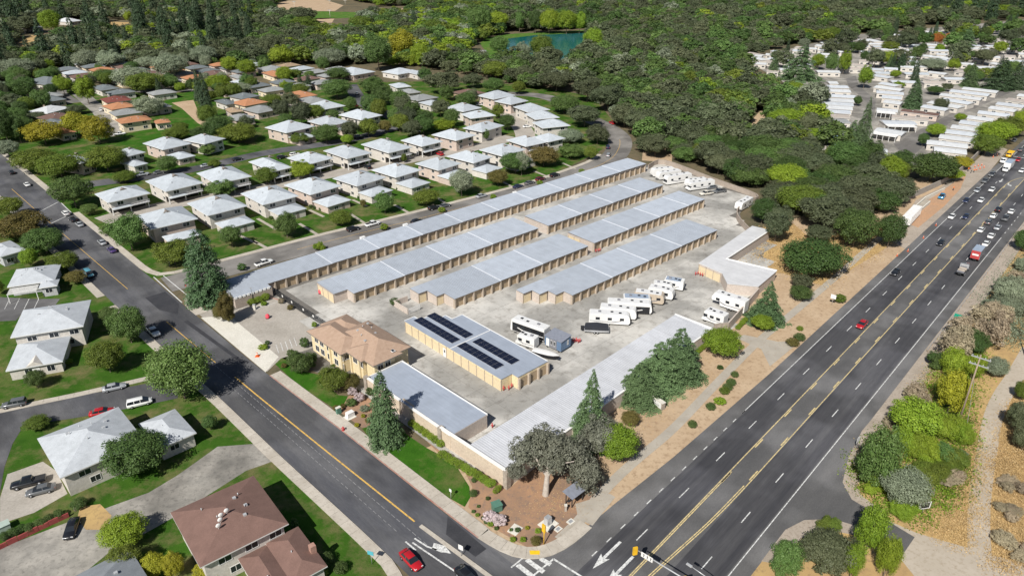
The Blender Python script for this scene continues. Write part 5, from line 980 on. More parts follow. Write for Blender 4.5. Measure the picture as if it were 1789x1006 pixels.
# boats
def boat_ski():
    a, b = G(932, 611, 1.2), G(977, 624, 1.2); L = math.dist(a, b); T = thing('speedboat', 'white covered speedboat on a trailer beside the solar block', 'boat', ((a[0] + b[0]) / 2, (a[1] + b[1]) / 2, .095), math.atan2(b[1] - a[1], b[0] - a[0])); h = L / 2
    st = [(-h, 1.05, .6, 1.3), (-h * .4, 1.15, .55, 1.35), (h * .2, 1.05, .55, 1.4), (h * .65, .7, .6, 1.45), (h, .06, .95, 1.5)]
    loft(st).put('hull', M['rv_dark'], T)
    vs = [(x, -w, zt + .015) for x, w, _, zt in st] + [(x, w, zt + .015) for x, w, _, zt in st][::-1]; n = len(st)
    cv = MB(); cv.add([(x, y * .98, z) for x, y, z in vs] + [(x, 0, zt + .35 * (1 - (x + h) / (2 * h) * .8)) for x, _, _, zt in st], [(i, i + 1, 2 * n + i + 1, 2 * n + i) for i in range(n - 1)] + [(2 * n - 2 - i, 2 * n - 1 - i, 2 * n + i, 2 * n + i + 1) for i in range(n - 1)] + [(0, 2 * n, 2 * n - 1)], 0, True); cv.put('cover', M['rv_white'], T)
    MB().box(-h * .8, h * 1.1, -.06, .06, .4, .5).put('trailer_beam', M['black_metal'], T)
    for y in (-.9, .9): wheel(T, -h * .3, y, .3)
boat_ski()
a, b = G(1021, 570, 1.6), G(1064, 572, 1.6); L = math.dist(a, b); T = thing('pontoon_boat', 'black covered pontoon boat at the near end of the trailer row', 'boat', ((a[0] + b[0]) / 2, (a[1] + b[1]) / 2, .095), math.atan2(b[1] - a[1], b[0] - a[0])); h = L / 2
for y in (-.8, .8): MB().tube((-h, y, .75), (h, y, .75), .3, .3, 10).put('float', M['chrome_grey'], T)
MB().box(-h, h, -1.2, 1.2, 1.0, 1.15).put('deck', M['chrome_grey'], T); extrude([(-h + .1, 1.16), (h - .1, 1.16), (h - .25, 1.95), (0, 2.25), (-h + .25, 1.95)], -1.18, 1.18).put('cover', M['cover_black'], T); MB().box(-h - .9, -h, -.25, .25, .6, 1.6).put('outboard_motor', M['rv_dark'], T)
for y in (-.95, .95): wheel(T, .3, y, .32); wheel(T, -.5, y, .32)
# tiny house on wheels
b0, an, w, d = rect3((950.4, 585), (980.6, 598.4), (995.7, 589.4), 3.3); T = thing('tiny_house', 'blue tiny house on wheels with grey roof beside the motorhomes', 'tiny house', (*b0, .095), an)
MB().box(.15, w - .15, .15, d - .15, .55, 3.05).put('wall', M['shedblue'], T); MB().add([(0, 0, 3.05), (w, 0, 3.5), (w, d, 3.5), (0, d, 3.05), (0, 0, 3.15), (w, 0, 3.6), (w, d, 3.6), (0, d, 3.15)], [(0, 3, 2, 1), (4, 5, 6, 7), (0, 1, 5, 4), (1, 2, 6, 5), (2, 3, 7, 6), (3, 0, 4, 7)]).put('roof', M['shedroof'], T)
MB().add([(.15, .16, 3.05), (w - .15, .16, 3.05), (w - .15, .16, 3.48)], [(0, 1, 2)]).put('gable', M['shedblue'], T)
MB().box(.10, .148, d * .28, d * .68, .55, 2.9).put('front_panel', M['rv_grey'], T); MB().box(.06, .098, d * .7, d * .88, .6, 2.7).put('door', M['trim_white'], T); window(T, .095, d * .62, 1.4, .5, 1.1, -math.pi / 2); window(T, .095, d * .44, 1.4, .5, 1.1, -math.pi / 2); window(T, w * .62, .146, 1.5, .45, 1.1, 0)
for y in (.9, d - .9): wheel(T, .4, y, .32); wheel(T, w - .4, y, .32)
# ---------------------------------------------------------------- trucks on the highway
def truck(label, px, py, hd, box, roofm, rearm, L=7.2, cab='white', H=3.6, name='box_truck'):
    X, Y = G(px, py, .8); T = thing(name, label, 'truck', (X, Y, .05), R(hd), 'trucks on the highway'); h = L / 2
    loft([(h - .1, 1.05, .5, 2.2), (h + .5, 1.12, .45, 2.35), (h + 1.4, 1.1, .45, 2.3), (h + 1.75, 1.05, .45, 1.5), (h + 2.1, .95, .5, 1.35)]).put('cab', PAINT[cab], T)
    extrude([(h + 1.42, 1.5), (h + 1.78, 1.5), (h + 1.46, 2.2), (h + 1.3, 2.2)], -.9, .9).put('windscreen', M['glass'], T)
    if box:
        MB().box(-h, h - .3, -1.25, 1.25, .95, H).put('cargo_box', M[box], T); MB().box(-h + .03, h - .33, -1.22, 1.22, H + .003, H + .06).put('box_roof', M[roofm], T); rp = MB().box(-h - .06, -h - .003, -1.2, 1.2, 1.0, H - .1).put('rear_door', M[rearm], T)
        if rearm == 'red_paint': MB().box(-h - .075, -h - .065, -.85, .85, 2.0, 2.6).put('rear_panel', M['trim_white'], rp)
    else:
        MB().box(-h, h - .25, -1.2, 1.2, .95, 1.15).put('flat_bed', M['black_metal'], T); MB().box(h - .35, h - .2, -1.15, 1.15, 1.15, 2.4).put('headboard', M['chrome_grey'], T)
        for k in range(6): MB().box(-h + .4 + k * .85, -h + 1.0 + k * .85, -1.0 + .1 * (k % 3), .9, 1.155, 1.5 + .15 * (k % 2)).put('load', M['rv_tan'] if k % 2 else M['rv_grey'], T)
    MB().box(-h, h + 1.9, -.45, .45, .6, .94).put('chassis', M['black_metal'], T)
    for x in (-h + 1.0, -h + 2.0, h + 1.2):
        for y in (-1.0, 1.0): wheel(T, x, y, .48, 1.3)
truck('blue topped box truck with red rear door in the right lane', 1706, 448, U, 'rv_grey', 'rv_blue', 'red_paint', 6.0); truck('black flatbed truck with load behind the red truck', 1680, 474, U, None, None, None, 5.0, 'grey')
truck('white cab truck with long blue-grey box near the junction', 1761, 293, D_, 'rv_white', 'rv_blue', 'rv_white', 8.5); truck('white utility truck at the far kerb', 1755, 280, D_, None, None, None, 5.0, 'white')
truck('yellow and white crane truck far up the kerb lane', 1765, 270, D_, 'rv_tan', 'yellow_pad', 'rv_tan', 5.0, 'yellow', 2.0)
X, Y = G(1592, 381, 1.0); T = thing('white_trailer', 'long white ribbed trailer half under the trees at the construction', 'trailer', (X, Y, .03), R(50))
MB().box(-8, 7, -1.4, 1.4, .9, 3.7).put('body', M['rv_white'], T)
for k in range(10): MB().box(-7.5 + 1.5 * k, -7.4 + 1.5 * k, -1.46, 1.46, .9, 3.76).put('rib', M['trim_white'], T)
for x in (-6, -5, 5):
    for y in (-1.1, 1.1): wheel(T, x, y, .48, 1.3)
# ================================================================ trees, shrubs, woodland
def leafmat(name, c1, c2, var=0.18, trans=0.25):
    c1 = tuple(v * 1.7 for v in c1); c2 = tuple(v * 2.1 for v in c2)  # lighter leaf tone raised more, painting highlights into the foliage
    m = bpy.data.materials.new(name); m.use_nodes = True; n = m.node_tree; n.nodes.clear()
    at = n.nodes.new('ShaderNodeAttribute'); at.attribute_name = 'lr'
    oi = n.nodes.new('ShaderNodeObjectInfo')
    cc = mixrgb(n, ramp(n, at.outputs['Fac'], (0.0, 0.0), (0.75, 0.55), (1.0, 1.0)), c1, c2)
    hs = n.nodes.new('ShaderNodeHueSaturation'); mr = n.nodes.new('ShaderNodeMapRange'); n.links.new(oi.outputs['Random'], mr.inputs[0]); mr.inputs[3].default_value = 0.5 - var * .07; mr.inputs[4].default_value = 0.5 + var * .07
    n.links.new(mr.outputs[0], hs.inputs['Hue']); n.links.new(cc, hs.inputs['Color'])
    wn = n.nodes.new('ShaderNodeTexWhiteNoise'); wn.noise_dimensions = '1D'; n.links.new(oi.outputs['Random'], wn.inputs['W'])
    mv = n.nodes.new('ShaderNodeMapRange'); n.links.new(wn.outputs['Value'], mv.inputs[0]); mv.inputs[3].default_value = 1 - var; mv.inputs[4].default_value = 1 + var
    n.links.new(mv.outputs[0], hs.inputs['Value'])
    d = n.nodes.new('ShaderNodeBsdfPrincipled'); d.inputs['Roughness'].default_value = 0.55; d.inputs['Specular IOR Level'].default_value = 0.28
    t = n.nodes.new('ShaderNodeBsdfTranslucent'); mx = n.nodes.new('ShaderNodeMixShader'); mx.inputs[0].default_value = trans
    n.links.new(hs.outputs[0], d.inputs['Base Color']); n.links.new(hs.outputs[0], t.inputs[0]); n.links.new(d.outputs[0], mx.inputs[1]); n.links.new(t.outputs[0], mx.inputs[2])
    o = n.nodes.new('ShaderNodeOutputMaterial'); n.links.new(mx.outputs[0], o.inputs[0]); return m
LEAF = dict(m=leafmat('maple_leaves', (0.040, 0.080, 0.016), (0.098, 0.142, 0.045)), o=leafmat('olive_green_leaves', (0.048, 0.074, 0.011), (0.11, 0.135, 0.022)), l=leafmat('lime_leaves', (0.085, 0.135, 0.010), (0.165, 0.215, 0.024)),
            d=leafmat('grey_green_oak_leaves', (0.042, 0.053, 0.025), (0.086, 0.098, 0.054), .26), k=leafmat('dark_green_leaves', (0.030, 0.056, 0.015), (0.066, 0.100, 0.028), .22), g=leafmat('silver_leaves', (0.095, 0.115, 0.07), (0.19, 0.215, 0.15), .2),
            y=leafmat('golden_leaves', (0.13, 0.13, 0.010), (0.24, 0.22, 0.022)), r=leafmat('bronze_leaves', (0.062, 0.058, 0.016), (0.11, 0.088, 0.026)), s=leafmat('spruce_needles', (0.020, 0.040, 0.018), (0.05, 0.085, 0.035), .15, .1),
            c=leafmat('cedar_needles', (0.038, 0.068, 0.026), (0.085, 0.13, 0.058), .15, .12), w=leafmat('redwood_needles', (0.013, 0.026, 0.013), (0.034, 0.054, 0.025), .2, .1), b=leafmat('dry_brush', (0.16, 0.13, 0.085), (0.26, 0.22, 0.155), .2), x=leafmat('rust_leaves', (0.22, 0.075, 0.02), (0.32, 0.13, 0.03)),
            f=leafmat('purple_grey_blossom', (0.26, 0.21, 0.21), (0.42, 0.36, 0.36)), a=leafmat('grey_oak_leaves', (0.062, 0.066, 0.046), (0.135, 0.138, 0.108), .1), h=leafmat('hedge_leaves', (0.07, 0.115, 0.012), (0.15, 0.20, 0.022), .12))
BARK = surf('bark', (0.13, 0.10, 0.075), (0.20, 0.16, 0.125), 1.0, None, 4, 0.95, 0.02); BARKP = surf('pale_bark', (0.38, 0.33, 0.28), (0.48, 0.43, 0.38), 0.8, None, 4, 0.95, 0.02)
def unit(a): return a / np.maximum(np.linalg.norm(a, axis=1, keepdims=True), 1e-6)
def leaves(name, C, N, size, lr, aspect=0.62):
    n = len(C); N = unit(N); rv = rng.normal(size=(n, 3)); t = unit(np.cross(N, rv)); b = np.cross(N, t)
    s = np.asarray(size).reshape(-1, 1) * np.ones((n, 1))
    V = np.empty((n, 4, 3)); V[:, 0] = C - t * s; V[:, 1] = C - b * s * aspect; V[:, 2] = C + t * s; V[:, 3] = C + b * s * aspect
    me = bpy.data.meshes.new(name); me.vertices.add(4 * n); me.vertices.foreach_set('co', V.ravel().astype(np.float32))
    me.loops.add(4 * n); me.loops.foreach_set('vertex_index', np.arange(4 * n, dtype=np.int32)); me.polygons.add(n)
    me.polygons.foreach_set('loop_start', np.arange(0, 4 * n, 4, dtype=np.int32)); me.polygons.foreach_set('loop_total', np.full(n, 4, dtype=np.int32))
    a = me.attributes.new('lr', 'FLOAT', 'POINT'); a.data.foreach_set('value', np.repeat(np.clip(lr, 0, 1), 4).astype(np.float32))
    me.materials.append(LEAF['m']); me.update(); return me
def crown_round(name, nc, nl, leaf, flat=1.0, lump=0.22, low=0.12, top=1.0):
    """unit crown: x,y in -.5...5, z low..top; many clumps of leaves round an uneven shell"""
    i = np.arange(nc); ph = np.arccos(1 - 1.86 * (i + .5) / nc); th = i * 2.39996 + rng.uniform(0, .5, nc)
    D = np.stack([np.sin(ph) * np.cos(th), np.sin(ph) * np.sin(th), np.cos(ph)], 1)
    rr = rng.uniform(1 - lump * 1.6, 1.0, nc)[:, None]; rc = rng.uniform(.10, .19, nc)
    ax = np.array([.5, .5, (top - low) / 2]); cz = np.array([0, 0, (top + low) / 2])
    C = cz + D * (ax - rc[:, None] * .8) * rr
    ninner = nc // 3; C = np.vstack([C, cz + unit(rng.normal(size=(ninner, 3))) * ax * rng.uniform(.25, .6, (ninner, 1))]); D = np.vstack([D, unit(C[nc:] - cz)]); rc = np.append(rc, rng.uniform(.12, .2, ninner))
    tot = len(C); ci = rng.integers(0, tot, nl); dv = unit(rng.normal(size=(nl, 3)) + D[ci] * .75 + np.array([0, 0, .35]))
    Pp = C[ci] + dv * rc[ci, None] * rng.uniform(.55, 1.08, (nl, 1)) * np.array([1, 1, .8 * flat])
    N = dv + rng.normal(size=(nl, 3)) * .45 + np.array([0, 0, .3])
    cl = rng.uniform(0, 1, tot)[ci]
    return leaves(name, Pp, N, leaf * rng.uniform(.6, 1.3, nl), .3 * cl + .7 * rng.uniform(0, 1, nl))
def crown_cone(name, levels, per, leaf, power=.85, droop=.12, rag=.25, base=.05, wmax=.5, flatn=.5):
    Cs, Ns, Ls = [], [], []
    for k in range(levels):
        t = (k + rng.uniform(0, .6)) / levels; z = base + (1 - base) * t; r = wmax * (1 - t) ** power
        nb = max(4, int(6 + 13 * (1 - t)))
        for j in range(nb):
            a = rng.uniform(0, 2 * math.pi); rl = r * rng.uniform(1 - rag, 1.05) + .012; n = max(3, int(per * rl / wmax))
            s = rng.uniform(.25, 1, n) ** .75; wd = .10 * rl * (1 - s * .55) + .008
            off = rng.normal(size=n) * wd; x = np.cos(a) * rl * s - np.sin(a) * off; y = np.sin(a) * rl * s + np.cos(a) * off
            zz = z - droop * rl * s * s * 1.6 + rng.normal(size=n) * .008 + .03 * rl
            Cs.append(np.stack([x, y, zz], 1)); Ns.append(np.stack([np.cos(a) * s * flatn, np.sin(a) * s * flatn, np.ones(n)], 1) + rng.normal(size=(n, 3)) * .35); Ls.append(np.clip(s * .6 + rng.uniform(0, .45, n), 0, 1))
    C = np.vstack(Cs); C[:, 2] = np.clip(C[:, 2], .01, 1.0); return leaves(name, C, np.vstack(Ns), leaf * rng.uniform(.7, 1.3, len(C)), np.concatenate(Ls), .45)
CROWN = dict(round=[crown_round('crown_round', 80, 17000, .0155, lump=.22), crown_round('crown_round', 70, 17000, .0155, lump=.30), crown_round('crown_round', 95, 18000, .015, lump=.26), crown_round('crown_round', 58, 16000, .016, lump=.36)],
             tall=[crown_round('crown_tall', 80, 14000, .0165, lump=.34, low=.04), crown_round('crown_tall', 66, 14000, .017, lump=.42, low=.04)],
             oak=[crown_round('crown_oak', 52, 15000, .0175, lump=.36, low=.14), crown_round('crown_oak', 64, 15000, .017, lump=.32, low=.08), crown_round('crown_oak', 44, 14000, .018, lump=.44, low=.16)],
             column=[crown_cone('crown_column', 64, 50, .017, .42, .10, .34, .02), crown_cone('crown_column', 56, 50, .018, .55, .12, .38, .02)], spruce=[crown_cone('crown_spruce', 54, 56, .020, .68, .14, .30, .03), crown_cone('crown_spruce', 50, 54, .020, .60, .12, .34, .03), crown_cone('crown_spruce', 40, 40, .022, .74, .18, .40, .05)],
             cedar=[crown_cone('crown_cedar', 30, 150, .0135, .95, .28, .50, .04, flatn=.2), crown_cone('crown_cedar', 26, 170, .0135, .62, .24, .55, .03, flatn=.2), crown_cone('crown_cedar', 24, 170, .014, .7, .2, .6, .03, flatn=.2)], open=[crown_round('crown_open', 44, 4200, .026, lump=.42, low=.1), crown_round('crown_open', 36, 3800, .027, lump=.5, low=.1)],
             bush=[crown_round('crown_bush', 26, 3200, .033, lump=.16, low=0.0), crown_round('crown_bush', 20, 3200, .034, lump=.28, low=0.0)],
             hedge=[crown_round('crown_clipped', 60, 4200, .026, lump=.06, low=0.0)],
             fround=[crown_round('crown_far', 26, 3000, .034, lump=.3, low=.1), crown_round('crown_far', 20, 2800, .036, lump=.4, low=.1), crown_round('crown_far', 34, 3200, .033, lump=.25, low=.05), crown_round('crown_far', 40, 3200, .033, lump=.45, low=.05)],
             fcone=[crown_cone('crown_far_cone', 30, 22, .032, .5, .12, .3, .03)])
def trunkmesh(name, m, limbs=5, r=.022):
    mb = MB(); mb.tube((0, 0, -.02), (0.01, 0, .35), r, r * .7, 8, 0, False)
    for k in range(limbs):
        a = 2 * math.pi * k / limbs + .4; mb.tube((0.01, 0, .30 + .02 * k), (.28 * math.cos(a), .28 * math.sin(a), .62 + .05 * (k % 3)), r * .55, r * .15, 6, 0, False)
    mb.tube((0.01, 0, .34), (0, 0.02, .8), r * .65, r * .15, 6, 0, False); return mb.mesh(name, m)
TRUNK = trunkmesh('trunk', BARK); TRUNKC = MB().tube((0, 0, -.01), (0, 0, .96), .016, .003, 8, 0, False).mesh('trunk', BARK)
SHAPE = dict(m='round', o='round', l='round', d='oak', k='round', g='round', y='tall', r='round', s='spruce', c='cedar', w='column', b='bush', x='tall', a='oak')
KN = dict(m='leafy green tree', o='olive green round tree', l='bright lime green tree', d='dark grey-green oak', k='dark green tree', g='silvery grey-green tree', y='golden yellow tree', r='bronze tinged tree', s='dense dark spruce', c='shaggy blue-green cedar', w='tall dark conifer', b='dry brush', x='rust orange tree', a='grey-leaved oak')
WS = dict(spruce=1.2, cedar=1.45, oak=1.22, round=1.18, tall=1.15)
TREES = []                                               # footprints for the scatter
def tree(kind, x, y, h, w, label, group=None, seed=None, name=None, shape=None, wood=None):
    s = shape or SHAPE[kind]; ms = CROWN[s]; me = ms[(seed if seed is not None else random.randrange(99)) % len(ms)]
    nm = name or {'spruce': 'conifer_tree', 'column': 'conifer_tree', 'cedar': 'cedar_tree', 'oak': 'oak_tree', 'fcone': 'conifer_tree'}.get(s, 'broadleaf_tree')
    T = thing(nm, label, 'tree', (x, y, 0), random.uniform(0, 6.28), group)
    place('trunk', TRUNKC if s in ('spruce', 'cedar', 'fcone', 'column') else TRUNK, T, scale=(max(w, h * .5) * .9, max(w, h * .5) * .9, h))
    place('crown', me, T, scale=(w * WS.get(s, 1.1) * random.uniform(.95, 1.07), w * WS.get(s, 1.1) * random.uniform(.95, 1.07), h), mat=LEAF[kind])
    TREES.append((x, y, w / 2)); return T
def boxtree(x0, y0, x1, y1):
    """pixel box of a tree (foot at the lower edge) -> foot position, height, width in metres"""
    xc = (x0 + x1) / 2; X, Y = G(xc, y1); zc = P(X, Y, 0)[2]; w = (x1 - x0) / FPX * zc
    lo, hi = .5, 45.0
    for _ in range(30):
        z = (lo + hi) / 2
        if P(X, Y, z)[1] > y0: lo = z
        else: hi = z
    return X, Y, lo, w
def crop_tree(c, x0, y0, x1, y1, kind, label, **k):
    a = K(c, x0, y0); b = K(c, x1, y1); X, Y, h, w = boxtree(*a, *b)
    sh = k.get('shape') or SHAPE[kind]
    if sh in ('round', 'oak', 'tall'):
        # the low front of a wide crown hides its foot: push the foot back a little and take the height from the top
        push = .30 * w * max(0.0, min(1.0, (w / h))); d = math.hypot(X, Y); X, Y = X * (1 + push / d), Y * (1 + push / d)
        lo, hi = .5, 45.0
        for _ in range(30):
            z = (lo + hi) / 2
            if P(X, Y, z)[1] > a[1] + .04 * w / P(X, Y, z)[2] * FPX: lo = z
            else: hi = z
        h = max(lo, .55 * w)
    return tree(kind, X, Y, h * k.pop('hs', 1.0), w, label, **k)
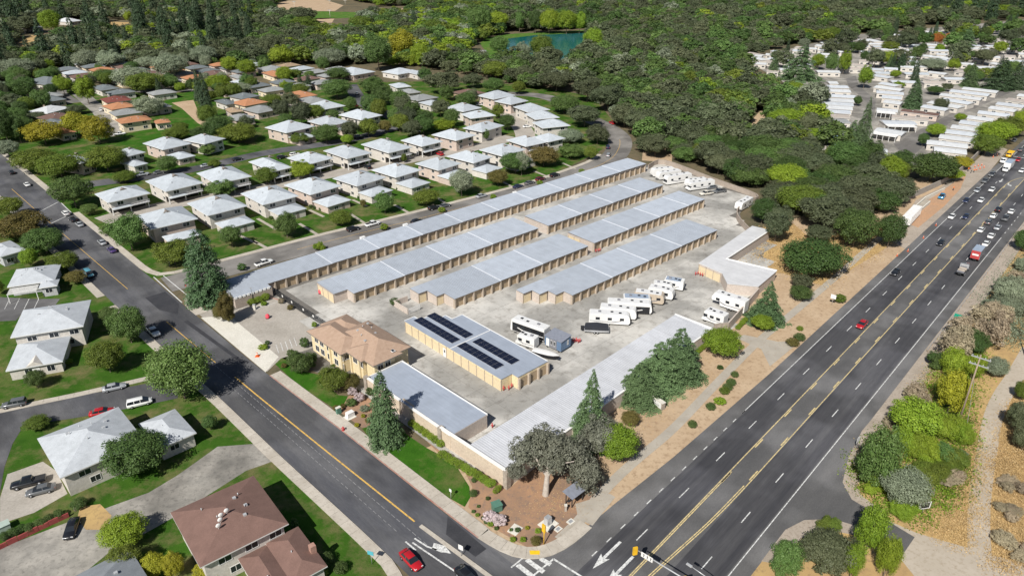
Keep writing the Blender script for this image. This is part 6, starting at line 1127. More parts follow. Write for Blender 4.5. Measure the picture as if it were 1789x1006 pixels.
# each zone: phrase, list of (crop, box, kind)
ZONES = [
 ('on the lawns left of the side street', [(9, 1100, 375, 1495, 825, 'm'), (9, 805, 130, 1040, 415, 'm'), (9, 715, 135, 830, 270, 'm'), (9, 660, 370, 890, 620, 'o'), (9, 210, 575, 330, 715, 'k'), (9, 200, 905, 355, 1010, 'o'), (13, 790, 20, 1180, 340, 'k'), (13, 750, 605, 1045, 830, 'l'), (13, 790, 800, 1010, 1010, 'o'), (13, 1000, 850, 1180, 1030, 'y'), (13, 1160, 830, 1300, 1030, 'y'), (13, 1380, 890, 1600, 1040, 'y'),
   (5, 0, 360, 170, 530, 'o'), (5, 0, 480, 350, 690, 'r'), (5, 210, 580, 460, 790, 'm'), (5, 165, 725, 275, 870, 'l'), (5, 355, 755, 555, 900, 'o'), (5, 480, 880, 605, 990, 'r'), (5, -40, 940, 40, 1060, 'o'), (9, 1420, 890, 1520, 1010, 'k')]),
 ('along the side street before the pale-roofed houses', [(5, 130, 20, 400, 225, 'o'), (5, 300, 60, 580, 260, 'o'), (5, 410, 205, 660, 470, 'k'), (5, 580, 415, 680, 510, 'm'), (5, 800, 470, 1050, 760, 'm'), (5, 710, 555, 830, 650, 'm'), (5, 1100, 660, 1350, 870, 'o'), (5, 0, -30, 140, 110, 'g')]),
 ('on the lawns facing the storage street', [(5, 1545, 560, 1690, 735, 'm'), (6, 130, 470, 290, 670, 'm'), (6, 510, 455, 660, 590, 'o'), (6, 820, 325, 955, 500, 'm'), (6, 715, 385, 760, 450, 'r'), (6, 1090, 310, 1260, 450, 'o'), (6, 1335, 170, 1500, 380, 'g'), (6, 1600, 175, 1740, 310, 'r'), (6, 1690, 50, 1890, 230, 'm'), (7, 95, 10, 300, 180, 'r'), (7, 290, 0, 480, 120, 'm'), (7, 0, 50, 90, 230, 'g'), (7, 480, 15, 570, 125, 'o')]),
 ('among the pale-roofed house rows', [(5, 630, 10, 885, 215, 'o'), (5, 800, 205, 950, 285, 'o'), (5, 1110, 75, 1250, 220, 'm'), (5, 1450, 110, 1540, 180, 'o'), (5, 1450, 240, 1650, 385, 'm'), (5, 1390, 0, 1510, 95, 'm'), (6, -10, 155, 150, 300, 'o'), (6, 235, 110, 400, 265, 'l'), (2, 390, 850, 580, 1010, 'm'), (2, 580, 930, 670, 1010, 'l'), (2, 230, 960, 370, 1010, 'o'), (2, 695, 815, 850, 965, 'o'), (2, 845, 830, 930, 930, 'r'), (2, 1120, 755, 1225, 910, 'k'), (2, 1215, 680, 1330, 820, 'd'), (2, 1220, 825, 1370, 920, 'l'), (2, 910, 740, 1020, 880, 'm'), (2, 760, 690, 860, 790, 'm'), (2, 930, 615, 1055, 780, 'm'), (2, 800, 580, 950, 740, 'k'), (2, 710, 520, 880, 660, 'm'), (2, 460, 535, 650, 700, 'm'), (2, 1550, 885, 1610, 985, 'm'), (2, 1680, 785, 1790, 915, 'k'), (2, 1070, 750, 1120, 810, 'o'), (2, 375, 760, 465, 815, 'o'), (2, 40, 655, 180, 740, 'o'), (2, 160, 555, 250, 650, 'l'), (2, 270, 520, 330, 630, 'w'), (2, 330, 515, 390, 630, 'w'), (6, 1000, 65, 1040, 140, 'o')]),
 ('around the older houses at far left', [(1, 550, 505, 690, 730, 'l'), (1, 640, 470, 825, 590, 'm'), (1, 900, 485, 1145, 665, 'o'), (1, 950, 655, 1150, 815, 'g'), (1, 820, 440, 1060, 640, 'g'), (1, 530, 335, 700, 490, 'g'), (1, 690, 335, 880, 490, 'g'), (1, 960, 380, 1110, 500, 'g'), (1, 1100, 350, 1310, 570, 'g'), (1, 1350, 300, 1510, 470, 'g'), (1, 1350, 480, 1430, 700, 'w'), (1, 1390, 500, 1510, 830, 'w'), (1, 1480, 790, 1630, 930, 'm'), (1, 1540, 870, 1790, 1010, 'o'), (1, 200, 820, 450, 1020, 'y'), (1, 460, 760, 640, 960, 'y'), (1, 600, 785, 800, 1010, 'y'), (1, 0, 730, 130, 1010, 'k'), (1, 90, 780, 210, 1000, 'k'), (1, 1150, 900, 1320, 985, 'o'), (1, 1085, 540, 1140, 670, 'w'), (1, 0, 390, 250, 560, 'g'), (1, 60, 540, 250, 700, 'k'), (1, 0, 560, 90, 720, 'd'), (1, 400, 540, 500, 630, 'm'), (1, 1440, 510, 1600, 640, 'l'), (1, 1550, 380, 1660, 520, 'l'), (1, 1660, 400, 1790, 540, 'l'), (1, 480, 720, 600, 800, 'd'), (1, 150, 690, 290, 760, 'd'), (1, 200, 780, 320, 850, 'd'), (1, 1600, 570, 1740, 660, 'g'), (1, 1720, 520, 1800, 640, 'o')]),
 ('in the tall stand at far left', [(1, 300, 50, 440, 250, 'l'), (1, 930, 20, 1070, 290, 'w'), (1, 1090, 40, 1230, 300, 'w'), (1, 1240, 40, 1340, 280, 'w'), (1, 1330, 50, 1440, 280, 'w'), (1, 1030, 60, 1100, 190, 'l'), (1, 1440, 110, 1540, 330, 'w'), (1, 1530, 100, 1640, 330, 'w'), (1, 1620, 70, 1720, 330, 'w'), (1, 1700, 90, 1790, 330, 'w'), (1, 1330, 200, 1490, 320, 'l'), (1, 500, 170, 620, 270, 'k'), (1, 620, 130, 760, 270, 'k'), (1, 790, 170, 880, 280, 'w'), (1, 90, 90, 300, 240, 'd'), (1, 1240, 270, 1300, 330, 'l'), (1, 870, 70, 930, 160, 'l'), (1, 1110, 280, 1220, 340, 'y'), (1, 270, 260, 400, 340, 'y')]),
 ('at the park edge between houses and lake', [(2, 480, 460, 640, 570, 'k'), (2, 400, 330, 620, 470, 'g'), (2, 920, 180, 1110, 430, 'y'), (2, 750, 220, 940, 500, 'k'), (2, 1070, 290, 1180, 450, 'l'), (2, 1180, 470, 1410, 670, 'd'), (2, 1420, 500, 1560, 620, 'd'), (2, 1390, 330, 1600, 480, 'd'), (2, 1570, 410, 1740, 560, 'o'), (2, 1570, 530, 1710, 660, 'm'), (2, 90, 300, 260, 470, 'l'), (2, 20, 220, 190, 400, 'd'), (2, 540, 230, 760, 350, 'd'), (2, 480, 190, 640, 260, 'l'), (2, 220, 130, 420, 230, 'o'), (2, 1620, 240, 1740, 390, 'm'), (2, 1470, 20, 1620, 260, 'm'), (2, 1600, 60, 1740, 230, 'l'), (2, 1150, 120, 1300, 260, 'o'), (2, 1290, 120, 1430, 240, 'l'), (2, 640, 100, 800, 220, 'o'), (2, 780, 90, 900, 200, 'k'), (2, 1050, 70, 1130, 220, 'w'), (3, 170, 50, 300, 240, 'l'), (3, 290, 50, 420, 240, 'l'), (3, 400, 70, 490, 235, 'l'), (3, 0, 280, 110, 430, 'g'), (3, 100, 230, 260, 430, 'o'), (3, 230, 330, 330, 440, 'd'), (3, 470, 180, 600, 400, 'l'), (3, 0, 60, 60, 230, 'm'), (3, 100, 60, 180, 235, 'k')]),
 ('beside the curved road', [(3, 240, 650, 440, 800, 'm'), (3, 370, 715, 590, 900, 'd'), (3, 490, 850, 650, 1015, 'd'), (3, 290, 930, 470, 1010, 'g'), (3, -20, 555, 70, 660, 'o'), (3, 170, 470, 400, 650, 'd'), (3, 0, 440, 140, 600, 'd'), (3, 400, 530, 600, 720, 'd'), (3, 520, 560, 760, 790, 'd'), (3, 660, 700, 850, 900, 'd'), (3, 750, 740, 950, 960, 'd')]),
 ('on the dry slope by the highway path', [(8, 85, 660, 500, 960, 'k'), (8, 450, 430, 730, 750, 'k'), (8, 740, 470, 925, 740, 'k'), (8, 200, 340, 560, 640, 'd'), (8, 160, 900, 300, 1030, 'd'), (12, 150, -10, 295, 115, 'k'), (8, -40, 450, 140, 700, 'd'), (8, 260, 560, 440, 700, 'd'), (7, 1630, 370, 1789, 570, 'k'), (7, 1720, 420, 1900, 600, 'd')]),
 ('in the scrub right of the highway', [(12, 1280, 330, 1500, 500, 'k'), (12, 1140, 640, 1350, 900, 'y'), (12, 820, 830, 1150, 1090, 'l'), (12, 1500, 490, 1640, 640, 'g'), (12, 1180, 460, 1340, 640, 'l'), (12, 1330, 500, 1480, 660, 'l'), (16, 580, 45, 850, 430, 'm'), (16, 760, 255, 1060, 560, 'g'), (16, 560, 560, 770, 900, 'l'), (16, 500, 820, 630, 1040, 'l'), (16, 210, 690, 550, 1000, 'd'), (16, -10, 810, 210, 1060, 'm'), (16, 1110, 110, 1290, 250, 'm'), (12, 1640, 780, 1800, 1030, 'd'), (16, 1690, -60, 1830, 150, 'd'), (12, 1700, 650, 1800, 800, 'o'), (16, 720, 780, 880, 1030, 'l'), (8, 1690, 620, 1830, 760, 'k')]),
 ('in the street planting beside the office', [(10, 220, 445, 400, 625, 'k'), (10, 440, 545, 640, 760, 'o'), (10, 590, 600, 720, 740, 'r')]),
 ('between mobile homes and highway', [(4, 1440, 830, 1690, 1010, 'l'), (4, 1550, 800, 1760, 960, 'o'), (4, 1700, 750, 1830, 900, 'l'), (4, 1100, 850, 1220, 960, 'l'), (4, 1300, 780, 1370, 850, 'l'), (4, 0, 740, 240, 940, 'l'), (4, 240, 880, 400, 1010, 'l'), (8, 165, 0, 350, 120, 'l'), (8, 340, 40, 490, 170, 'o'), (8, 570, 130, 650, 210, 'l'), (8, 640, 120, 750, 230, 'l'), (8, 850, 40, 1000, 170, 'k'), (8, 970, 50, 1280, 290, 'k'), (8, 1180, 170, 1340, 270, 'l'), (8, 1410, -80, 1600, 100, 'o'), (8, 1260, 80, 1410, 190, 'y')]),
 ('among the mobile homes', [(4, 115, 310, 330, 550, 'c'), (4, 940, 540, 1070, 750, 's'), (4, 1500, 400, 1700, 620, 'w'), (4, 1650, 420, 1790, 620, 'w'), (4, 620, 440, 715, 620, 'l'), (4, 250, 560, 420, 750, 'd'), (4, 1110, 590, 1215, 665, 'k'), (4, 1150, 670, 1240, 780, 'd'), (4, 1345, 430, 1460, 600, 'c'), (4, 580, 670, 720, 1010, 'c'), (4, 840, 370, 890, 490, 'w'), (4, 890, 370, 960, 490, 'w'), (4, 1160, 300, 1225, 375, 'l'), (4, 680, 320, 800, 480, 'd'), (4, 790, 280, 900, 370, 'o'), (4, 890, 210, 1020, 360, 'd'), (4, 1120, 220, 1210, 320, 'x'), (4, 1230, 220, 1330, 290, 'x'), (4, 1320, 180, 1430, 350, 'c'), (4, 1430, 320, 1560, 460, 'd'), (4, 480, 340, 570, 520, 'l'), (4, 390, 360, 480, 520, 'm'), (4, 300, 360, 390, 490, 'l'), (4, 0, 380, 80, 520, 'c'), (4, 380, 180, 510, 300, 'o'), (4, 180, 200, 330, 290, 'l'), (4, 1060, 420, 1220, 500, 'g'), (4, 1240, 400, 1330, 500, 'l'), (4, 850, 480, 920, 550, 'l'), (4, 1040, 920, 1110, 1020, 'k'), (4, 520, 830, 640, 1010, 'c'), (4, 590, 660, 650, 740, 'k'), (4, 110, 550, 250, 720, 'l'), (4, 1210, 570, 1280, 640, 'd'), (4, 1600, 180, 1720, 330, 'd'), (4, 1720, 150, 1800, 300, 'd'), (4, 870, 560, 950, 620, 'l')]),
]
for zn, lst in ZONES:
    kinds = {}
    for t in lst: kinds.setdefault(t[5], []).append(t)
    for kd, ts in kinds.items():
        ts.sort(key=lambda t: K(t[0], t[1], t[2])[0])
        for i, t in enumerate(ts):
            lab = f'{KN[kd]} {zn}' + (f', {ORD[i]} from left' if len(ts) > 1 else '')
            crop_tree(*t[:5], kd, lab, group=f'trees {zn}', **({'shape': 'tall', 'hs': 1.3} if 'scrub' in zn and kd in 'lymk' else {}))
# singled-out trees round the storage site
crop_tree(5, 1310, 600, 1610, 1090, 's', 'tall broad dark conifer at the street corner by the storage row', name='conifer_tree', shape='column')
crop_tree(10, 775, 590, 1010, 1075, 's', 'dense dark green spruce on the lawn before the grey wing')
crop_tree(11, 370, 570, 660, 1080, 'c', 'slender pointed cedar leaning over the white ribbed roof', seed=0)
for (px_, py_, h_, w_, lb_) in ((1116, 698, 9.5, 8.8, 'left of the three cedars behind the monument sign'), (1148, 674, 11.5, 9.8, 'middle of the three cedars behind the monument sign'), (1183, 656, 12.5, 9.6, 'right of the three cedars behind the monument sign')):
    X, Y = G(px_, py_); tree('c', X, Y, h_, w_, lb_, seed=1 + (px_ > 1120) * (px_ < 1160))
X, Y = G(1336, 560); tree('c', X, Y, 11.5, 8.6, 'broad blue-green cedar beside the motorhome wall', seed=0)
crop_tree(11, 1295, 285, 1545, 520, 'l', 'round bright green tree at the end of the white ribbed roof')
X, Y = G(1075, 805); tree('l', X, Y, 8.5, 7.6, 'bright lime tree beside the grey oak', seed=2)
X, Y = G(1330, 577); tree('l', X, Y, 4.4, 5.0, 'small lime and gold tree at the cedar foot', seed=1)
X, Y = G(1100, 742); tree('r', X, Y, 3.2, 3.6, 'rust-tinged shrubby tree between lime tree and cedars', shape='round')
# the big corner oak with its pale forked trunk
X, Y = G(953, 864); T = thing('oak_tree', 'large grey-leaved oak with pale forked trunk at the street corner', 'tree', (X, Y, 0), 0.0)
tb = MB(); tb.tube((0, 0, -.1), (.25, .4, 4.2), .62, .42, 12, 0, False); tb.tube((.25, .35, 4.0), (-2.6, 1.6, 8.6), .34, .12, 8, 0, False); tb.tube((.25, .4, 4.0), (3.4, 2.0, 8.8), .36, .12, 8, 0, False); tb.tube((.25, .4, 4.1), (.6, 2.4, 10), .3, .1, 8, 0, False); tb.tube((1.5, 1.1, 5.9), (4.8, -.4, 8), .18, .06, 6, 0, False); tb.tube((-1, 1, 6), (-4.6, 2.6, 7.6), .17, .06, 6, 0, False)
tb.put('trunk', BARKP, T)
for i, (x, y, z, w, h) in enumerate([(-3.4, 2.6, 4.8, 6.4, 6.0), (0.6, 3.2, 6.4, 7.2, 6.2), (4.4, 2.6, 4.6, 7.0, 6.4), (1.2, .6, 5.2, 5.4, 4.6), (-.8, 5.6, 4.6, 7.4, 6.4), (6.4, .4, 3.6, 5.0, 5.2), (-4.8, .6, 3.8, 3.6, 3.6)]):
    place('crown', CROWN['open'][i % 2], T, (x * 1.1, y, z - 1.0), i * 1.3, (w * 1.15, w * 1.15, h * 1.1), mat=LEAF['a'])
TREES.append((X, Y, 6))
X, Y = G(1022, 862); tree('a', X, Y, 7.2, 6.6, 'lower dark oak overhanging the bus shelter', seed=1, shape='open'); X, Y = G(1045, 800); tree('a', X, Y, 9.5, 7.5, 'dark oak between the corner oak and lime tree', seed=2)
# ---------------------------------------------------------------- shrubs and hedges
def shrub(px, py, w, h, kind, label, shape='bush', group=None, name='shrub', cat='shrub', ln=1.0, rz=0.0):
    X, Y = G(px, py); T = thing(name, label, cat, (X, Y, 0), rz, group)
    place('stem', TRUNKC, T, scale=(w * .8, w * .8, h * .7))
    if w > 3.9 and shape == 'bush':
        for k_ in range(4): place('foliage', random.choice(CROWN['tall' if kind in 'lo' else 'open' if kind == 'b' else 'oak']), T, (random.uniform(-.3, .3) * w, random.uniform(-.3, .3) * w, -.1), k_, (w * random.uniform(.45, .7), w * random.uniform(.45, .7), h * random.uniform(1.0, 2.0)), mat=LEAF[kind])
        return T
    place('foliage', random.choice(CROWN['oak' if shape == 'bush' and w > 3.9 else shape]), T, scale=(w * ln, w, h * (1.05 if w < 3.9 else 1.3)), mat=LEAF[kind]); return T
def hedge(a, b, w, h, kind, label):
    A, B = G(*a), G(*b); L = math.dist(A, B); an = math.atan2(B[1] - A[1], B[0] - A[0]); T = thing('hedge', label, 'hedge', A, an)
    n = max(1, round(L / (w * .95)))
    w *= 1.3; h *= 1.2; MB().box(.2, L - .2, -w * .15, w * .15, 0, h * .35).put('stem_mass', BARK, T)
    for k in range(n): place('foliage', CROWN['hedge'][0], T, (L * (k + .5) / n, 0, 0), k * 1.1, (L / n * 1.25, w * random.uniform(.95, 1.1), h * random.uniform(1, 1.12)), mat=LEAF[kind])
hedge((717, 741), (775, 782), 1.6, 1.2, 'h', 'clipped hedge along the grey wing wall'); hedge((768, 795), (862, 852), 1.7, 1.2, 'h', 'long clipped hedge along the beige street wall'); hedge((866, 858), (872, 862), 1.6, 1.3, 'h', 'square bush at the corner end of the hedge')
hedge((435, 535), (470, 522), 2.0, 1.6, 'h', 'hedge below the crenellated wall at the entrance'); hedge((1287, 577), (1303, 560), 1.2, 1.0, 'h', 'hedge at the motorhome wall foot'); hedge((1202, 632), (1232, 606), 1.1, 1.1, 'h', 'hedge at the white ribbed building')
hedge((45, 932), (112, 900), 1.6, 1.3, 'k', 'dark hedge above the red wall'); hedge((128, 893), (152, 880), 2.0, 1.7, 'k', 'bushy hedge end beside the bare ground'); hedge((2, 945), (45, 925), 1.5, 1.2, 'k', 'low hedge beside the green box')
SH = [(690, 532, 3.0, 1.9, 'k', 'hedge', 'round clipped bush in the yard by the bin enclosure'), (1384, 603, 3.4, 1.8, 'r', 'hedge', 'low dark bush by the highway driveway'), (1396, 594, 3.0, 1.8, 'k', 'hedge', 'green half of the bush pair by the driveway'), (1397, 577, 1.8, 1.2, 'h', 'hedge', 'small round bush above the dark pair'), (1466, 528, 3.6, 2.4, 'o', 'bush', 'olive bush beside the white roadside sign'),
      (1283, 658, 1.9, 1.4, 'k', 'hedge', 'topmost ball shrub beside the path'), (1277, 672, 2.3, 1.5, 'k', 'hedge', 'second ball shrub beside the path'), (1271, 680, 2.4, 1.5, 'k', 'hedge', 'third ball shrub beside the path'), (1265, 687, 2.4, 1.5, 'o', 'hedge', 'fourth ball shrub beside the path'), (1257, 704, 3.0, 1.2, 'l', 'bush', 'spreading lime shrub beside the path'), (1241, 715, 2.2, 1.6, 'k', 'hedge', 'ball shrub below the lime shrub'), (1209, 746, 2.0, 1.6, 'k', 'hedge', 'lowest ball shrub beside the path'), (1258, 644, 1.9, .9, 'k', 'bush', 'flat green mound on the bare planting'),
      (856, 908, 2.8, 1.7, 'f', 'bush', 'upper pale blossom shrub at the corner'), (874, 915, 3.0, 1.9, 'f', 'bush', 'lower pale blossom shrub at the corner'), (936, 950, 1.9, 1.5, 'r', 'hedge', 'dark brown ball shrub at the corner'), (896, 945, 1.2, .9, 'l', 'bush', 'left pale grass tuft at the corner'), (914, 945, 1.3, .9, 'l', 'bush', 'middle pale grass tuft at the corner'), (940, 930, 1.3, .9, 'l', 'bush', 'right pale grass tuft at the corner'), (921, 924, .9, .7, 'y', 'bush', 'yellow tuft at the corner'), (904, 928, 1.1, .8, 'k', 'bush', 'dark tuft beside the yellow one'), (893, 927, .8, .6, 'k', 'bush', 'small dark tuft at the corner'),
      (827, 866, 1.6, 1.3, 'k', 'hedge', 'round bush at the lawn edging'), (852, 873, .9, .8, 'k', 'bush', 'small bush between hedge and green kiosk'), (828, 842, 1.0, 1.0, 'k', 'hedge', 'small round bush beside the long hedge'), (836, 886, .8, .6, 'k', 'bush', 'first tuft of the kerbside row'), (827, 895, .8, .6, 'k', 'bush', 'second tuft of the kerbside row'), (834, 901, .9, .6, 'h', 'bush', 'third tuft of the kerbside row'), (844, 907, .9, .7, 'k', 'bush', 'fourth tuft of the kerbside row'), (849, 914, .9, .7, 'k', 'bush', 'fifth tuft of the kerbside row'), (857, 918, 1.2, .9, 'h', 'bush', 'sixth tuft of the kerbside row'), (867, 925, .9, .7, 'k', 'bush', 'last tuft of the kerbside row'),
      (617, 690, 2.6, 2.2, 'f', 'bush', 'left pale flowering bush beside the office'), (628, 700, 2.6, 2.0, 'f', 'bush', 'right pale flowering bush beside the office'), (614, 708, 2.6, 1.6, 'k', 'bush', 'green bush before the flowering pair'), (600, 712, 1.4, 1.0, 'r', 'bush', 'small dark bush by the green cabinet'), (637, 718, 2.2, 1.4, 'g', 'bush', 'grey-green bush beside the spruce'), (635, 729, 1.2, .9, 'y', 'bush', 'yellow bush left of the spruce'), (624, 745, 1.3, .9, 'y', 'bush', 'yellow bush nearest the sidewalk'), (643, 738, 1.3, 1.2, 'r', 'hedge', 'bronze ball shrub left of the spruce'), (648, 690, 2.4, 2.0, 'k', 'bush', 'dark bush at the wing wall'), (587, 716, 1.5, 1.1, 'r', 'hedge', 'dark ball bush at the sidewalk edge'),
      (460, 610, 2.6, 1.3, 'l', 'bush', 'lime shrub in the entrance island'), (468, 602, 1.6, 1.2, 'k', 'bush', 'dark shrub in the entrance island'), (533, 607, 2.6, 2.8, 'k', 'bush', 'round shrub at the office corner'), (550, 571, 1.8, 1.5, 'h', 'bush', 'shrub at the gate end'), (509, 622, 2.2, 1.8, 'k', 'bush', 'shrub left of the office trees'), (497, 642, 1.7, 1.2, 'r', 'bush', 'bronze shrub on the office lawn'), (545, 640, 4.5, 1.6, 'k', 'bush', 'wide dark shrub under the office windows'), (575, 657, 3.2, 1.6, 'k', 'bush', 'shrub below the office bay'), (492, 530, 2.2, 1.6, 'b', 'bush', 'grey-brown shrub at the gate'), (508, 541, 2.2, 1.5, 'r', 'bush', 'dark shrub at the gate'), (462, 533, 2.2, 1.1, 'h', 'bush', 'low lime shrub below the entrance hedge'), (400, 560, 7.0, 4.6, 'r', 'bush', 'large olive bronze bush at the entrance'),
      (560, 437, 4.0, 2.6, 'h', 'bush', 'street bush behind the long row, near the white pickup'), (672, 402, 3.6, 2.4, 'h', 'bush', 'street bush behind the long row, before the white van'), (424, 472, 3.4, 2.2, 'k', 'bush', 'street bush at the near end of the long row'), (772, 371, 3.2, 2.0, 'h', 'bush', 'street bush behind the middle of the long row'), (862, 347, 3.0, 1.8, 'h', 'bush', 'street bush beside the silver parked car'), (943, 323, 3.0, 1.8, 'h', 'bush', 'street bush beside the maroon parked car'), (1016, 303, 3.0, 2.0, 'h', 'bush', 'street bush near the far end of the long row'),
      (46, 645, 1.9, 1.2, 'k', 'hedge', 'left ball bush before the white porch'), (74, 642, 1.9, 1.2, 'k', 'hedge', 'second ball bush before the white porch'), (108, 637, 1.8, 1.2, 'k', 'hedge', 'third ball bush before the white porch'), (121, 635, 1.9, 1.2, 'h', 'hedge', 'right ball bush before the white porch'), (57, 645, 1.0, .9, 'x', 'bush', 'red flowering bush before the white porch'), (570, 985, 2.6, 2.2, 'k', 'hedge', 'round clipped bush beside the red-brown roof'), (596, 998, 2.4, 1.8, 'k', 'hedge', 'second clipped bush beside the red-brown roof'), (517, 925, 1.8, 2.6, 'k', 'bush', 'dark bush against the red-brown house'), (567, 1004, 1.8, 1.0, 'h', 'bush', 'small lime bush at the bottom edge'),
      (1600, 700, 7, 2.4, 'b', 'bush', 'dry brush on the roadside bank'), (1625, 640, 6, 2.6, 'k', 'bush', 'dark brush on the roadside bank'), (1668, 628, 11, 4.6, 'b', 'bush', 'wide dry brush beside the green road sign'), (1708, 605, 12, 5.2, 'b', 'bush', 'broad grey-brown brush below the lane'), (1738, 572, 11, 4.6, 'b', 'bush', 'grey-brown brush above the lane bend'), (1775, 545, 11, 4.6, 'g', 'bush', 'grey scrub at the right edge'), (1762, 522, 11, 3.8, 'g', 'bush', 'grey scrub beside the highway edge'), (1800, 478, 11, 4.2, 'g', 'bush', 'grey scrub below the turning lane'), (1778, 500, 8, 3.0, 'b', 'bush', 'dry scrub between grey ones'), (1806, 452, 9, 4, 'o', 'bush', 'olive scrub at the right edge'), (1732, 548, 8, 3.0, 'g', 'bush', 'small grey scrub by the white gravel'),
      (1640, 760, 9, 3.2, 'l', 'bush', 'lime brush at the pole foot'), (1600, 800, 9, 3.0, 'l', 'bush', 'lime brush in the middle of the bank'), (1650, 810, 9, 2.6, 'o', 'bush', 'olive brush beside the gravel lane'), (1620, 850, 9, 2.4, 'o', 'bush', 'olive brush above the white board'), (1670, 770, 6, 2.4, 'l', 'bush', 'lime brush right of the pole'), (1580, 890, 7, 2.2, 'l', 'bush', 'lime brush below the silver shrub'), (1530, 860, 5, 2.2, 'l', 'bush', 'lime brush left of the silver shrub'), (1660, 840, 6, 1.6, 'b', 'bush', 'dry brush beside the board'), (1560, 740, 5, 1.6, 'b', 'bush', 'dry brush by the road edge'), (1450, 930, 4, 1.8, 'o', 'bush', 'olive brush at the lane mouth'), (1760, 850, 6, 1.2, 'b', 'bush', 'rust-brown weeds right of the gravel lane'), (1770, 960, 7, 1.2, 'b', 'bush', 'weeds at the lower right'), (1770, 900, 6, 1.0, 'b', 'bush', 'pale weeds right of the lane'), (1520, 830, 6, 2.6, 'k', 'bush', 'dark brush under the roadside maple')]
for (x, y, w, h, kd, sh, lab) in SH: shrub(x, y, w, h, kd, lab, sh, 'garden and roadside shrubs')
for i, (x, y) in enumerate(KK(6, 95, 530, 370, 450, 400, 458, 440, 470, 705, 385, 735, 392, 760, 398, 975, 325, 1000, 330, 1030, 338, 1285, 275, 1320, 285, 1510, 225, 1595, 225)): shrub(x, y, 1.8, 1.3, 'k', f'small porch bush facing the storage street, {ORD[i]} from left', 'bush', 'foundation bushes')
# garden trees that fill the older streets and the mobile home park
FILL = [('o', 'between the older houses at far left', [(0, 118), (230, 112), (420, 116), (600, 128), (610, 148), (480, 165), (420, 195), (300, 160), (200, 150), (110, 170), (60, 250), (0, 250)], 75, 'odmklgmk'), ('m', 'between mobile homes', [(1310, 100), (1480, 66), (1780, 40), (1785, 150), (1640, 140), (1560, 160), (1480, 120), (1400, 140)], 95, 'mdlkgkmcw'), ('k', 'among the inner house rows', [(400, 190), (600, 150), (760, 140), (840, 170), (900, 215), (820, 225), (700, 250), (560, 255), (430, 262), (330, 255), (300, 230)], 30, 'mkdo'), ('l', 'along the park edge of the mobile homes', [(1395, 205), (1410, 240), (1500, 290), (1580, 312), (1560, 330), (1480, 300), (1400, 235)], 16, 'lkold')]
HS = [(o.location.x, o.location.y, math.cos(o.rotation_euler.z), math.sin(o.rotation_euler.z)) for o in col.objects if o.get('category') in ('house', 'mobile home')]
PARKFILL = []
for _, phrase, poly, num, kinds in FILL:
    xs = [p[0] for p in poly]; ys = [p[1] for p in poly]; got = {}; tries = 0; n = 0
    while n < num and tries < 4000:
        tries += 1; px, py = random.uniform(min(xs), max(xs)), random.uniform(min(ys), max(ys))
        if not inpoly((px, py), poly): continue
        x, y = G(px, py); w = random.uniform(6.5, 11)
        if any(-w * .5 < (x - a) * c + (y - b) * s_ < 14 + w * .4 and -w * .5 < -(x - a) * s_ + (y - b) * c < 10 + w * .4 for a, b, c, s_ in HS): continue
        if any(math.hypot(x - a, y - b) < (r + w / 2) * .7 for a, b, r in TREES): continue
        kd = random.choice(kinds); got.setdefault(kd, []).append((px, x, y, w)); TREES.append((x, y, w / 2)); n += 1
        if 'mobile homes' in phrase and n > 45 and kd not in 'cw': got[kd].pop(); PARKFILL.append((x, y))
    for kd, ls in got.items():
        for i, (px, x, y, w) in enumerate(sorted(ls)): tree(kd, x, y, w * random.uniform(.9, 1.35) if kd not in 'cw' else w * 1.7, w if kd not in 'cw' else w * .7, f'{KN[kd]} {phrase}' + (f', {ORD[i]} from left' if len(ls) > 1 else ''), group=f'trees {phrase}')
# weeds and dry grass too fine to count
LEAF['t'] = leafmat('straw', (0.25, 0.175, 0.08), (0.33, 0.24, 0.12), .05)
def weeds(name, label, poly, n, h, kind, size, patchy=.5):
    gpoly = [G(*p) for p in poly]; xs = [p[0] for p in gpoly]; ys = [p[1] for p in gpoly]; ctr = []
    while len(ctr) < max(12, n // 60):
        q = (random.uniform(min(xs), max(xs)), random.uniform(min(ys), max(ys)))
        if inpoly(q, gpoly): ctr.append((*q, random.uniform(.4, 2.2) * patchy * 2, random.uniform(.35, 1.0)))
    c = np.array(ctr); i = rng.integers(0, len(c), n); r = np.sqrt(rng.uniform(0, 1, n)) * c[i, 2]; a = rng.uniform(0, 6.283, n)
    z = h * c[i, 3] * (1 - (r / c[i, 2]) ** 2 * .7) * rng.uniform(.15, 1, n)
    me = leaves(name, np.stack([c[i, 0] + r * np.cos(a), c[i, 1] + r * np.sin(a), z], 1), rng.normal(size=(n, 3)) * .6 + np.array([0, 0, .8]), size * rng.uniform(.6, 1.4, n), rng.uniform(0, 1, n))
    o = place(name, me, mat=LEAF[kind]); tag(o, label, 'weeds', kind='stuff'); return o
BANK = [(1505, 875), (1495, 810), (1570, 745), (1640, 640), (1685, 560), (1722, 620), (1700, 700), (1694, 800), (1675, 880), (1600, 915)]
weeds('lime_weeds', 'lime green weeds covering the roadside bank', BANK, 26000, 1.5, 'l', .16, 1.0); weeds('olive_weeds', 'olive weeds mixed over the roadside bank', BANK, 16000, 1.3, 'o', .16, 1.0)
weeds('dry_weeds', 'dry weeds right of the gravel lane', [(1735, 1000), (1735, 820), (1760, 720), (1789, 690), (1840, 1000)], 30000, .7, 't', .11, .9); weeds('dry_weeds', 'dry weeds between lane and bank', [(1600, 915), (1675, 880), (1700, 700), (1712, 800), (1700, 880), (1690, 960)], 14000, .6, 't', .10, .8); weeds('dry_weeds', 'dry weeds on the bank foot beside the road', [(1500, 860), (1500, 795), (1560, 745), (1600, 690), (1680, 570), (1690, 580), (1610, 710), (1560, 770), (1520, 810)], 14000, .6, 't', .10, .8)
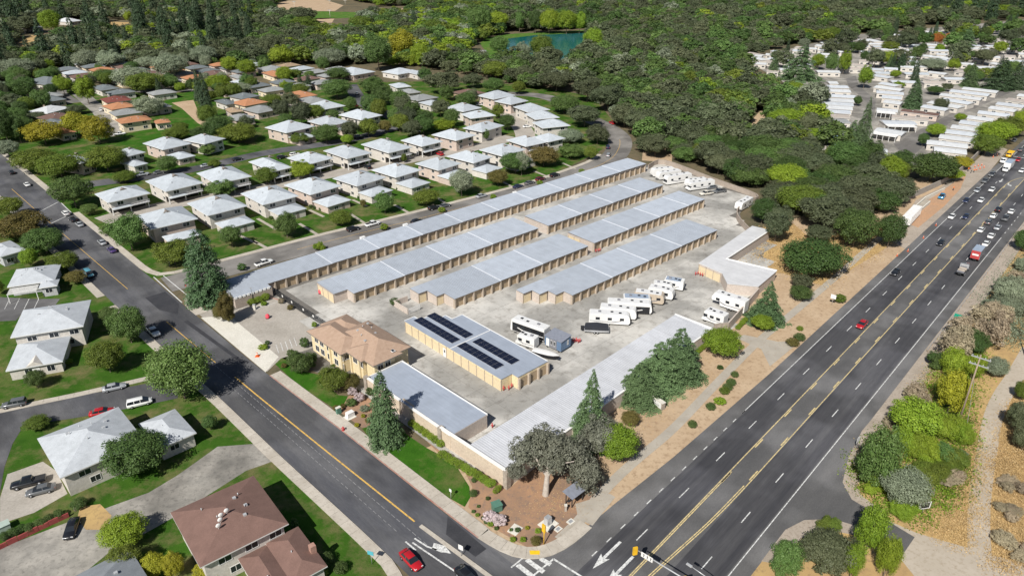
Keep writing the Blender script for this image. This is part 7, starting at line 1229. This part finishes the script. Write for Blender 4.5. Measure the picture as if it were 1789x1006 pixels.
weeds('dry_grass_tufts', 'golden dry grass tufts on the slope under the oaks', [(1290, 470), (1370, 478), (1440, 500), (1580, 412), (1560, 388), (1420, 420), (1385, 390), (1325, 400)], 16000, .5, 't', .16, 1.2)
weeds('grey_scrub', 'grey-green scrub on the right highway verge', [(1722, 555), (1738, 512), (1800, 440), (1850, 430), (1850, 570), (1760, 610)], 26000, 2.2, 'g', .18, 1.6)
weeds('litter', 'dry leaf litter under the corner oak and cedars', [(893, 855), (960, 800), (1060, 760), (1180, 640), (1240, 610), (1260, 640), (1080, 800), (1040, 860), (990, 930), (900, 910)], 9000, .08, 't', .09, 1.2)
# ---------------------------------------------------------------- woodland: nearest as trees, the rest as one mass
WOOD = [gpx for gpx in [[(985, 118), (1046, 190), (1128, 262), (1140, 280), (1168, 276), (1322, 336), (1345, 362), (1400, 380), (1440, 405), (1500, 395), (1562, 370), (1585, 348), (1560, 328), (1520, 300), (1470, 265), (1432, 235), (1412, 180), (1335, 196), (1300, 225), (1310, 170), (1305, 140), (1290, 112)],
        [(1300, 225), (1330, 196), (1405, 200), (1400, 180), (1345, 165), (1310, 150), (1290, 165), (1280, 220)],
        [(985, 118), (1300, 105), (1330, 90), (1480, 62), (1640, 45), (1789, 32), (1900, 25), (1900, -14), (-110, -14), (-110, 160), (0, 150), (60, 130), (100, 122), (230, 116), (420, 118), (450, 112), (600, 118), (640, 112), (700, 118), (790, 128), (850, 135), (900, 150), (985, 170)]]]
HOLES = [[(782, 120), (838, 74), (890, 56), (1030, 52), (1035, 95), (1000, 118), (900, 115)], [(465, 20), (500, -4), (600, -4), (655, 12), (725, 12), (728, 26), (650, 34), (600, 64), (535, 62), (545, 34), (490, 34)], [(20, 45), (120, 38), (150, 34), (160, 60), (100, 78), (30, 105)], [(180, 34), (238, 36), (236, 62), (185, 62)], [(365, 18), (415, 20), (412, 32), (366, 32)], [(1298, 240), (1300, 225), (1330, 190), (1345, 200), (1330, 240)], [(1185, 92), (1205, 92), (1205, 104), (1185, 104)]]
cand = []
for poly in WOOD:
    gpoly = [G(*p) for p in poly]; xs = [p[0] for p in gpoly]; ys = [p[1] for p in gpoly]
    y = min(ys)
    while y < max(ys):
        sp = 8.8 if y < 520 else 10.2 if y < 800 else 12.5
        x = min(xs) + random.uniform(0, sp)
        while x < max(xs):
            q = (x + random.uniform(-.45, .45) * sp, y + random.uniform(-.45, .45) * sp); pp = P(*q, 0)
            if -60 < pp[0] < 1850 and inpoly(pp[:2], poly) and not any(inpoly(pp[:2], h) for h in HOLES): cand.append(q)
            x += sp
        y += sp * .92
grid = {}
for (x, y, r) in TREES: grid.setdefault((int(x // 20), int(y // 20)), []).append((x, y, r))
def blocked(x, y):
    for i in (-1, 0, 1):
        for j in (-1, 0, 1):
            for (a, b, r) in grid.get((int(x // 20) + i, int(y // 20) + j), ()):
                if math.hypot(x - a, y - b) < r * .75 + 1.6: return True
    return False
cand = [q for q in cand if not blocked(*q)]
def woodkind(x, y):
    px, py, _ = P(x, y, 0); r = random.random()
    if 560 < px < 880 and py < 125: return 'l' if r < .16 else 'o' if r < .34 else 'g' if r < .44 else 'm' if r < .66 else 'k' if r < .85 else 'd'
    if px < 440 and 30 < py < 130: return 'd' if r < .62 else 'k' if r < .78 else 'w' if r < .88 else 'l' if r < .91 else 'g'
    if px > 1000 and py > 100: return 'd' if r < .46 else 'k' if r < .70 else 'm' if r < .88 else 'g' if r < .91 else 'o' if r < .985 else 'l'
    if px > 1600 and py < 40: return 'd' if r < .45 else 'w' if r < .65 else 'l' if r < .8 else 'k'
    return 'd' if r < .52 else 'k' if r < .76 else 'm' if r < .93 else 'g' if r < .945 else 'l' if r < .96 else 'o'
cand.sort(key=lambda q: math.hypot(*q))
NIND = 70
LM = [(1200, 285, 'behind the far yard wall'), (1100, 225, 'above the curved road'), (1310, 225, 'beside the dirt clearing'), (1450, 275, 'below the mobile homes'), (1450, 400, 'above the dry slope'), (1560, 350, 'near the road works'), (1000, 150, 'near the lake road'), (1200, 200, 'in the middle of the woodland'), (1350, 330, 'above the curved wall')]
def landmark(x, y):
    px, py, _ = P(x, y, 0); return min(LM, key=lambda q: math.hypot(px - q[0], (py - q[1]) * 1.6))[2]
zl = {'d': 'dark grey-green oak packed in the woodland beyond the storage yard', 'k': 'dark green tree in the woodland beyond the storage yard', 'g': 'silvery tree in the woodland beyond the storage yard', 'o': 'olive green tree in the woodland beyond the storage yard', 'l': 'lime green tree in the woodland beyond the storage yard', 'm': 'x', 'w': 'dark conifer in the woodland beyond the storage yard'}
bins = {}
for (x, y) in cand[:NIND]: bins.setdefault((woodkind(x, y), landmark(x, y)), []).append((x, y))
for (kd, lm), pts in bins.items():
    pts.sort(key=lambda q: P(*q, 0)[0])
    for i, (x, y) in enumerate(pts):
        s = random.uniform(1.0, 1.6); n_ = f', {ORD[i]} from left' if i < len(ORD) and len(pts) > 1 else ', towards the right' if i >= len(ORD) else ''
        tree(kd, x, y, 7.0 * s * random.uniform(.8, 1.2), 9.4 * s, f'{KN[kd]} {lm}{n_}', group='woodland trees beyond the storage yard')
far = cand[NIND:] + PARKFILL
# far wood: one object, instanced crowns
pc = bpy.data.collections.new('far_crowns'); kl = ['d', 'd', 'd', 'd', 'k', 'k', 'k', 'k', 'g', 'o', 'o', 'l', 'm', 'm', 'w']; protos = []
for i, kd in enumerate(kl):
    me = (CROWN['fcone'][0] if kd == 'w' else CROWN['fround'][i % 4]); o = bpy.data.objects.new(f'wood_crown_{i}', me); pc.objects.link(o); setmat(o, LEAF[kd])
pm = bpy.data.meshes.new('far_woodland'); pm.from_pydata([(x, y, 0) for x, y in far], [], [])
idx = []; scl = []; rot = []
for (x, y) in far:
    kd = woodkind(x, y); idx.append(random.choice([i for i, k in enumerate(kl) if k == kd])); d = math.hypot(x, y); s = random.uniform(.8, 1.6) * (1.2 if d < 500 else 1.35 if d < 800 else 1.55)
    hh = 6.9 * s * random.uniform(.75, 1.25) * (.85 if P(x, y, 0)[0] < 470 else 1) if kd != 'w' else 15 * s; ww = 10.0 * s if kd != 'w' else 6.5 * s
    scl += [ww, ww, hh]; rot.append(random.uniform(0, 6.28))
for nm_, tp, dt in (('idx', 'INT', idx), ('rot', 'FLOAT', rot)): pm.attributes.new(nm_, tp, 'POINT').data.foreach_set('value', dt)
pm.attributes.new('scl', 'FLOAT_VECTOR', 'POINT').data.foreach_set('vector', scl)
fw = bpy.data.objects.new('far_woodland', pm); col.objects.link(fw); tag(fw, 'distant oak woodland running to the top of the picture', 'woodland', kind='stuff')
ng = bpy.data.node_groups.new('wood_scatter', 'GeometryNodeTree'); ng.interface.new_socket('Geometry', in_out='INPUT', socket_type='NodeSocketGeometry'); ng.interface.new_socket('Geometry', in_out='OUTPUT', socket_type='NodeSocketGeometry')
gi = ng.nodes.new('NodeGroupInput'); go = ng.nodes.new('NodeGroupOutput'); ip = ng.nodes.new('GeometryNodeInstanceOnPoints'); ci = ng.nodes.new('GeometryNodeCollectionInfo')
ci.inputs['Collection'].default_value = pc; ci.inputs['Separate Children'].default_value = True; ci.inputs['Reset Children'].default_value = True
def nattr(nm_, tp):
    a = ng.nodes.new('GeometryNodeInputNamedAttribute'); a.data_type = tp; a.inputs['Name'].default_value = nm_; return a.outputs['Attribute']
mtp = ng.nodes.new('GeometryNodeMeshToPoints'); cx = ng.nodes.new('ShaderNodeCombineXYZ')
ng.links.new(gi.outputs[0], mtp.inputs['Mesh']); ng.links.new(mtp.outputs[0], ip.inputs['Points']); ng.links.new(ci.outputs[0], ip.inputs['Instance']); ip.inputs['Pick Instance'].default_value = True
ng.links.new(nattr('idx', 'INT'), ip.inputs['Instance Index']); ng.links.new(nattr('rot', 'FLOAT'), cx.inputs['Z']); ng.links.new(cx.outputs[0], ip.inputs['Rotation']); ng.links.new(nattr('scl', 'FLOAT_VECTOR'), ip.inputs['Scale']); ng.links.new(ip.outputs[0], go.inputs[0])
md = fw.modifiers.new('scatter', 'NODES'); md.node_group = ng
print('trees', len(TREES), 'far', len(far))
# ================================================================ street furniture and small things
def at(px, py, name, label, cat, rz=0.0, z=0.0, group=None): X, Y = G(px, py, z); return thing(name, label, cat, (X, Y, z), rz, group)
WOODP = surf('weathered_pole', (.26, .20, .15), (.34, .27, .2), 1.0, None, 4, .95)
T = at(1672, 746, 'utility_pole', 'wooden utility pole with crossarms above the roadside brush', 'pole', A1)
MB().tube((0, 0, 0), (.5, .2, 17), .2, .13, 10).put('pole_shaft', WOODP, T); MB().tube((1.6, -1.4, 0), (.7, -.1, 11), .035, .035, 6).put('guy_wire', M['chrome_grey'], T)
for z in (16.2, 14.6): 
    c = MB().box(-.1 + .45, .1 + .45, -1.7, 1.7, z, z + .2).put('crossarm', M['chrome_grey'], T)
    for y in (-1.5, -.7, .7, 1.5): MB().tube((.45, y, z + .2), (.45, y, z + .5), .06).put('insulator', M['steel'], c)
T = at(1790, 620, 'utility_pole', 'second utility pole at the right edge', 'pole', A1); MB().tube((0, 0, 0), (0, 0, 14), .18, .12, 10).put('pole_shaft', WOODP, T); MB().box(-.1, .1, -1.5, 1.5, 13, 13.2).put('crossarm', WOODP, T)
# traffic signal mast over the highway
SIGY = plain('signal_yellow', (.72, .42, .02), .5)
def signal_head(parent, x, y, z, rz=0.0):
    h = MB().box(-.28, .0, -.36, .36, -.75, .75).put('signal_head', SIGY, parent, loc=(x, y, z), rz=rz); MB().box(.003, .05, -.28, .28, -.65, .65).put('signal_face', M['black_metal'], h)
    for k, m in enumerate(('tail', 'bumper', 'bumper')): MB().tube((.05, 0, .42 - .42 * k), (.16, 0, .42 - .42 * k), .15, .15, 10).put('signal_lens', M[m], h)
a, b = G(1115, 963, 6.2), G(1187, 1006, 6.2); L = math.dist(a, b) * 1.9; an = math.atan2(b[1] - a[1], b[0] - a[0])
T = thing('traffic_signal', 'traffic signal mast arm with lane sign over the highway', 'traffic light', (a[0] + math.cos(an) * L, a[1] + math.sin(an) * L, 0), an + math.pi)
MB().tube((0, 0, 0), (0, 0, 6.4), .2, .16, 12).put('post', M['steel'], T); MB().tube((0, 0, 6.2), (L, 0, 6.4), .14, .08, 10).put('mast_arm', M['steel'], T)
signal_head(T, L + .5, .2, 6.3, -.6); signal_head(T, L * .42, .2, 6.2, -.6)
sg_ = MB().box(L - 2.6, L - .6, .12, .18, 5.85, 6.75).put('lane_sign', M['trim_white'], T)
for k in range(3): MB().box(L - 2.35 + .6 * k, L - 2.23 + .6 * k, .183, .19, 6.0, 6.5).put('sign_arrow', M['black_metal'], sg_); MB().add([(L - 2.45 + .6 * k, .187, 6.42), (L - 2.13 + .6 * k, .187, 6.42), (L - 2.29 + .6 * k, .187, 6.66)], [(0, 1, 2)]).put('sign_arrow', M['black_metal'], sg_)
a = G(1208, 989, 9.0); b = G(1246, 1014, 9.0); an = math.atan2(b[1] - a[1], b[0] - a[0]); L = math.dist(a, b) * 1.3
T = thing('street_lamp', 'street lamp arm reaching over the highway', 'street lamp', (a[0] + math.cos(an) * L, a[1] + math.sin(an) * L, 0), an + math.pi); MB().tube((0, 0, 0), (0, 0, 8.2), .13, .1).put('post', M['steel'], T); MB().tube((0, 0, 8.2), (L * .5, 0, 8.9), .08, .07).put('arm', M['steel'], T); MB().tube((L * .5, 0, 8.9), (L, 0, 9.0), .07, .06).put('arm', M['steel'], T); MB().box(L - .1, L + .8, -.18, .18, 8.92, 9.08).put('lamp_head', M['steel'], T)
T = at(950, 951, 'traffic_signal', 'yellow traffic signal post at the sidewalk corner', 'traffic light', R(-30)); MB().tube((0, 0, 0), (0, 0, 4.2), .09, .08).put('post', SIGY, T); signal_head(T, -.1, .3, 3.4, 1.2)
T = at(957, 916, 'control_cabinet', 'grey signal control cabinet on a concrete pad', 'cabinet', A0); MB().box(-1.3, 1.5, -1.2, 1.2, .0, .12).put('pad', M['walk_new'], T); MB().box(-.5, .5, -.45, .45, .12, 1.75).put('housing', M['chrome_grey'], T); MB().box(-.52, -.503, -.4, .4, .25, 1.65).put('door', M['steel'], T)
for i, (x, y) in enumerate(((997, 911), (975, 924))): T = at(x, y, 'utility_cover', ['pale utility cover nearer the bus pad', 'pale utility cover nearer the signal post'][i], 'utility cover', A0); MB().box(-.65, .65, -.5, .5, 0, .1).put('lid', M['walk_new'], T); MB().box(-.4, .4, -.3, .3, .1, .12).put('plate', M['chrome_grey'], T)
T = at(900, 925, 'concrete_pad', 'bare concrete pad behind the corner tufts', 'pad', A0 + .2); MB().box(-1.1, 1.1, -.9, .9, 0, .1).put('slab', M['walk_new'], T)
T = at(868, 890, 'utility_box', 'green metal utility box at the planted corner', 'utility box', A0 - .3); KG = plain('utility_green', (.09, .20, .15), .5); MB().box(-.75, .75, -.7, .7, 0, 1.35).put('housing', KG, T); MB().box(-.85, .85, -.8, .8, 1.355, 1.45).put('lid', KG, T)
T = at(1003, 876, 'bus_shelter', 'open bus shelter with slanting grey roof under the oak', 'bus shelter', A0)
for (x, y) in ((-1.4, -.7), (1.4, -.7), (-1.4, .7), (1.4, .7)): MB().box(x - .07, x + .07, y - .07, y + .07, 0, 2.5).put('post', M['black_metal'], T)
MB().add([(-1.9, -1.2, 2.45), (1.9, -1.2, 2.45), (1.9, 1.2, 2.75), (-1.9, 1.2, 2.75), (-1.9, -1.2, 2.55), (1.9, -1.2, 2.55), (1.9, 1.2, 2.85), (-1.9, 1.2, 2.85)], [(0, 3, 2, 1), (4, 5, 6, 7), (0, 1, 5, 4), (1, 2, 6, 5), (2, 3, 7, 6), (3, 0, 4, 7)]).put('roof', M['shedroof'], T); MB().box(-1.2, 1.2, .3, .65, .4, .48).put('bench', M['black_metal'], T)
T = at(988, 892, 'stone_post', 'grey stone post beside the bus shelter', 'post'); MB().box(-.2, .2, -.2, .2, 0, 1.3).put('shaft', M['stone'], T); MB().box(-.26, .26, -.26, .26, 1.3, 1.4).put('cap', M['walk_new'], T)
# monument sign
T = at(1148, 708, 'monument_sign', 'white monument sign with black lettering before the cedars', 'sign', R(-58)); MB().box(-1.9, 1.9, -.45, .45, 0, 1.7).put('base', M['stone'], T); MB().box(-2.0, 2.0, -.5, .5, 1.705, 1.8).put('cap', M['walk_new'], T); fc = MB().box(-1.6, 1.6, -.5, -.46, .25, 1.6).put('panel', M['trim_white'], T)
def text(body, size, parent, loc, rx=math.pi / 2, rz=0.0, m='black_metal'):
    cu = bpy.data.curves.new('lettering', 'FONT'); cu.body = body; cu.size = size; cu.align_x = 'CENTER'; cu.extrude = .004; me = None
    o = bpy.data.objects.new('lettering', cu); col.objects.link(o); dg = bpy.context.evaluated_depsgraph_get(); me = bpy.data.meshes.new_from_object(o.evaluated_get(dg)); bpy.data.objects.remove(o)
    me.materials.append(M[m]); q = place('lettering', me, parent, loc); q.rotation_euler = (rx, 0, rz); return q
text('THE', .34, fc, (-.35, -.508, 1.12)); text('STORAGE', .5, fc, (0, -.508, .55))
# poles and signs
def sign(px, py, h, w, hh, m, name, label, cat='sign', rz=0.0, txt=None, txm='black_metal'):
    T = at(px, py, name, label, cat, rz); MB().tube((0, 0, 0), (0, 0, h), .05, .05).put('post', M['steel'], T); p = MB().box(-w / 2, w / 2, -.09, -.055, h - hh, h).put('plate', m, T)
    if txt: text(txt, hh * .5, p, (0, -.095, h - hh * .7), m=txm)
    return T
GS = plain('sign_green', (.01, .30, .19), .5)
sign(1672, 570, 3.4, 2.6, 1.1, GS, 'road_sign', 'green road sign beside the dry brush', rz=R(-43)); sign(1453, 533, 3.2, 1.4, 1.2, M['trim_white'], 'road_sign', 'white roadside sign beside the olive bush', rz=R(-43)); sign(1611, 896, 2.6, 2.2, 1.5, M['trim_white'], 'notice_board', 'white board with dark panel beside the lane', rz=R(10))
T = bpy.data.objects['notice_board']; MB().box(-.85, .85, -.12, -.092, 1.3, 2.4).put('dark_panel', M['rv_dark'], T)
sign(788, 871, 2.3, .55, .6, M['trim_white'], 'street_sign', 'small grey sign on the verge lawn', rz=R(-40)); sign(806, 972, 2.6, .9, 1.0, M['trim_white'], 'street_sign', 'white sign on the traffic island', rz=R(-30)); sign(650, 985, 2.9, 1.1, .8, plain('sign_teal', (.1, .42, .5), .5), 'street_sign', 'teal sign at the lower sidewalk corner', rz=R(-20)); sign(1495, 783, 2.8, 1.3, 1.2, M['trim_white'], 'road_sign', 'white sign back at the driveway mouth', rz=R(40))
sign(295, 462, 2.2, 1.6, .6, plain('sign_aqua', (.1, .5, .42), .5), 'street_sign', 'aqua sign on the corner lawn', rz=R(-30)); sign(297, 466, 2.4, .6, .8, M['trim_white'], 'street_sign', 'white sign beside the aqua one', rz=R(-30)); sign(327, 509, 2.2, .7, .7, M['red_paint'], 'stop_sign', 'red sign at the storage street corner', rz=R(-40)); sign(1455, 915, 1.2, .35, .7, M['bumper'], 'marker_post', 'dark marker post at the lane mouth')
# red barrels, cones, bollards, hydrants
def barrel(px, py, label, m='pink_red', h=1.3, r=.55):
    T = at(px, py, 'safety_barrel', label, 'barrel'); mb = MB(); mb.tube((0, 0, 0), (0, 0, h * .55), r * .8, r, 12, 0); mb.ball((0, 0, h * .55), r, r, h * .45, 12, 6, 0, True); mb.put('drum', M[m], T); MB().tube((0, 0, 0), (0, 0, .12), r * 1.05, r * 1.05, 12).put('base', M['bumper'], T)
barrel(468, 556, 'red barrel on the entrance drive'); barrel(560, 513, 'red barrel at the near storage row corner')
def cone(px, py, label, h=.75, group=None, s=1.0):
    T = at(px, py, 'traffic_cone', label, 'cone', 0, 0.04, group); MB().box(-.2 * s, .2 * s, -.2 * s, .2 * s, 0, .04).put('base', M['orange'], T); MB().tube((0, 0, .04), (0, 0, h), .16 * s, .03, 10).put('body', M['orange'], T); MB().tube((0, 0, h * .5), (0, 0, h * .68), .095 * s, .07 * s, 10).put('band', M['trim_white'], T)
cone(450, 622, 'large orange cone at the entrance kerb', 1.1, s=2.6); cone(1567, 447, 'orange cone nearest on the highway shoulder', .9, 'cones on the shoulder', 1.3); cone(1586, 439, 'second orange cone on the highway shoulder', .9, 'cones on the shoulder', 1.3); cone(1613, 416, 'third orange cone on the highway shoulder', .9, 'cones on the shoulder', 1.3); cone(1635, 394, 'fourth orange cone on the highway shoulder', .9, 'cones on the shoulder', 1.3)
for i, (x, y) in enumerate([(1694, 294), (1703, 292), (1709, 290), (1715, 289), (1719, 293), (1706, 297), (1735, 275), (1742, 272), (1697, 288), (1712, 295)]): cone(x, y, f'{ORD[i]} of the orange cones gathered at the road works', 1.0, 'cones at the road works', 1.5)
def bollards(label, pts):
    for i, (x, y) in enumerate(pts):
        T = at(x, y, 'bollard', label if len(pts) == 1 else f'{label}, {ORD[i]} from left', 'bollard', 0, .05, 'red bollards'); MB().tube((0, 0, 0), (0, 0, 1.15), .13, .13, 10).put('post', M['red_paint'], T); MB().ball((0, 0, 1.15), .13, .13, .1, 10, 4, 0, True).put('cap', M['red_paint'], T); MB().box(-.3, .3, -.06, .06, .55, .7).put('handle_bar', M['red_paint'], T)
bollards('red bollard right of the blue tiny house', [(1001, 597), (1004, 598), (1007, 597), (1010, 599), (1013, 598)]); bollards('red bollard at the L-shaped building door', [(1215, 481), (1219, 480), (1223, 482), (1227, 483), (1232, 482)]); bollards('red bollard at the inner row corner', [(1041, 441), (1045, 440), (1048, 439)]); bollards('red bollard at the solar block corner', [(880, 682), (889, 681), (894, 677)]); bollards('red bollard behind the grey wing', [(860, 747)])
T = at(600, 752, 'fire_hydrant', 'red fire hydrant on the sidewalk', 'hydrant'); MB().tube((0, 0, .1), (0, 0, .85), .2, .17, 12).put('barrel', M['red_paint'], T); MB().ball((0, 0, .85), .2, .2, .18, 12, 5, 0, True).put('bonnet', M['red_paint'], T); MB().tube((-.4, 0, .6), (.4, 0, .6), .1, .1, 8).put('outlet', M['red_paint'], T); MB().tube((0, 0, 0.1), (0, 0, .18), .34, .34, 12).put('flange', M['red_paint'], T)
T = at(592, 722, 'utility_box', 'narrow green cabinet beside the office planting', 'utility box', A0); MB().box(-.5, .5, -.3, .3, 0, 1.5).put('housing', KG, T); MB().box(-.55, .55, -.35, .35, 1.505, 1.6).put('lid', M['walk_new'], T)
T = at(612, 728, 'backflow_enclosure', 'white box enclosure on its pad beside the office planting', 'enclosure', A0); MB().box(-1.3, 1.0, -.9, .9, 0, .1).put('pad', M['walk_new'], T); extrude([(-.9, .1), (.9, .1), (.75, 1.2), (-.75, 1.2)], -.5, .5).put('housing', M['trim_white'], T); MB().box(-.8, .8, -.55, .55, 1.205, 1.27).put('lid', M['trim_white'], T)
T = at(8, 925, 'utility_box', 'pale green box at the left hedge', 'utility box', A0); MB().box(-.9, .9, -.7, .7, 0, 1.2).put('housing', plain('pale_green', (.36, .44, .38)), T); MB().box(-1, 1, -.8, .8, 1.205, 1.3).put('lid', plain('pale_green2', (.4, .48, .42)), T)
T = at(445, 541, 'key_pad_post', 'pale keypad post at the entrance hedge', 'post'); MB().box(-.3, .3, -.25, .25, 0, 1.5).put('housing', M['walk_new'], T); MB().box(-.35, .35, -.3, .3, 1.505, 1.6).put('cap', M['chrome_grey'], T)
T = at(443, 530, 'lamp_post', 'slim black lamp post at the entrance hedge', 'lamp post'); MB().tube((0, 0, 0), (0, 0, 4.6), .07, .05).put('post', M['black_metal'], T); MB().box(-.3, .3, -.15, .15, 4.6, 4.75).put('lamp_head', M['chrome_grey'], T)
T = at(1675, 800, 'metal_sheet', 'blue-grey sheet lying in the lime brush', 'sheet', .4); MB().box(-1.2, 1.2, -.9, .9, 1.2, 1.26).put('panel', M['shedroof'], T); MB().box(-1.1, 1.1, -.8, -.7, .0, 1.195).put('prop', WOODP, T)
# low red wall at the left
line = [G(-6, 962), G(40, 940), G(80, 921), G(121, 902)]; W = thing('garden_wall', 'low red timber wall below the dark hedge', 'wall', line[0])
rl = resample(line, 1.5); RW = surf('red_stained_timber', (.26, .05, .05), (.33, .08, .07), .8, None, 3, .9)
for i, (p, q) in enumerate(zip(rl, rl[1:])):
    p2, q2 = (p[0] - line[0][0], p[1] - line[0][1]), (q[0] - line[0][0], q[1] - line[0][1]); MB().prism(strip([(p2[0] + (q2[0] - p2[0]) * .03, p2[1] + (q2[1] - p2[1]) * .03), q2], .12, -.12), 0, .9 + .12 * (i % 2)).put('timber_panel', RW, W)
# road works walls
wallrun('grey retaining wall behind the road works', [G(*p) for p in [(1580, 352), (1612, 338), (1640, 325), (1665, 312), (1690, 290), (1712, 268)]], 2.2, .3, 'retaining', 'retaining_wall'); wallrun('pale concrete barrier on the orange ground', [G(*p) for p in [(1600, 362), (1616, 348), (1650, 332)]], .8, .3, 'walk_new', 'concrete_barrier', 'barrier')
wallrun('pale concrete channel wall beside the white trailer', [G(*p) for p in [(1578, 398), (1600, 376), (1624, 356)]], 1.0, .3, 'walk_new', 'concrete_barrier', 'barrier')
# guard rail on the right shoulder
W = thing('guard_rail', 'steel guard rail on the right highway shoulder', 'guard rail', ST(175, 26.0), A1)
for k in range(34): MB().box(k * 4.0 - .08, k * 4.0 + .08, -.25, -.08, 0, .75).put('rail_post', WOODP, W)
for k in range(33): MB().box(k * 4.0, k * 4.0 + 3.98, -.075, .0, .42, .75).put('rail_beam', M['chrome_grey'], W)
# park floodlights and far poles
for i, (c, x, y0, y1) in enumerate([(2, 1405, 255, 335), (2, 1288, 295, 330), (2, 1570, 350, 450), (3, 240, 365, 440), (3, 307, 415, 455), (2, 505, 70, 130), (2, 260, 10, 80), (2, 610, 0, 35), (2, 500, 0, 30)]):
    a = K(c, x, y0); b = K(c, x, y1); X, Y, h, _ = boxtree(a[0] - 1, a[1], a[0] + 1, b[1]); T = thing('floodlight_pole', f'pale floodlight pole in the park, {ORD[i]} by size', 'pole', (X, Y, 0), 0, 'park floodlight poles'); MB().tube((0, 0, 0), (0, 0, h), .22, .16).put('post', M['walk_new'], T); MB().box(-2.2, 2.2, -.2, .2, h - 1, h - .6).put('crossarm', M['walk_new'], T)
    for q in (-1.8, -.6, .6, 1.8): MB().box(q - .35, q + .35, -.4, .1, h - .6, h + .1).put('floodlight', M['chrome_grey'], T)
# garden paths on the front lawns and mailboxes
for i, q in enumerate([(6, 290, 560, 430, 645), (6, 640, 490, 740, 555), (6, 950, 430, 1060, 490), (6, -30, 680, 75, 735), (6, 1230, 370, 1300, 415), (6, 1640, 235, 1760, 300), (6, 0, 525, 130, 600), (6, 360, 465, 460, 512), (6, 660, 395, 760, 440), (5, 1660, 640, 1789, 700), (7, 130, 195, 240, 240), (7, 330, 140, 420, 180)]): MB().prism(strip([G(*K(q[0], q[1], q[2])), G(*K(q[0], q[3], q[4]))], .55, -.55), 0, .07).put('garden_path', M['path'])['kind'] = 'structure'
for o in [o for o in col.objects if o.name.startswith('garden_path')]: o['kind'] = 'structure'
# road workers
def person(px, py, label, shirt, hd):
    X, Y = G(px, py); T = thing('person', label, 'person', (X, Y, .03), hd)
    J = dict(p=(0, 0, .95), c=(0, 0, 1.32), n=(0, 0, 1.5), h=(0.02, 0, 1.66), hl=(0, .1, .92), hr=(0, -.1, .92), kl=(.04, .12, .5), kr=(-.02, -.12, .5), al=(0, .13, .08), ar=(-.08, -.13, .08), tl=(.16, .14, .04), tr=(.08, -.14, .04), sl=(0, .2, 1.42), sr=(0, -.2, 1.42), el=(.04, .27, 1.14), er=(.1, -.26, 1.16), wl=(.16, .25, .92), wr=(.26, -.2, 1.0), fl=(.2, .24, .84), fr=(.33, -.18, .97))
    rad = dict(p=.15, c=.155, n=.06, h=.11, hl=.1, hr=.1, kl=.065, kr=.065, al=.045, ar=.045, tl=.04, tr=.04, sl=.07, sr=.07, el=.045, er=.045, wl=.035, wr=.035, fl=.035, fr=.035)
    ks = list(J); E_ = [('p', 'c'), ('c', 'n'), ('n', 'h'), ('p', 'hl'), ('p', 'hr'), ('hl', 'kl'), ('hr', 'kr'), ('kl', 'al'), ('kr', 'ar'), ('al', 'tl'), ('ar', 'tr'), ('c', 'sl'), ('c', 'sr'), ('sl', 'el'), ('sr', 'er'), ('el', 'wl'), ('er', 'wr'), ('wl', 'fl'), ('wr', 'fr')]
    me = bpy.data.meshes.new('body'); me.from_pydata([J[k] for k in ks], [(ks.index(a_), ks.index(b_)) for a_, b_ in E_], []); o = bpy.data.objects.new('body', me); col.objects.link(o)
    m1 = o.modifiers.new('skin', 'SKIN'); sv = me.skin_vertices[0].data
    for i_, k in enumerate(ks): sv[i_].radius = (rad[k], rad[k])
    sv[0].use_root = True; o.modifiers.new('sub', 'SUBSURF').levels = 1
    dg = bpy.context.evaluated_depsgraph_get(); m2 = bpy.data.meshes.new_from_object(o.evaluated_get(dg)); bpy.data.objects.remove(o)
    skin = plain('skin', (.42, .27, .19), .6); trou = plain('trousers', (.05, .06, .09), .9); 
    for m_ in (skin, shirt, trou): m2.materials.append(m_)
    for f in m2.polygons: z = f.center.z; f.material_index = 2 if z < .98 and abs(f.center.y) < .22 else 0 if z > 1.5 or (abs(f.center.y) > .17 and z < 1.1) else 1; f.use_smooth = True
    place('body', m2, T); MB().ball((0.02, 0, 1.72), .135, .125, .1, 10, 5, 0, True).put('helmet', M['orange'], T)
VO = plain('orange_vest', (.8, .2, .03), .8); VD = plain('dark_jacket', (.03, .03, .04), .9)
person(1691, 300, 'leftmost worker in orange vest near the cones', VO, 1.0); person(1696, 303, 'middle worker in dark jacket near the cones', VD, 2.4); person(1701, 302, 'rightmost worker in orange vest near the cones', VO, 4.0); person(1665, 333, 'lone worker in orange vest near the blue pickup', VO, 5.0)
